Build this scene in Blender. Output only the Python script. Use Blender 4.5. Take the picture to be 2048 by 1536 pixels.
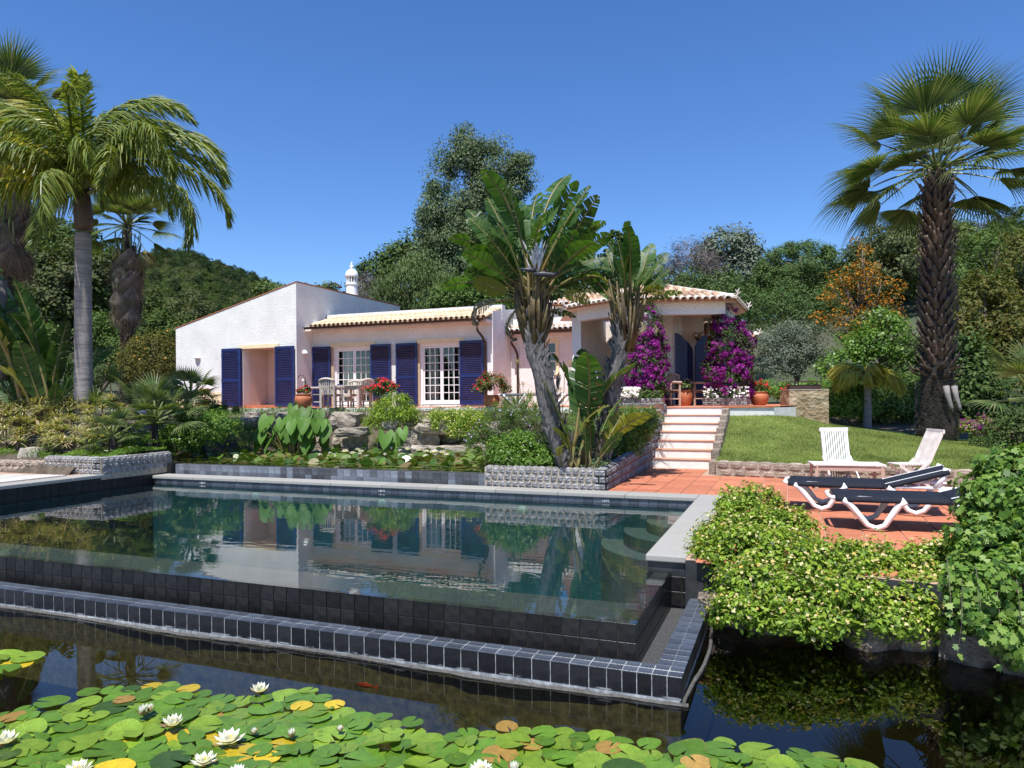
import bpy, math, random
import numpy as np
from mathutils import Vector, Matrix, Quaternion
for o in list(bpy.data.objects): bpy.data.objects.remove(o)
sc = bpy.context.scene
col = sc.collection
# ------------------------------------------------------------------ camera
F, HY, CX, H = 1421.0, 799.0, 1024.0, 2.1          # focal length (px), horizon row, centre column, eye height
YAW, ROLL = math.radians(21.27), math.radians(.5)
FW = Vector((-math.sin(YAW), math.cos(YAW), 0))
R0 = Vector((math.cos(YAW), math.sin(YAW), 0)); Z = Vector((0, 0, 1))
RT = R0*math.cos(ROLL) - Z*math.sin(ROLL); UP = Z*math.cos(ROLL) + R0*math.sin(ROLL)
cam = bpy.data.objects.new('camera', bpy.data.cameras.new('camera')); col.objects.link(cam)
cam.data.sensor_width = 36; cam.data.lens = 36*F/2048; cam.data.shift_y = (HY-768)/2048
cam.data.clip_start = .1; cam.data.clip_end = 4000
cam.matrix_world = Matrix(((RT.x, UP.x, -FW.x, 0), (RT.y, UP.y, -FW.y, 0), (RT.z, UP.z, -FW.z, H), (0, 0, 0, 1)))
sc.camera = cam
# ------------------------------------------------------------------ sky, sun, exposure
EL, AZ = math.radians(65), math.radians(2.2)
SUN = Vector((math.sin(AZ)*math.cos(EL), -math.cos(AZ)*math.cos(EL), math.sin(EL)))
w = bpy.data.worlds.new('World'); sc.world = w; w.use_nodes = True
nt = w.node_tree; bg = nt.nodes['Background']; sk = nt.nodes.new('ShaderNodeTexSky')
sk.sky_type = 'NISHITA'; sk.sun_disc = False; sk.sun_elevation = EL; sk.sun_rotation = math.pi - AZ
sk.altitude = 300; sk.air_density = 1.0; sk.dust_density = 0.0; sk.ozone_density = 6.0
hs_ = nt.nodes.new('ShaderNodeHueSaturation'); hs_.inputs['Hue'].default_value = .508; hs_.inputs['Saturation'].default_value = 1.17; hs_.inputs['Value'].default_value = 1.22
nt.links.new(sk.outputs[0], hs_.inputs['Color']); nt.links.new(hs_.outputs[0], bg.inputs[0]); bg.inputs[1].default_value = .1
sl = bpy.data.lights.new('sun', 'SUN'); sl.energy = 5.0; sl.angle = math.radians(.53); sl.color = (1, .98, .945)
so = bpy.data.objects.new('sun', sl); col.objects.link(so); so.rotation_euler = SUN.to_track_quat('Z', 'Y').to_euler(); so.location = SUN*200
vs = sc.view_settings; vs.view_transform = 'Standard'; vs.look = 'None'; vs.gamma = 1; vs.use_curve_mapping = False; vs.exposure = .55
# ------------------------------------------------------------------ pixel -> place helpers (a pixel gives a direction; the plane gives the distance)
def ray(px, py): return FW + RT*((px-CX)/F) + UP*((HY-py)/F)
def gz(px, py, z): d = ray(px, py); t = (z-H)/d.z; return Vector((d.x*t, d.y*t, z))
def gy(px, py, y): d = ray(px, py); t = y/d.y; return Vector((d.x*t, y, H+d.z*t))
def gx(px, py, x): d = ray(px, py); t = x/d.x; return Vector((x, d.y*t, H+d.z*t))
def gd(px, py, D): d = ray(px, py); return Vector((d.x*D, d.y*D, H+d.z*D))
V = Vector
rng = np.random.RandomState(7); random.seed(7)
# ------------------------------------------------------------------ materials
def _new(name):
    m = bpy.data.materials.new(name); m.use_nodes = True
    n = m.node_tree.nodes; return m, n, m.node_tree.links, n['Principled BSDF']
def mat(name, c, rough=.6, var=.12, scale=8., bump=0., bscale=60., spec=.5, metal=0., c2=None, detail=6, dist=.02, stretch=None, obj_rand=0., coord='Object'):
    """noise-broken base colour, optional second colour, bump"""
    m, n, L, b = _new(name)
    tc = n.new('ShaderNodeTexCoord'); src = tc.outputs[coord]
    if stretch:
        mp = n.new('ShaderNodeMapping'); mp.inputs['Scale'].default_value = stretch; L.new(src, mp.inputs[0]); src = mp.outputs[0]
    no = n.new('ShaderNodeTexNoise'); no.inputs['Scale'].default_value = scale; no.inputs['Detail'].default_value = detail; no.inputs['Roughness'].default_value = .65
    L.new(src, no.inputs['Vector'])
    rp = n.new('ShaderNodeValToRGB'); e = rp.color_ramp.elements
    d = c2 if c2 else tuple(max(0, x*(1-2*var)) for x in c); u = c if c2 else tuple(min(1, x*(1+var)) for x in c)
    e[0].position = .35; e[1].position = .68; e[0].color = (*d, 1); e[1].color = (*u, 1)
    L.new(no.outputs[0], rp.inputs[0]); out = rp.outputs[0]
    if obj_rand:
        oi = n.new('ShaderNodeObjectInfo'); hs = n.new('ShaderNodeHueSaturation'); mr = n.new('ShaderNodeMapRange')
        mr.inputs[3].default_value = 1-obj_rand; mr.inputs[4].default_value = 1+obj_rand
        L.new(oi.outputs['Random'], mr.inputs[0]); L.new(mr.outputs[0], hs.inputs['Value']); L.new(out, hs.inputs['Color']); out = hs.outputs[0]
    L.new(out, b.inputs['Base Color'])
    b.inputs['Roughness'].default_value = rough; b.inputs['Metallic'].default_value = metal; b.inputs['Specular IOR Level'].default_value = spec
    if bump:
        n2 = n.new('ShaderNodeTexNoise'); n2.inputs['Scale'].default_value = bscale; n2.inputs['Detail'].default_value = 5; L.new(src, n2.inputs['Vector'])
        bp = n.new('ShaderNodeBump'); bp.inputs['Strength'].default_value = bump; bp.inputs['Distance'].default_value = dist
        L.new(n2.outputs[0], bp.inputs['Height']); L.new(bp.outputs[0], b.inputs['Normal'])
    return m
def leafmat(name, cols, rough=.45, trans=.35, spec=.4, obj_rand=.12, nscale=0, tr_tint=(1.25, 1.25, .45)):
    """leaf: colour per leaf (random per island), diffuse + gloss + translucency"""
    m, n, L, b = _new(name)
    g = n.new('ShaderNodeNewGeometry'); rp = n.new('ShaderNodeValToRGB'); el = rp.color_ramp.elements
    while len(el) < len(cols): el.new(.5)
    for i, c in enumerate(cols): el[i].position = i/(max(1, len(cols)-1)); el[i].color = (*c, 1)
    L.new(g.outputs['Random Per Island'], rp.inputs[0])
    oi = n.new('ShaderNodeObjectInfo'); hs = n.new('ShaderNodeHueSaturation'); mr = n.new('ShaderNodeMapRange')
    mr.inputs[3].default_value = 1-obj_rand; mr.inputs[4].default_value = 1+obj_rand
    L.new(oi.outputs['Random'], mr.inputs[0]); L.new(mr.outputs[0], hs.inputs['Value']); L.new(rp.outputs[0], hs.inputs['Color'])
    out = hs.outputs[0]
    if nscale:
        tc = n.new('ShaderNodeTexCoord'); no = n.new('ShaderNodeTexNoise'); no.inputs['Scale'].default_value = nscale; no.inputs['Detail'].default_value = 4
        L.new(tc.outputs['Object'], no.inputs['Vector']); m2 = n.new('ShaderNodeMapRange'); m2.inputs[1].default_value = .3; m2.inputs[2].default_value = .7
        m2.inputs[3].default_value = .6; m2.inputs[4].default_value = 1.35; L.new(no.outputs[0], m2.inputs[0])
        vm = n.new('ShaderNodeVectorMath'); vm.operation = 'SCALE'; L.new(out, vm.inputs[0]); L.new(m2.outputs[0], vm.inputs['Scale']); out = vm.outputs[0]
    L.new(out, b.inputs['Base Color']); b.inputs['Roughness'].default_value = rough; b.inputs['Specular IOR Level'].default_value = spec
    if trans:
        t = n.new('ShaderNodeBsdfTranslucent'); mx = n.new('ShaderNodeMixShader'); mx.inputs[0].default_value = trans
        vm = n.new('ShaderNodeVectorMath'); vm.operation = 'MULTIPLY'; vm.inputs[1].default_value = tr_tint; L.new(out, vm.inputs[0]); L.new(vm.outputs[0], t.inputs[0])
        L.new(b.outputs[0], mx.inputs[1]); L.new(t.outputs[0], mx.inputs[2]); L.new(mx.outputs[0], n['Material Output'].inputs[0])
    return m
def watermat(name, tint, ws=2.5, strength=.12, dist=.02, stretch=(1, 1, 1), rough=0.0):
    """water surface: Fresnel mix of mirror and tinted see-through, rippled"""
    m, n, L, b = _new(name); n.remove(b)
    gl = n.new('ShaderNodeBsdfGlossy'); gl.inputs[0].default_value = (1, 1, 1, 1); gl.inputs['Roughness'].default_value = rough; tr = n.new('ShaderNodeBsdfTransparent'); tr.inputs[0].default_value = (*tint, 1)
    fr = n.new('ShaderNodeFresnel'); fr.inputs[0].default_value = 1.45; mx = n.new('ShaderNodeMixShader')
    tc = n.new('ShaderNodeTexCoord'); mp = n.new('ShaderNodeMapping'); mp.inputs['Scale'].default_value = stretch; no = n.new('ShaderNodeTexNoise'); no.inputs['Scale'].default_value = ws; no.inputs['Detail'].default_value = 3
    bp = n.new('ShaderNodeBump'); bp.inputs['Strength'].default_value = strength; bp.inputs['Distance'].default_value = dist
    L.new(tc.outputs['Object'], mp.inputs[0]); L.new(mp.outputs[0], no.inputs['Vector']); L.new(no.outputs[0], bp.inputs['Height'])
    L.new(bp.outputs[0], gl.inputs['Normal']); L.new(bp.outputs[0], fr.inputs['Normal'])
    L.new(fr.outputs[0], mx.inputs[0]); L.new(tr.outputs[0], mx.inputs[1]); L.new(gl.outputs[0], mx.inputs[2]); L.new(mx.outputs[0], n['Material Output'].inputs[0])
    return m
# ------------------------------------------------------------------ mesh helpers
def origin(p):
    while p is not None and p.parent is not None: p = p.parent
    return p.location if p is not None else V((0, 0, 0))
def link(name, me, m, parent=None, local=False):
    o = bpy.data.objects.new(name, me); col.objects.link(o)
    if m is not None and len(me.materials) == 0: me.materials.append(m)
    if parent is not None: o.parent = parent
    return o
def npmesh(name, v, f, smooth=False):
    v = np.asarray(v, np.float32); f = np.asarray(f, np.int32); k = f.shape[1]; me = bpy.data.meshes.new(name)
    me.vertices.add(len(v)); me.vertices.foreach_set('co', v.ravel()); me.loops.add(f.size); me.loops.foreach_set('vertex_index', f.ravel())
    me.polygons.add(len(f)); me.polygons.foreach_set('loop_start', np.arange(0, f.size, k, dtype=np.int32)); me.polygons.foreach_set('loop_total', np.full(len(f), k, np.int32))
    if smooth: me.polygons.foreach_set('use_smooth', np.ones(len(f), bool))
    me.update(calc_edges=True); return me
class MB:
    def __init__(s): s.v = []; s.f = []
    def add(s, vs, fs):
        b = len(s.v); s.v += [tuple(p) for p in vs]; s.f += [tuple(b+i for i in q) for q in fs]; return s
    def box(s, x0, y0, z0, x1, y1, z1):
        return s.add([(x0,y0,z0),(x1,y0,z0),(x1,y1,z0),(x0,y1,z0),(x0,y0,z1),(x1,y0,z1),(x1,y1,z1),(x0,y1,z1)],
                     [(0,3,2,1),(4,5,6,7),(0,1,5,4),(1,2,6,5),(2,3,7,6),(3,0,4,7)])
    def obox(s, c, size, rot=None, ch=0.):
        """oriented box with optional chamfer (26-face cheap bevel as two-step top/bottom)"""
        hx, hy, hz = size[0]/2, size[1]/2, size[2]/2; c = V(c)
        P = [V((x, y, z)) for z in (-hz, hz) for (x, y) in ((-hx,-hy),(hx,-hy),(hx,hy),(-hx,hy))]
        if rot is not None: P = [rot @ p for p in P]
        return s.add([p+c for p in P], [(0,3,2,1),(4,5,6,7),(0,1,5,4),(1,2,6,5),(2,3,7,6),(3,0,4,7)])
    def bar(s, a, b, w, h=None, up=Z):
        """rectangular bar from a to b"""
        a, b = V(a), V(b); h = h or w; d = (b-a); l = d.length; d.normalize(); x = d.cross(up)
        if x.length < 1e-4: x = d.cross(V((1, 0, 0)))
        x.normalize(); y = x.cross(d)
        P = []
        for q in (a, b): P += [q-x*w/2-y*h/2, q+x*w/2-y*h/2, q+x*w/2+y*h/2, q-x*w/2+y*h/2]
        return s.add(P, [(0,3,2,1),(4,5,6,7),(0,1,5,4),(1,2,6,5),(2,3,7,6),(3,0,4,7)])
    def tube(s, pts, rads, n=8, cap=True, jit=0.):
        pts = [V(p) for p in pts]; rings = []; base = len(s.v); prev = None
        if not hasattr(rads, '__len__'): rads = [rads]*len(pts)
        for i, p in enumerate(pts):
            t = (pts[min(i+1, len(pts)-1)]-pts[max(i-1, 0)]).normalized()
            if prev is None: x = t.orthogonal().normalized()
            else: x = (prev - t*prev.dot(t)).normalized()
            prev = x; y = t.cross(x)
            for k in range(n):
                a = 2*math.pi*k/n; r = rads[i]*(1+jit*(random.random()-.5)); s.v.append(tuple(p+(x*math.cos(a)+y*math.sin(a))*r))
        for i in range(len(pts)-1):
            for k in range(n):
                a = base+i*n+k; b = base+i*n+(k+1) % n; s.f.append((a, b, b+n, a+n))
        if cap: s.f.append(tuple(base+k for k in range(n))[::-1]); e = base+(len(pts)-1)*n; s.f.append(tuple(e+k for k in range(n)))
        return s
    def lathe(s, prof, n=20, c=(0, 0, 0), cap=True):
        b = len(s.v)
        for r, z in prof:
            for k in range(n): a = 2*math.pi*k/n; s.v.append((c[0]+r*math.cos(a), c[1]+r*math.sin(a), c[2]+z))
        for i in range(len(prof)-1):
            for k in range(n): p = b+i*n+k; q = b+i*n+(k+1) % n; s.f.append((p, q, q+n, p+n))
        if cap:
            s.f.append(tuple(b+k for k in range(n))[::-1]); e = b+(len(prof)-1)*n; s.f.append(tuple(e+k for k in range(n)))
        return s
    def prism(s, poly, axis, a0, a1):
        """poly of 2-D points extruded along axis ('x','y','z') from a0 to a1"""
        def P(p, a): return {'x': (a, p[0], p[1]), 'y': (p[0], a, p[1]), 'z': (p[0], p[1], a)}[axis]
        n = len(poly); vs = [P(p, a0) for p in poly]+[P(p, a1) for p in poly]
        fs = [tuple(range(n))[::-1], tuple(range(n, 2*n))]+[(i, (i+1) % n, n+(i+1) % n, n+i) for i in range(n)]
        return s.add(vs, fs)
    def mesh(s, name, smooth=False, fix=True):
        me = bpy.data.meshes.new(name); me.from_pydata(s.v, [], s.f); me.update()
        if fix:
            import bmesh
            bm = bmesh.new(); bm.from_mesh(me); bmesh.ops.recalc_face_normals(bm, faces=bm.faces); bm.to_mesh(me); bm.free()
        if smooth: me.polygons.foreach_set('use_smooth', [True]*len(me.polygons))
        return me
    def build(s, name, m, parent=None, smooth=False, world=True, bevel=0., fix=True):
        if parent is not None and world:
            o = origin(parent); s.v = [(p[0]-o.x, p[1]-o.y, p[2]-o.z) for p in s.v]
        ob = link(name, s.mesh(name, smooth, fix), m, parent)
        if bevel:
            md = ob.modifiers.new('bevel', 'BEVEL'); md.width = bevel; md.segments = 2; md.limit_method = 'ANGLE'
        return ob
def tag(o, label=None, cat=None, group=None, kind=None):
    if label: o['label'] = label
    if cat: o['category'] = cat
    if group: o['group'] = group
    if kind: o['kind'] = kind
    return o
def thing(name, label, cat, loc=(0, 0, 0), group=None):
    o = bpy.data.objects.new(name, None); col.objects.link(o); o.location = loc; o.empty_display_size = .1
    return tag(o, label, cat, group)
def kids(o): return [c for c in bpy.data.objects if c.parent == o]
def copy_tree(o, loc=None, rz=None, scale=None, label=None, group=None, parent=None, ch=None):
    c = o.copy(); col.objects.link(c)
    if parent is not None: c.parent = parent
    if loc is not None: c.location = loc
    if rz is not None: c.rotation_euler = (c.rotation_euler[0], c.rotation_euler[1], rz)
    if scale is not None: c.scale = scale if hasattr(scale, '__len__') else (scale,)*3
    if label: c['label'] = label
    if group: c['group'] = group
    for k in (o.children if ch is None else ch): copy_tree(k, parent=c)
    return c
def inst(name, me, parent=None, loc=(0, 0, 0), rot=(0, 0, 0), scale=1., quat=None):
    o = bpy.data.objects.new(name, me); col.objects.link(o); o.parent = parent; o.location = loc
    if quat is not None: o.rotation_mode = 'QUATERNION'; o.rotation_quaternion = quat
    else: o.rotation_euler = rot
    o.scale = scale if hasattr(scale, '__len__') else (scale,)*3
    return o
# ------------------------------------------------------------------ foliage helpers
def unit(a): return a/np.maximum(1e-9, np.linalg.norm(a, axis=-1, keepdims=True))
def leafcards(P, N, size, aspect=.5, fold=.12, rs=None, upbias=0., sizevar=.35, droop=0.):
    """one folded rhombic leaf (2 quads, 6 verts) at each P, lying across N"""
    r = rs or rng; n = len(P); P = np.asarray(P, float); N = unit(np.asarray(N, float)+r.normal(0, .45, (n, 3))+np.array([0, 0, upbias]))
    T = unit(np.cross(N, r.normal(0, 1, (n, 3))))
    if droop: T = unit(T+np.array([0, 0, -droop])); N = unit(N-T*(N*T).sum(1, keepdims=True))
    S = np.cross(N, T); Ls = (size*(1+sizevar*r.uniform(-1, 1, n)))[:, None]; W = Ls*aspect
    a = P-T*Ls*.5; b = P+T*Ls*.5; m = P-T*Ls*.05+N*0; l = m-S*W*.5+N*W*fold*1.2; q = m+S*W*.5+N*W*fold*1.2
    v = np.stack([a, l, b, q], 1).reshape(-1, 3); i = np.arange(n)*4
    f = np.stack([i, i+3, i+2, i+1], 1)
    return v, f
def join(parts):
    vs, fs, b = [], [], 0
    for v, f in parts: vs.append(v); fs.append(f+b); b += len(v)
    return np.concatenate(vs), np.concatenate(fs)
def sphere_dirs(n, r=None, zmin=-1.):
    r = r or rng; z = r.uniform(zmin, 1, n); a = r.uniform(0, 2*math.pi, n); q = np.sqrt(1-z*z)
    return np.stack([q*np.cos(a), q*np.sin(a), z], 1)
def clump_points(ells, nclump, rc, nleaf, r=None, zmin=-.4, inner=.25, flat=.8):
    """ells: (cx,cy,cz,rx,ry,rz). leaf points on many small clumps set over the ellipsoids' surfaces"""
    r = r or rng; E = np.array(ells, float); A = (E[:, 3]*E[:, 4]+E[:, 3]*E[:, 5]+E[:, 4]*E[:, 5]); k = r.choice(len(E), nclump, p=A/A.sum())
    D = sphere_dirs(nclump, r, zmin); q = 1-np.abs(r.normal(0, inner, nclump)); q = np.clip(q, .25, 1.05)
    C = E[k, :3]+D*E[k, 3:]*q[:, None]; rr = rc*r.uniform(.6, 1.4, nclump)
    j = r.randint(0, nclump, nleaf); d = sphere_dirs(nleaf, r); P = C[j]+d*(rr[j]*r.uniform(.35, 1., nleaf))[:, None]*np.array([1, 1, flat])
    N = unit(d*.8+D[j]*.7+np.array([0, 0, .35])); return P, N, C
def mixmesh(name, v, f): return npmesh(name, v, f)
# ================================================================== materials in use
M = {}
M['soil'] = mat('soil', (.10,.075,.05), .95, .3, 6, .6, 40)
M['hill'] = mat('hill', (.045,.065,.025), .95, .3, .15, 0, c2=(.07,.065,.035))
M['concrete_dark'] = mat('concrete_dark', (.03,.033,.035), .6, .3, 5)
M['grout'] = mat('grout', (.36,.37,.37), .9, .3, 14)
M['grout_dark'] = mat('grout_dark', (.05,.05,.05), .8, .4, 14)
M['slate'] = mat('slate', (.028,.034,.046), .36, .2, 3, .15, 30, .5, c2=(.075,.088,.11), obj_rand=.3)  # lightened and blued: sky sheen of the kerb tops put into the colour
M['slate_wet'] = mat('slate_wet', (.008,.008,.009), .32, .2, 5, .1, 30, .3, c2=(.022,.021,.020), obj_rand=.35, stretch=(2.5, 2.5, .5))
M['slate_grey'] = mat('slate_grey', (.20,.22,.25), .5, .2, 5, .1, 30, .4, c2=(.11,.12,.14), obj_rand=.3, stretch=(1, 1, .25))
M['slate_wetgrey'] = mat('slate_wetgrey', (.085,.09,.10), .35, .2, 5, .1, 30, .5, c2=(.045,.048,.052), obj_rand=.3, stretch=(1, 1, .25))
M['granite'] = mat('granite', (.36,.345,.31), .85, .12, 90, .15, 160, .3, c2=(.25,.24,.215), obj_rand=.06)
M['sett'] = mat('sett', (.33,.325,.32), .9, .3, 28, .8, 45, .2, c2=(.12,.12,.125), obj_rand=.3, dist=.03)
M['sett_pink'] = mat('sett_pink', (.42,.34,.27), .85, .3, 26, 1., 45, .3, c2=(.22,.17,.13), obj_rand=.3, dist=.03)
M['mortar'] = mat('mortar', (.40,.33,.25), .95, .25, 20, .5, 60)
M['mortar_shade'] = mat('mortar_shade', (.22,.105,.075), .95, .3, 14, .5, 60)  # mortar of the right-facing walls, their reddish shade put into the colour
M['terracotta'] = mat('terracotta', (.50,.185,.10), .7, .2, 5, .15, 40, .3, c2=(.40,.13,.066), obj_rand=.16)
M['tgrout'] = mat('tgrout', (.46,.30,.21), .9, .2, 20)
M['rock'] = mat('rock', (.47,.41,.33), .9, .3, 3.2, .9, 14, .2, c2=(.21,.175,.135), obj_rand=.25, dist=.05)
M['rock_light'] = mat('rock_light', (.50,.46,.38), .9, .3, 4, .9, 14, .3, c2=(.30,.26,.20), dist=.05)
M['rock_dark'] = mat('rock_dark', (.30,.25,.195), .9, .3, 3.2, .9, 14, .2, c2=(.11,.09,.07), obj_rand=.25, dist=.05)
M['white'] = mat('white', (.775,.76,.725), .9, .05, 1.6, .8, 30, .2, dist=.035)
M['step_white'] = mat('step_white', (.74,.72,.68), .8, .06, 5, .1, 50, .3)
M['pond_bed'] = mat('pond_bed', (.010,.0085,.003), .95, .0, 1)
M['pool_bed'] = mat('pool_bed', (.008,.070,.092), .7, .2, 2)
M['ledge'] = mat('ledge', (.045,.034,.028), .7, .3, 6)
M['trough'] = mat('trough', (.035,.036,.036), .75, .4, 60, 1., 90, .5, c2=(.10,.10,.10), dist=.03)
M['liner'] = mat('liner', (.11,.105,.095), .85, .3, 25, .8, 40, c2=(.06,.055,.045))
M['whitepaint'] = mat('whitepaint', (.80,.80,.78), .5, .05, 6)
M['poollight'] = mat('poollight', (.12,.24,.19), .4, .05, 6)
M['poolwater'] = watermat('poolwater', (.74,.88,.86), 2.2, .05, .03, (.8, 2.2, 1))
M['pondwater'] = watermat('pondwater', (.36,.34,.20), 1.1, .025, .03)
M['upwater'] = watermat('upwater', (.45,.45,.25), 3, .05, .03)
M['slate_face'] = mat('slate_face', (.008,.008,.010), .35, .2, 5, .1, 30, .3, c2=(.020,.020,.022), obj_rand=.35)
def limescale(m):
    """chalky bloom creeping up from the lower edge of each tile"""
    n, L = m.node_tree.nodes, m.node_tree.links; b = n['Principled BSDF']; src = b.inputs['Base Color'].links[0].from_socket
    tc = n.new('ShaderNodeTexCoord'); gm = n.new('ShaderNodeNewGeometry'); sp = n.new('ShaderNodeSeparateXYZ'); L.new(tc.outputs['Object'], sp.inputs[0]); no = n.new('ShaderNodeTexNoise'); no.inputs['Scale'].default_value = 9; no.inputs['Detail'].default_value = 8; L.new(gm.outputs['Position'], no.inputs['Vector'])
    mr = n.new('ShaderNodeMapRange'); mr.inputs[1].default_value = -.060; mr.inputs[2].default_value = -.078; L.new(sp.outputs[1], mr.inputs[0])
    th = n.new('ShaderNodeMapRange'); th.inputs[1].default_value = .50; th.inputs[2].default_value = .62; L.new(no.outputs[0], th.inputs[0]); mu = n.new('ShaderNodeMath'); mu.operation = 'MULTIPLY'; L.new(mr.outputs[0], mu.inputs[0]); L.new(th.outputs[0], mu.inputs[1])
    mx = n.new('ShaderNodeMix'); mx.data_type = 'RGBA'; L.new(mu.outputs[0], mx.inputs[0]); L.new(src, mx.inputs[6]); mx.inputs[7].default_value = (.50,.52,.52,1); L.new(mx.outputs[2], b.inputs['Base Color'])
limescale(M['slate_face'])
# ================================================================== pieces
def cbox(sx, sy, sz, ch):
    """block with chamfered top, its top face outward +z, centred on the base"""
    m = MB(); hx, hy = sx/2, sy/2
    P = [(-hx,-hy,0),(hx,-hy,0),(hx,hy,0),(-hx,hy,0),(-hx,-hy,sz-ch),(hx,-hy,sz-ch),(hx,hy,sz-ch),(-hx,hy,sz-ch),(-hx+ch,-hy+ch,sz),(hx-ch,-hy+ch,sz),(hx-ch,hy-ch,sz),(-hx+ch,hy-ch,sz)]
    m.add(P, [(0,3,2,1),(0,1,5,4),(1,2,6,5),(2,3,7,6),(3,0,4,7),(4,5,9,8),(5,6,10,9),(6,7,11,10),(7,4,8,11),(8,9,10,11)])
    return m.mesh('tile', fix=False)
def sett_mesh(sx, sy, sz, k):
    """rough hewn block face: 4x4 grid pillow with uneven relief"""
    r = random.Random(k); n = 5; vs = []
    for j in range(n):
        for i in range(n):
            u, v = i/(n-1)-.5, j/(n-1)-.5; e = max(abs(u), abs(v)) > .49
            vs.append((u*sx+(0 if e else r.uniform(-.06, .06)*sx)+(r.uniform(-.03, .03)*sx if e else 0), v*sy+(r.uniform(-.03, .03)*sy if e else 0), 0. if e else sz*r.uniform(.5, 1.15)))
    fs = [(j*n+i, j*n+i+1, (j+1)*n+i+1, (j+1)*n+i) for j in range(n-1) for i in range(n-1)]
    m = MB(); m.add(vs, fs); return m.mesh('sett', fix=False)
ROT_F = Matrix(((1,0,0),(0,0,-1),(0,1,0)))     # local z -> -Y (front faces), local y -> +Z
ROT_R = Matrix(((0,0,1),(1,0,0),(0,1,0)))      # local z -> +X (right faces), local x -> +Y, local y -> +Z
QF, QR = ROT_F.to_quaternion(), ROT_R.to_quaternion()
def put(name, me, m, parent, p, q=None, s=1.):
    o = origin(parent)
    if len(me.materials) == 0: me.materials.append(m)
    return inst(name, me, parent, (p[0]-o.x, p[1]-o.y, p[2]-o.z), quat=q if q is not None else Quaternion(), scale=s)
# ================================================================== waters and ground
def sheet(name, poly, z, m, kind='structure'):
    o = MB().add([(x, y, z) for x, y in poly], [tuple(range(len(poly)))]).build(name, m, fix=False); tag(o, kind=kind); return o
sheet('pond_bed', [(-40,-14),(30,-14),(30,7.4),(-40,7.4)], -.7, M['pond_bed'])
sheet('pond_water', [(-40,-14),(30,-14),(30,6.4),(1.7,6.9),(-.3,7.25),(-.72,7.3),(-.72,5.0),(-12.6,5.0),(-12.6,5.6),(-40,5.6)], 0., M['pondwater'])
sheet('pool_water', [(-12.5,5.25),(-1.07,5.25),(-1.07,6.99),(-1.31,6.99),(-1.31,11.21),(-12.5,11.21)], .42, M['poolwater'])
# ================================================================== swimming pool
pool = thing('swimming_pool', 'large black tiled infinity pool with pale granite coping, between the lily ponds', 'swimming pool', (-6.5, 8.2, 0))
b = MB()
b.box(-12.6,5.3,-1.25,-1.2,11.3,-1.2)
b.build('pool_floor', M['pool_bed'], pool)
b = MB(); b.box(-12.7,5.27,-1.25,-1.09,5.38,.40); b.box(-1.24,5.381,-1.25,-1.09,6.98,.40); b.build('weir_wall', M['ledge'], pool)
b = MB(); b.box(-12.5,11.225,-1.25,-.94,11.56,.50); b.box(-1.30,7.03,-1.25,-.955,11.22,.50); b.build('basin_wall', M['concrete_dark'], pool)
b = MB(); b.box(-12.49,11.190,-1.2,-1.32,11.204,.36); b.box(-1.335,7.04,-1.2,-1.321,11.189,.36); b.box(-12.495,5.39,-1.2,-12.48,11.189,.36); b.build('basin_lining', M['pool_bed'], pool)
b = MB(); b.box(-13.1,4.0,-1.25,-12.52,11.7,.66); b.build('side_wall', M['concrete_dark'], pool)
wt = cbox(.139,.137,.012,.003); wt.materials.append(M['slate_wet'])
st = cbox(.146,.139,.012,.003); st.materials.append(M['slate'])
k = 0
for r_ in range(2):                                   # weir face, the two upper rows seen above the channel
    for i in range(48): put('tile', wt, None, pool, (-1.07-.0725-i*.145, 5.27, .348-r_*.143), QF)
    for i in range(12): put('tile', wt, None, pool, (-1.09, 5.33+i*.145, .348-r_*.143), QR)
wbig = MB()
for r_ in range(3):
    for i in range(48, 79): wbig.obox((-1.07-.0725-i*.145, 5.264, .348-r_*.143), (.141,.012,.139))
    if r_ == 2:
        for i in range(48): wbig.obox((-1.07-.0725-i*.145, 5.264, .062), (.141,.012,.139))
        for i in range(12): wbig.obox((-1.084, 5.33+i*.145, .062), (.012,.141,.139))
tag(wbig.build('weir_tiling', M['slate_wet'], pool), kind='stuff')
for i in range(74): put('tile', st, None, pool, (-1.40-i*.15, 11.225, .44), QF, (1, .86, 1))
b = MB()
for i in range(28): b.obox((-1.306, 7.12+i*.146, .44), (.012,.141,.118))
for rr in range(3):
    for i in range(28): b.obox((-12.514, 4.2+i*.152+3.2, .60-rr*.143), (.012,.147,.138))
for rr in range(2):
    for i in range(74): b.obox((-1.40-i*.15, 11.219, .31-rr*.143), (.146,.012,.139))
tag(b.build('wall_tiling', M['slate_wet'], pool), kind='stuff')
for i in range(3): put('tile', st, None, pool, (-1.24+i*.118, 7.03, .445), QF, (.78, .86, 1))
for i in range(3):
    for j in range(2): put('tile', wt, None, pool, (-1.03+i*.1, 7.0, .30-j*.145), QF, (.66, 1, 1)) if i < 2 else None
MB().box(-1.305,7.003,-.2,-.95,7.03,.50).build('pier_face', M['concrete_dark'], pool)
def coping(x0, y0, x1, y1, z0=.505, z1=.57):
    b = MB(); b.box(x0, y0, z0, x1, y1, z1); b.build('coping_slab', M['granite'], pool, bevel=.012)
xs = np.linspace(-12.5, -1.325, 11)
for i in range(10): coping(xs[i]+.002, 11.185, xs[i+1]-.002, 11.585)
coping(-1.322, 11.185, -.93, 11.585)
ys = np.linspace(6.965, 11.183, 5)
for i in range(4): coping(-1.322, ys[i]+.002, -.93, ys[i+1]-.002)
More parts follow.
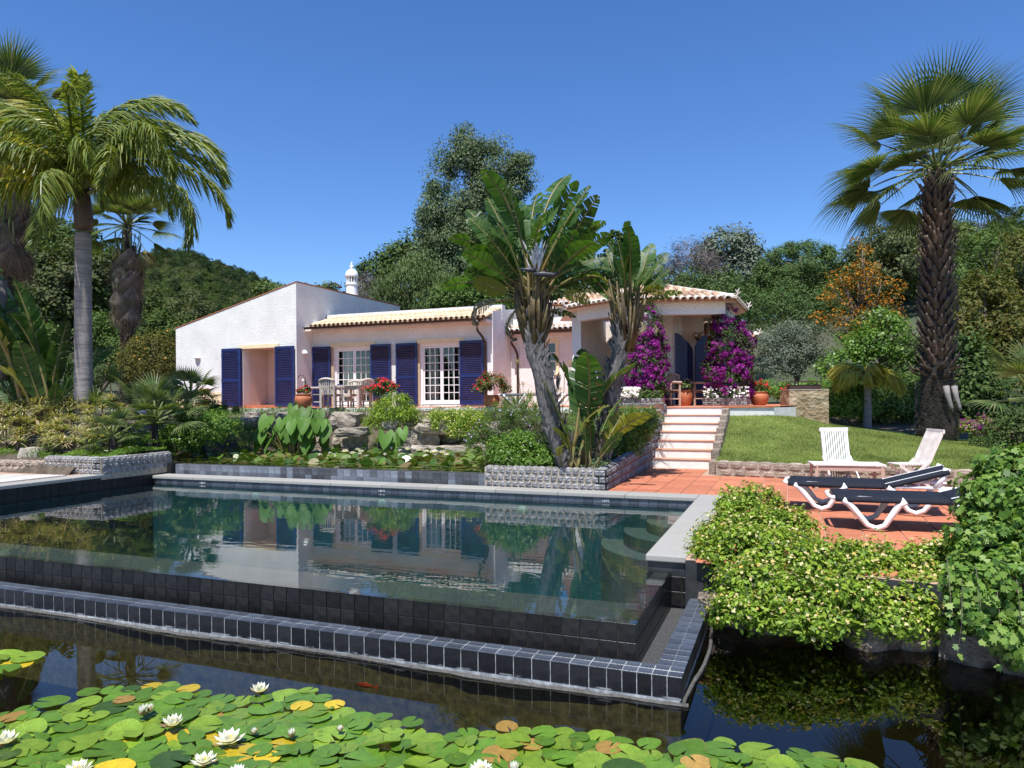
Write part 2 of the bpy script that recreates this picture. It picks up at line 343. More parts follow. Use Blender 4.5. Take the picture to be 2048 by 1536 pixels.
def text(s, size, p, q, m, parent, name='depth_marking'):
    c = bpy.data.curves.new('txt', 'FONT'); c.body = s; c.size = size; c.extrude = .001; c.align_x = 'CENTER'; c.align_y = 'CENTER'
    to = bpy.data.objects.new('txt', c); col.objects.link(to); dg = bpy.context.evaluated_depsgraph_get(); me = bpy.data.meshes.new_from_object(to.evaluated_get(dg))
    bpy.data.objects.remove(to); me.materials.clear(); return put(name, me, m, parent, p, q)
for px, t in ((404, '1.80 M'), (762, '1.40 M'), (1210, '1.0 M')):
    x = gy(px, 985, 11.2).x; text(t, .055, (x, 11.2105, .455), QF, M['whitepaint'], pool)
for px, py, z in ((512, 994, .1), (765, 996, .1), (1045, 1010, .1)):      # wall lamps just under the far edge
    q = gy(px, py, 11.2); b = MB(); b.lathe([(.08,0),(.095,.012),(.088,.025),(0.02,.03)], 20); put('pool_lamp', b.mesh('pool_lamp', True), M['poollight'], pool, (q.x, 11.2, .22), QF)
for px, py in ((555, 1080), (75, 1083), (770, 1176), (1022, 1050)):       # round drain covers on the floor
    q = gz(px, py, -1.19); b = MB(); b.lathe([(.14,0),(.15,.012),(.13,.02),(0.02,.02)], 20); put('floor_inlet', b.mesh('floor_inlet', True), M['poollight'], pool, (min(-2, q.x), min(11, q.y), -1.2))
b = MB()
for i, (r_, z) in enumerate(((1.5, -.15), (1.15, .05), (.8, .2), (.45, .34))):
    n = 14; P = [(-1.30, 11.22)]+[(-1.30-r_*math.cos(a), 11.22-r_*math.sin(a)) for a in np.linspace(0, math.pi/2, n)]
    b.prism(P, 'z', -1.2, z)
b.build('corner_steps', mat('poolstep', (.075,.095,.085), .7, .1, 8), pool)
# ================================================================== overflow channel (kerb round the weir)
ch = thing('overflow_channel', 'low black tiled overflow channel kerb with pale grout lines along the pond', 'channel', (-6, 5, 0))
GZ = .19
b = MB(); b.box(-12.6,4.935,-.7,-.705,5.11,GZ); b.box(-.88,5.11,-.7,-.705,7.12,GZ); b.build('kerb', M['grout'], ch)
MB().box(-12.6,5.112,-.6,-.882,7.0,.06).build('trough_floor', M['trough'], ch)
tt = cbox(.1385,.092,.010,.0025); tt.materials.append(M['slate']); ft = cbox(.1385,.152,.010,.003); ft.materials.append(M['slate_face'])
XB = [-.691,-.795,-.90,-1.005,-1.11,-1.22,-1.35]; YBd = [4.921,5.02,5.115,5.23,5.34,5.46,5.58]
while XB[-1] > -8.2: XB.append(XB[-1]-.1445)
while YBd[-1] < 7.0: YBd.append(YBd[-1]+.147)
for x1, x0 in zip(XB[:-1], XB[1:]):
    x = (x0+x1)/2; sx = (x1-x0-.006)/.1385
    for j in range(2): put('tile', tt, None, ch, (x, 4.935+.039+j*.0995, GZ-.007), None, (sx, .98, 1))
    put('tile', ft, None, ch, (x, 4.941, .112), QF, (sx, 1, 1))
for y0, y1 in zip(YBd[:-1], YBd[1:]):
    y = (y0+y1)/2; sy = (y1-y0-.006)
    if y0 > 5.1:
        for j in range(2): put('tile', tt, None, ch, (-.744-j*.0995, y, GZ-.007), None, (.098/.1385, sy/.092, 1))
    put('tile', ft, None, ch, (-.711, y, .112), QR, (sy/.1385, 1, 1))
b = MB(); x = XB[-1]
while x > -12.4:
    for j in range(2): b.obox((x-.072, 4.974+j*.0995, GZ), (.1385,.092,.006))
    b.obox((x-.072, 4.933, .112), (.1385,.006,.152)); x -= .1445
tag(b.build('kerb_tiling', M['slate'], ch), kind='stuff')
b = MB(); path = []
for i in range(80):
    x = -12.4+i*(11.75/79); path.append((x, 4.915-.02*math.sin(x*2.1)-.012*random.random(), .002+.006*math.sin(x*1.3)+.006*random.random()))
b.tube(path, [.015+.008*random.random() for _ in path], 6, True, .3)
path = [(-.685+.06*math.sin(i/21*math.pi)**2, 4.92+i*.1, .012+.006*random.random()) for i in range(22)]
b.tube(path, .014, 6, True, .3); b.build('liner_lip', M['liner'], ch)
# ================================================================== terracotta terrace on the right
ter = sheet('terrace', [(-.93,6.9),(-.6,6.95),(2.2,6.5),(9,6.3),(9,13.0),(-1.0,14.75),(-1.45,15.95),(-2.9,15.95),(-2.9,11.58),(-.93,11.58)], .556, M['tgrout'])
MB().add([(x, y, z) for x, y in [(-.93,6.9),(-.6,6.95),(2.2,6.5),(9,6.3)] for z in (-.7,.555)], [(0,1,3,2),(2,3,5,4),(4,5,7,6)]).build('terrace_edge', M['concrete_dark'], ter)
tm = cbox(.388,.388,.012,.004); tm.materials.append(M['terracotta']); tn = 0
def clipx(y): return -2.83 if y > 11.6 else -.92
for j in range(24):
    y = 7.02+j*.4
    for i in range(25):
        x = -2.83+.2+i*.4
        if y < 11.75 and x < -.75: continue
        yf = 14.55-.17*(x+1.35)
        if x > -1.6 and y > yf-.1: continue
        if x < -1.5 and y > 15.85: continue
        if x < -1.3 and y > 15.8: continue
        if x > 4.6 and y < 14: continue
        if tn >= 300: continue
        put('tile', tm, None, ter, (x, y, .556)); tn += 1
# ================================================================== sett walls
def settwall(name, label, a, b_, z0, z1, thick, rows, pitch, stone, mortar, cap=True, zb=None, face=1, end=True):
    """wall from a to b_ (xy); visible face on the right-hand side of a->b_ (face=1)"""
    a, b_ = V((*a, 0)), V((*b_, 0)); d = (b_-a); Ln = d.length; d.normalize(); nrm = V((d.y, -d.x, 0))*face
    root = thing(name, label, 'wall', (a+b_)/2+V((0, 0, z0)))
    o = root.location; q = [a, b_, b_-nrm*thick, a-nrm*thick]; zt = [z1, zb or z1, zb or z1, z1]
    m = MB(); m.add([(p.x, p.y, z0-.1) for p in q]+[(p.x, p.y, z) for p, z in zip(q, zt)], [(0,3,2,1),(4,5,6,7),(0,1,5,4),(1,2,6,5),(2,3,7,6),(3,0,4,7)]); m.build('mortar_core', mortar, root)
    X = d*face; mt = Matrix((X, Z, nrm)).transposed().to_quaternion()
    hgt = (z1-z0)/rows; nn = max(1, int(Ln/pitch)); var = [sett_mesh(Ln/nn*.84, hgt*.82, .022, hash(name) % 97+k) for k in range(5)]
    for v_ in var: v_.materials.append(stone)
    tot = 0
    for r_ in range(rows):
        for i in range(nn):
            u = (i+.5+(.0 if r_ % 2 else .25)*(1 if i < nn-1 else 0))/nn; p = a+d*(u*Ln); top = z1+((zb or z1)-z1)*u; hh = (top-z0)/rows
            oo = put('stone', random.choice(var), None, root, (p.x+nrm.x*.001, p.y+nrm.y*.001, z0+(r_+.5)*hh), mt, (1, hh/hgt*random.uniform(.95, 1.03), 1)); tot += 1
    if cap:
        cv = [sett_mesh(Ln/nn*.92, thick*.95, .022, 50+k) for k in range(3)]
        for v_ in cv: v_.materials.append(stone)
        for i in range(nn):
            u = (i+.5)/nn; p = a+d*(u*Ln)-nrm*thick*.5; top = z1+((zb or z1)-z1)*u
            put('stone', random.choice(cv), None, root, (p.x, p.y, top), Matrix((d, -nrm if face > 0 else nrm, Z)).transposed().to_quaternion())
    return root
settwall('planter_wall', 'grey granite sett planter wall behind the far pool edge, below the giant strelitzias', (-5.05,11.60), (-2.85,11.60), .56, .91, .18, 3, .12, M['sett'], M['mortar'])
settwall('planter_wall', 'reddish shaded planter side wall running from the pool back to the white steps', (-2.85,11.60), (-2.85,15.9), .56, .91, .18, 3, .14, M['sett'], M['mortar_shade'], zb=1.12)
settwall('planter_wall', 'pale sett wall of the left planter, facing the camera by the wooden deck', (-14.1,10.0), (-12.52,10.0), .70, 1.02, .2, 3, .12, M['sett'], M['mortar'])
settwall('planter_wall', 'dark shaded end wall of the left planter above the black pool side', (-12.5,10.0), (-12.5,11.70), .70, 1.02, .2, 3, .13, M['sett'], M['mortar'])
settwall('low_wall', 'low pinkish sett wall at the left edge, beside the round pale boulder', (-17.5,9.55), (-14.12,10.0), .70, .92, .2, 2, .16, M['sett_pink'], M['mortar'])
settwall('retaining_wall', 'low brown stone wall holding the lawn behind the white garden table', (-1.35,14.52), (3.4,13.72), .56, .84, .16, 2, .26, M['sett_pink'], M['mortar'])
settwall('retaining_wall', 'brown stone wall end holding the lawn behind the right ivy', (3.42,13.715), (9.0,13.12), .56, .84, .16, 2, .26, M['sett_pink'], M['mortar'])
# pieces of the stepped wall left of the steps
wl = thing('stepped_wall', 'stepped grey stone wall climbing beside the left of the white steps', 'wall', (-2.9, 17, .6))
for i in range(5):
    y0 = 15.9+i*.42; zt = 1.12+.17*(i+1)
    MB().box(-3.05, y0, .5, -2.86, y0+.42, zt).build('wall_step', M['mortar_shade'], wl)
    cv = sett_mesh(.38, .15, .03, 70+i); cv.materials.append(M['sett'])
    put('stone', cv, None, wl, (-2.955, y0+.21, zt), Quaternion((0, 0, 1), math.pi/2))
    for j in range(int((zt-.6)/.17)):
        c2 = sett_mesh(.36, .15, .03, 80+i*7+j); c2.materials.append(M['sett']); put('stone', c2, None, wl, (-2.859, y0+.21, zt-.09-j*.17), QR)
wl2 = thing('stepped_wall', 'rough stone edging between the white steps and the lawn', 'wall', (-1.4, 17, .6))
for i in range(8):
    y0 = 14.7+i*.43; zt = .78+.135*i+(.06 if i else 0)
    c2 = MB(); c2.obox((-1.42, y0+.21, zt/2+.25), (.17, .42, zt-.5+.12), Matrix.Rotation(random.uniform(-.03, .03), 3, 'Z')); c2.build('edge_stone', M['sett_pink'], wl2, bevel=.03)
# ================================================================== steps
M['tread'] = mat('tread', (.55,.30,.20), .7, .15, 6, c2=(.48,.22,.13))
stp = thing('garden_steps', 'white risers with terracotta treads climbing to the porch', 'steps', (-2.15, 17, .57))
rise = (1.88-.57)/7
for i in range(7):
    y0 = 15.92+i*.335; z1 = .57+rise*(i+1)
    y1 = y0+.335 if i < 6 else 18.6
    MB().box(-2.84, y0, .45, -1.50, y0+.34, z1-.022).build('riser', M['step_white'], stp)
    MB().box(-2.84, y0-.02, z1-.02, -1.50, y0+.34, z1).build('tread', M['tread'], stp, bevel=.006)
# ================================================================== upper pond
sheet('upper_pond_bed', [(-18,11.8),(-5.0,11.8),(-5,19),(-18,19)], .45, M['pond_bed'])
sheet('upper_pond_water', [(-12.5,11.78),(-5.06,11.78),(-5.06,18.6),(-16,18.6),(-16,13),(-12.5,12.2)], .765, M['upwater'])
uw = thing('pond_wall', 'grey tiled wall with dark wet streaks holding the upper lily pond', 'wall', (-8.8, 11.8, .5))
MB().box(-12.5,11.72,.3,-5.06,11.90,.768).build('wall_core', M['grout_dark'], uw)
ug = [cbox(.148,.128,.012,.003) for _ in range(2)]; ug[0].materials.append(M['slate_grey']); ug[1].materials.append(M['slate_wetgrey'])
run = 0; cur = 0
for i in range(49):
    if run <= 0:
        cur = 1 if (random.random() < (.25 if i > 24 else .6)) else 0; run = random.randint(1, 3)
    run -= 1
    for j in range(2): put('tile', ug[cur if random.random() < .9 else 0], None, uw, (-5.15-i*.151, 11.72, .70-j*.131), QF)
b = MB(); b.box(-12.72,11.58,.3,-12.4,11.93,.79); b.build('corner_block', M['slate_wet'], uw)
# ================================================================== left deck
dk = sheet('deck', [(-40,3),(-12.9,3),(-12.9,10.05),(-40,10.05)], .69, M['tgrout'])
for i in range(9):
    MB().box(-12.92,3.0+i*.8,.64,-12.49,3.795+i*.8,.705).build('edge_slab', M['granite'], dk, bevel=.01)
MB().box(-12.92,10.2,.66,-12.51,11.6,.70).build('edge_slab', M['granite'], dk)
wood = mat('weathered_wood', (.55,.52,.47), .85, .2, 6, .3, 30, .3, stretch=(1, 12, 1), obj_rand=.12)
for i in range(16): MB().box(-13.05-.145*i-.14, 6.2, .69, -13.05-.145*i, 9.7-.03*i, .712).build('plank', wood, dk)
for i in range(7):
    for j in range(8): put('tile', tm, None, dk, (-15.8-i*.4, 6.8+j*.4, .692))
# ================================================================== house
M['cream'] = mat('cream', (.78,.66,.42), .85, .05, 3, .5, 40)
M['pink'] = mat('pink', (.74,.65,.58), .85, .05, 3, .5, 34, dist=.03)  # white walls under cover: shade and terracotta bounce painted into the colour
M['bluepaint'] = mat('bluepaint', (.011,.022,.115), .38, .15, 4, .05, 60, obj_rand=.08)
M['brown_metal'] = mat('brown_metal', (.045,.022,.015), .5, .15, 8)
M['roof_tile'] = mat('roof_tile', (.72,.56,.38), .85, .2, 9, .3, 50, c2=(.50,.34,.20), obj_rand=.16)
M['roof_tile_old'] = mat('roof_tile_old', (.52,.34,.22), .9, .2, 7, .4, 50, c2=(.27,.17,.12), obj_rand=.3)
M['roof_tile_white'] = mat('roof_tile_white', (.70,.66,.60), .9, .15, 9, .3, 50, c2=(.45,.37,.30), obj_rand=.15)
M['tile_red'] = mat('tile_red', (.42,.17,.08), .9, .15, 9)
M['curtain'] = mat('curtain', (.75,.73,.68), .9, .08, 4, stretch=(8, 1, .3))
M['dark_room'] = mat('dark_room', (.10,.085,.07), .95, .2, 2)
M['wood_frame'] = mat('wood_frame', (.50,.36,.24), .6, .1, 5)
def glassmat():
    m, n, L, b_ = _new('window_glass'); n.remove(b_); gl = n.new('ShaderNodeBsdfGlossy'); gl.inputs[0].default_value = (1, 1, 1, 1); gl.inputs['Roughness'].default_value = .01; tr = n.new('ShaderNodeBsdfTransparent'); tr.inputs[0].default_value = (.85,.9,.88,1)
    fr = n.new('ShaderNodeFresnel'); fr.inputs[0].default_value = 1.5; mx = n.new('ShaderNodeMixShader'); L.new(fr.outputs[0], mx.inputs[0]); L.new(tr.outputs[0], mx.inputs[1]); L.new(gl.outputs[0], mx.inputs[2]); L.new(mx.outputs[0], n['Material Output'].inputs[0]); return m
M['glass'] = glassmat()
FZ = 1.95                                    # floor level at the doors
house = thing('villa', 'low white villa with blue louvred shutters, tiled eaves and tiled corner porch', 'house', (-12, 24, 1.9))
# --- left block: shed roof rising to the right
XL, XR, YB, YM = -22.52, -16.73, 21.33, 22.30
o0, o1, OT = -19.19, -17.62, 4.10
def topz(x): return 5.0+(x-XL)/(XR-XL)*(6.45-5.0)
wm = M['white']
b = MB()
b.prism([(XL,1.2),(o0,1.2),(o0,topz(o0)),(XL,topz(XL))], 'y', YB, YB+.35)
b.prism([(o0,OT),(o1,OT),(o1,topz(o1)),(o0,topz(o0))], 'y', YB, YB+.35)
b.prism([(o1,1.2),(XR,1.2),(XR,topz(XR)),(o1,topz(o1))], 'y', YB, YB+.35)
b.box(XR-.35,YB+.351,1.2,XR,28.8,6.45)
b.box(XL,YB+.351,1.2,XL+.3,28.8,topz(XL)-.03)
b.build('block_wall', wm, house)
b = MB(); b.add([(XL-.06,YB-.02,topz(XL)+.004),(XR+.03,YB-.02,topz(XR)+.015),(XR+.03,28.85,topz(XR)+.015),(XL-.06,28.85,topz(XL)+.004),(XL-.06,YB-.02,topz(XL)+.034),(XR+.03,YB-.02,topz(XR)+.045),(XR+.03,28.85,topz(XR)+.045),(XL-.06,28.85,topz(XL)+.034)],
    [(0,3,2,1),(4,5,6,7),(0,1,5,4),(1,2,6,5),(2,3,7,6),(3,0,4,7)]); b.build('shed_roof', M['tile_red'], house)
MB().box(XL-.25,YB+.4,topz(XL)-.28,XL,24.5,topz(XL)-.12).build('eave_end', M['roof_tile_white'], house)
b = MB(); b.box(XL-.004,YB-.012,1.2,-20.25,YB-.001,2.48); b.build('plinth', M['cream'], house)
b = MB(); b.box(o0-.16,YB-.045,OT+.0,o1+.12,YB-.002,OT+.14); b.build('lintel', M['cream'], house)
# recess with side glazing
b = MB(); b.box(o0-.01,YB+1.35,1.2,o1+.6,YB+1.5,4.6); b.box(o0-.15,YB+.352,1.2,o0-.001,YB+1.34,4.6); b.box(o1+.45,YB+.352,1.2,o1+.6,YB+1.34,4.6); b.box(o0-.1,YB+.352,OT+.02,o1+.5,YB+1.34,OT+.2); b.build('recess_wall', M['pink'], house)
MB().box(o0,YB,1.5,o1,YB+1.35,FZ+.02).build('doorstep', M['terracotta'], house)
def glazed_door(name, x0, x1, y, z0, z1, cols, rows, parent, leaves=2, fm=None, curtain=True, room=True):
    """white glazed door: outer frame, leaves with bars, panes; dark room behind"""
    d = MB().box(x0,y,z0,x0+.07,y+.09,z1).box(x1-.07,y,z0,x1,y+.09,z1).box(x0+.07,y,z1-.07,x1-.07,y+.09,z1).build(name, fm or M['whitepaint'], parent)
    W = (x1-x0-.14)/leaves; fb = MB()
    for l in range(leaves):
        a = x0+.07+l*W; c = a+W; yy = y+.03
        fb.box(a+.003,yy,z0+.005,a+.06,yy+.045,z1-.075); fb.box(c-.06,yy,z0+.005,c-.003,yy+.045,z1-.075); fb.box(a+.06,yy,z1-.135,c-.06,yy+.045,z1-.075); fb.box(a+.06,yy,z0+.005,c-.06,yy+.045,z0+.15)
    fb.build('leaf_frame', M['whitepaint'], d)
    bars = MB(); pm = None
    for l in range(leaves):
        a = x0+.13+l*W; c = x0+.07+(l+1)*W-.06; za, zb_ = z0+.15, z1-.135
        for i in range(1, cols): x = a+(c-a)*i/cols; bars.box(x-.012,y+.035,za,x+.012,y+.07,zb_)
        for j in range(1, rows): z = za+(zb_-za)*j/rows; bars.box(a,y+.037,z-.012,c,y+.068,z+.012)
        pw, ph = (c-a)/cols, (zb_-za)/rows
        if pm is None: pm = MB().box(-pw/2+.012,-.002,-ph/2+.012,pw/2-.012,.002,ph/2-.012).mesh('pane'); pm.materials.append(M['glass'])
        for i in range(cols):
            for j in range(rows): put('pane', pm, None, d, (a+pw*(i+.5), y+.052, za+ph*(j+.5)))
    bars.build('glazing_bars', M['whitepaint'], d)
    if curtain:
        for s0, s1 in ((x0+.1, x0+.1+(x1-x0)*.28), (x1-.1-(x1-x0)*.12, x1-.1)):
            m = MB(); n = 26
            for i in range(n): x = s0+(s1-s0)*i/(n-1); yy = y+.28+.04*math.sin(i*1.9); m.v += [(x, yy, z0+.03), (x, yy, z1-.1)]
            m.f = [(2*i, 2*i+2, 2*i+3, 2*i+1) for i in range(n-1)]; m.build('curtain', M['curtain'], d, smooth=True)
    if room:
        m = MB(); x0_, x1_, y0_, y1_, a, c = x0-.25, x1+.25, y+.12, y+3., z0-.02, z1+.3
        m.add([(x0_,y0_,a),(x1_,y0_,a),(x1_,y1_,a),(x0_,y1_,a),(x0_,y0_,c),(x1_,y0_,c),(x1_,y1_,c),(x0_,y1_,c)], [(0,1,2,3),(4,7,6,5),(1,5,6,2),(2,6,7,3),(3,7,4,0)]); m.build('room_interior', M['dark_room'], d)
    return d
glazed_door('glass_door', -18.22, -17.18, YB+1.22, FZ+.02, 4.02, 3, 6, house, 1, curtain=True, room=False)
def shutter(x0, x1, y, z0, z1, parent, rotz=0., arch=False):
    """louvred shutter leaf standing open in front of the wall; frame, slats, hinge plates"""
    w_, h_ = x1-x0, z1-z0; root = parent; fr = MB(); t = .045; s_ = .075
    fr.box(x0,y-t,z0,x0+s_,y,z1); fr.box(x1-s_,y-t,z0,x1,y,z1); fr.box(x0+s_,y-t,z0,x1-s_,y,z0+.12); fr.box(x0+s_,y-t,z1-.09,x1-s_,y,z1); mid = z0+h_*.43; fr.box(x0+s_,y-t,mid,x1-s_,y,mid+.10)
    f_ = fr.build('shutter', M['bluepaint'], root)
    for a, c in ((z0+.12, mid), (mid+.10, z1-.09)):
        sl_ = MB(); n = int((c-a)/.062)
        for i in range(n):
            z = a+(i+.5)*(c-a)/n; R = Matrix.Rotation(math.radians(38), 3, 'X'); sl_.obox(((x0+x1)/2, y-t/2, z), (w_-2*s_-.002, .052, .010), R)
        tag(sl_.build('louvre_slats', M['bluepaint'], f_), kind='stuff')
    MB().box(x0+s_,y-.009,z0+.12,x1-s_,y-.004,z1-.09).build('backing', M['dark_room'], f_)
    hg = MB()
    for z in (z0+.25, mid+.05, z1-.25): hg.box(x0-.012 if x0 < 0 else x0, y-t-.004, z-.03, x0+.03, y-t+.004, z+.03)
    hg.build('hinge', M['brown_metal'], f_)
    return f_
shutter(-20.15,-19.28,YB-.05,FZ-.03,OT+.03,house); shutter(-17.64,-16.78,YB-.05,FZ-.03,OT+.03,house)
# folded leaf edges seen by the opening
MB().box(-19.25,YB-.14,FZ-.03,-19.2,YB-.05,OT+.02).build('shutter_edge', M['bluepaint'], house)
# --- middle section, set back
XE = -9.36
d1, d2 = (-15.80,-14.14), (-12.17,-10.56); DT = 4.08
b = MB()
b.box(XR,YM,1.2,d1[0],YM+.3,5.1); b.box(d1[0],YM,DT,d1[1],YM+.3,5.1); b.box(d1[1],YM,1.2,d2[0],YM+.3,5.1); b.box(d2[0],YM,DT,d2[1],YM+.3,5.1); b.box(d2[1],YM,1.2,XE-.3,YM+.3,5.1)
for (a, c) in (d1, d2): b.box(a,YM,1.2,c,YM+.3,FZ-.02)
b.build('middle_wall', wm, house)
b = MB(); b.prism([(YM,1.2),(24.8,1.2),(24.8,5.47),(YM,5.12)], 'x', XE-.3, XE); b.build('gable_wall', wm, house)
for (a, c) in (d1, d2):
    MB().box(a-.14,YM-.045,DT+.03,c+.16,YM-.002,DT+.19).build('lintel', M['cream'], house)
    MB().box(a-.12,YM-.02,FZ,a+.0,YM-.003,DT+.03).build('jamb', M['wood_frame'], house)
    glazed_door('glass_door', a, c, YM+.08, FZ, DT, 3, 7, house, 2)
for x0, x1 in ((-16.70,-15.90),(-14.16,-13.32),(-13.10,-12.24),(-10.58,-9.68)): shutter(x0, x1, YM-.06, FZ-.02, DT+.06, house)
# tiled eave of the middle section
def barrel(L_=.42, r=.085, n=7, taper=.85):
    m = MB()
    for j, (y, rr) in enumerate(((0, r), (L_, r*taper))):
        for k in range(n+1): a = math.pi*k/n; m.v.append((rr*math.cos(a), y, rr*math.sin(a)))
    for j, (y, rr) in enumerate(((0, r-.014), (L_, r*taper-.014))):
        for k in range(n+1): a = math.pi*k/n; m.v.append((rr*math.cos(a), y, rr*math.sin(a)))
    N = n+1
    for k in range(n): m.f += [(k, k+1, N+k+1, N+k), (2*N+k+1, 2*N+k, 3*N+k, 3*N+k+1), (k, 2*N+k, 2*N+k+1, k+1)]
    return m.mesh('tile', True)
EY, EZ, PIT = 21.74, 4.86, math.radians(17)
bt = {k: barrel() for k in ('roof_tile', 'roof_tile_old', 'roof_tile_white')}
for k in bt: bt[k].materials.append(M[k])
slope = MB(); L_ = 1.45; dy, dz = math.cos(PIT), math.sin(PIT)
slope.add([(XR+.25,EY+.03,EZ),(XE-.05,EY+.03,EZ),(XE-.05,EY+L_*dy,EZ+L_*dz),(XR+.25,EY+L_*dy,EZ+L_*dz),(XR+.25,EY+.03,EZ-.05),(XE-.05,EY+.03,EZ-.05),(XE-.05,EY+L_*dy,EZ+L_*dz-.05),(XR+.25,EY+L_*dy,EZ+L_*dz-.05)],
    [(0,1,2,3),(7,6,5,4),(0,4,5,1),(1,5,6,2),(2,6,7,3),(3,7,4,0)])
rf = slope.build('eave_roof', M['tile_red'], house)
nt_ = 36; QP = Quaternion((1, 0, 0), PIT)
for i in range(nt_):
    x = XR+.34+i*((XE-XR-.44)/(nt_-1))
    for j in range(4):
        s = j*.37; put('tile', bt['roof_tile'], None, rf, (x+random.uniform(-.008, .008), EY+s*dy, EZ+s*dz+.002+.006*(j % 2)), QP @ Quaternion((0, 0, 1), random.uniform(-.02, .02)))
ch_ = MB()
for i in range(nt_-1):
    x = XR+.34+(i+.5)*((XE-XR-.44)/(nt_-1)); n = 5
    for k in range(n):
        a0, a1 = math.pi+math.pi*k/n, math.pi+math.pi*(k+1)/n
        ch_.add([(x+.07*math.cos(a0),EY-.01,EZ+.05+.07*math.sin(a0)),(x+.07*math.cos(a1),EY-.01,EZ+.05+.07*math.sin(a1)),(x+.07*math.cos(a1),EY+.3,EZ+.05+.09+.07*math.sin(a1)),(x+.07*math.cos(a0),EY+.3,EZ+.05+.09+.07*math.sin(a0))], [(0,1,2,3)])
tag(ch_.build('channel_tiles', M['roof_tile'], rf), kind='stuff')
b = MB(); b.box(XR+.05,EY+L_*dy,4.9,XE+.01,EY+L_*dy+.3,5.44); b.build('parapet', M['white'], house)
b = MB(); b.box(XR,EY+.12,EZ-.16,XE-.02,YM,EZ-.06); b.build('soffit', M['pink'], house)
def halfgutter(a, c, r, parent):
    m = MB(); a, c = V(a), V(c); d = (c-a).normalized(); x = d.cross(Z).normalized(); n = 7
    for p in (a, c):
        for k in range(n+1): t_ = math.pi+math.pi*k/n; m.v.append(tuple(p+x*r*math.cos(t_)+Z*r*math.sin(t_)))
        for k in range(n+1): t_ = math.pi+math.pi*k/n; m.v.append(tuple(p+x*(r-.008)*math.cos(t_)+Z*(r-.008)*math.sin(t_)))
    N = n+1
    for k in range(n): m.f += [(k, k+1, 2*N+k+1, 2*N+k), (N+k+1, N+k, 3*N+k, 3*N+k+1), (k, N+k, N+k+1, k+1)]
    return m.build('rain_gutter', M['brown_metal'], parent, smooth=True)
halfgutter((XR+.08,EY-.04,EZ-.03),(XE-.06,EY-.04,EZ-.03),.075,house)
def downpipe(x, y0, y1, ztop, zbot, parent):
    m = MB(); m.lathe([(.04,-.2),(.05,-.12),(.10,0)], 10, (x,y0,ztop)); m.tube([(x,y0,ztop-.18),(x,y0+.02,ztop-.34),(x+.05,(y0+y1)/2,ztop-.52),(x+.07,y1-.07,ztop-.72),(x+.07,y1-.06,ztop-.95),(x+.07,y1-.06,zbot)], .042, 8)
    m.build('downpipe', M['brown_metal'], parent, smooth=True)
downpipe(-9.68, EY-.03, YM, EZ-.1, 1.9, house)
# --- chimney on the left block
cb = gx(704, 590, -19.5)
CXc, CYc = -17.9, 25.2
cs = gd(704, 592, V((CXc, CYc, 0)).dot(FW)); CXc, CYc = cs.x, cs.y
c = MB(); c.lathe([(.30,-1.0),(.235,.42),(.235,.44),(.27,.46),(.27,.52),(.22,.54),(.22,.56)], 24, (CXc,CYc,cs.z))
chim = c.build('chimney', M['whitepaint'], house, smooth=False)
for k in range(12):
    a = 2*math.pi*k/12; MB().tube([(CXc+.21*math.cos(a),CYc+.21*math.sin(a),cs.z+.55),(CXc+.21*math.cos(a),CYc+.21*math.sin(a),cs.z+.80)], .028, 6).build('chimney_bar', M['whitepaint'], chim)
MB().lathe([(.14,.54),(.14,.81)], 12, (CXc,CYc,cs.z)).build('flue', M['dark_room'], chim)
c = MB(); c.lathe([(.27,.79),(.28,.84),(.265,.93),(.22,1.03),(.14,1.10),(.06,1.14),(.05,1.16),(.09,1.21),(.09,1.26),(.04,1.30),(.03,1.33),(.05,1.37),(.03,1.42),(.005,1.44)], 24, (CXc,CYc,cs.z)); c.build('chimney_cap', M['whitepaint'], chim, smooth=True)
# --- wall lamps
def walllamp(p, q):
    root = house; m = MB(); n = 10
    for i in range(5):
        t_ = math.pi/2*i/4
        for k in range(n+1): a = math.pi*k/n; m.v.append((.14*math.cos(a)*math.cos(t_), -.14*math.sin(a)*math.cos(t_), .17*math.sin(t_)))
    N = n+1; m.f = [(i*N+k, i*N+k+1, (i+1)*N+k+1, (i+1)*N+k) for i in range(4) for k in range(n)]+[tuple(range(N))[::-1]]
    put('wall_lamp', m.mesh('wall_lamp', True), M['whitepaint'], root, p, q)
walllamp((gy(396,718,YB).x, YB-.001, gy(396,718,YB).z), Quaternion()); q = gx(609, 709, XR); walllamp((XR+.001, q.y, q.z), Quaternion((0, 0, 1), math.pi/2))
# --- right set-back wall with small window
YN = 24.0
wx0, wx1, wz0, wz1 = gy(1093,740,YN).x, gy(1112,740,YN).x, gy(1100,741,YN).z, gy(1100,684,YN).z
XP = -6.2
b = MB(); b.box(XE+.001,YN,1.2,wx0,YN+.3,5.0); b.box(wx1,YN,1.2,XP,YN+.3,5.0); b.box(wx0,YN,wz1,wx1,YN+.3,5.0); b.box(wx0,YN,1.2,wx1,YN+.3,wz0); b.build('side_wall', wm, house)
wn = MB().box(wx0-.1,YN-.03,wz0-.12,wx0,YN+.05,wz1+.12).box(wx1,YN-.03,wz0-.12,wx1+.12,YN+.05,wz1+.12).box(wx0,YN-.03,wz1,wx1,YN+.05,wz1+.12).box(wx0-.14,YN-.07,wz0-.16,wx1+.16,YN+.05,wz0-.12).build('window', M['cream'], house)
fr = MB().box(wx0,YN+.08,wz0,wx0+.05,YN+.12,wz1).box(wx1-.05,YN+.08,wz0,wx1,YN+.12,wz1).box(wx0+.05,YN+.08,wz1-.05,wx1-.05,YN+.12,wz1).box(wx0+.05,YN+.08,wz0,wx1-.05,YN+.12,wz0+.05)
for t_ in (.33, .62): z = wz0+(wz1-wz0)*t_; fr.box(wx0+.05,YN+.082,z-.015,wx1-.05,YN+.118,z+.015)
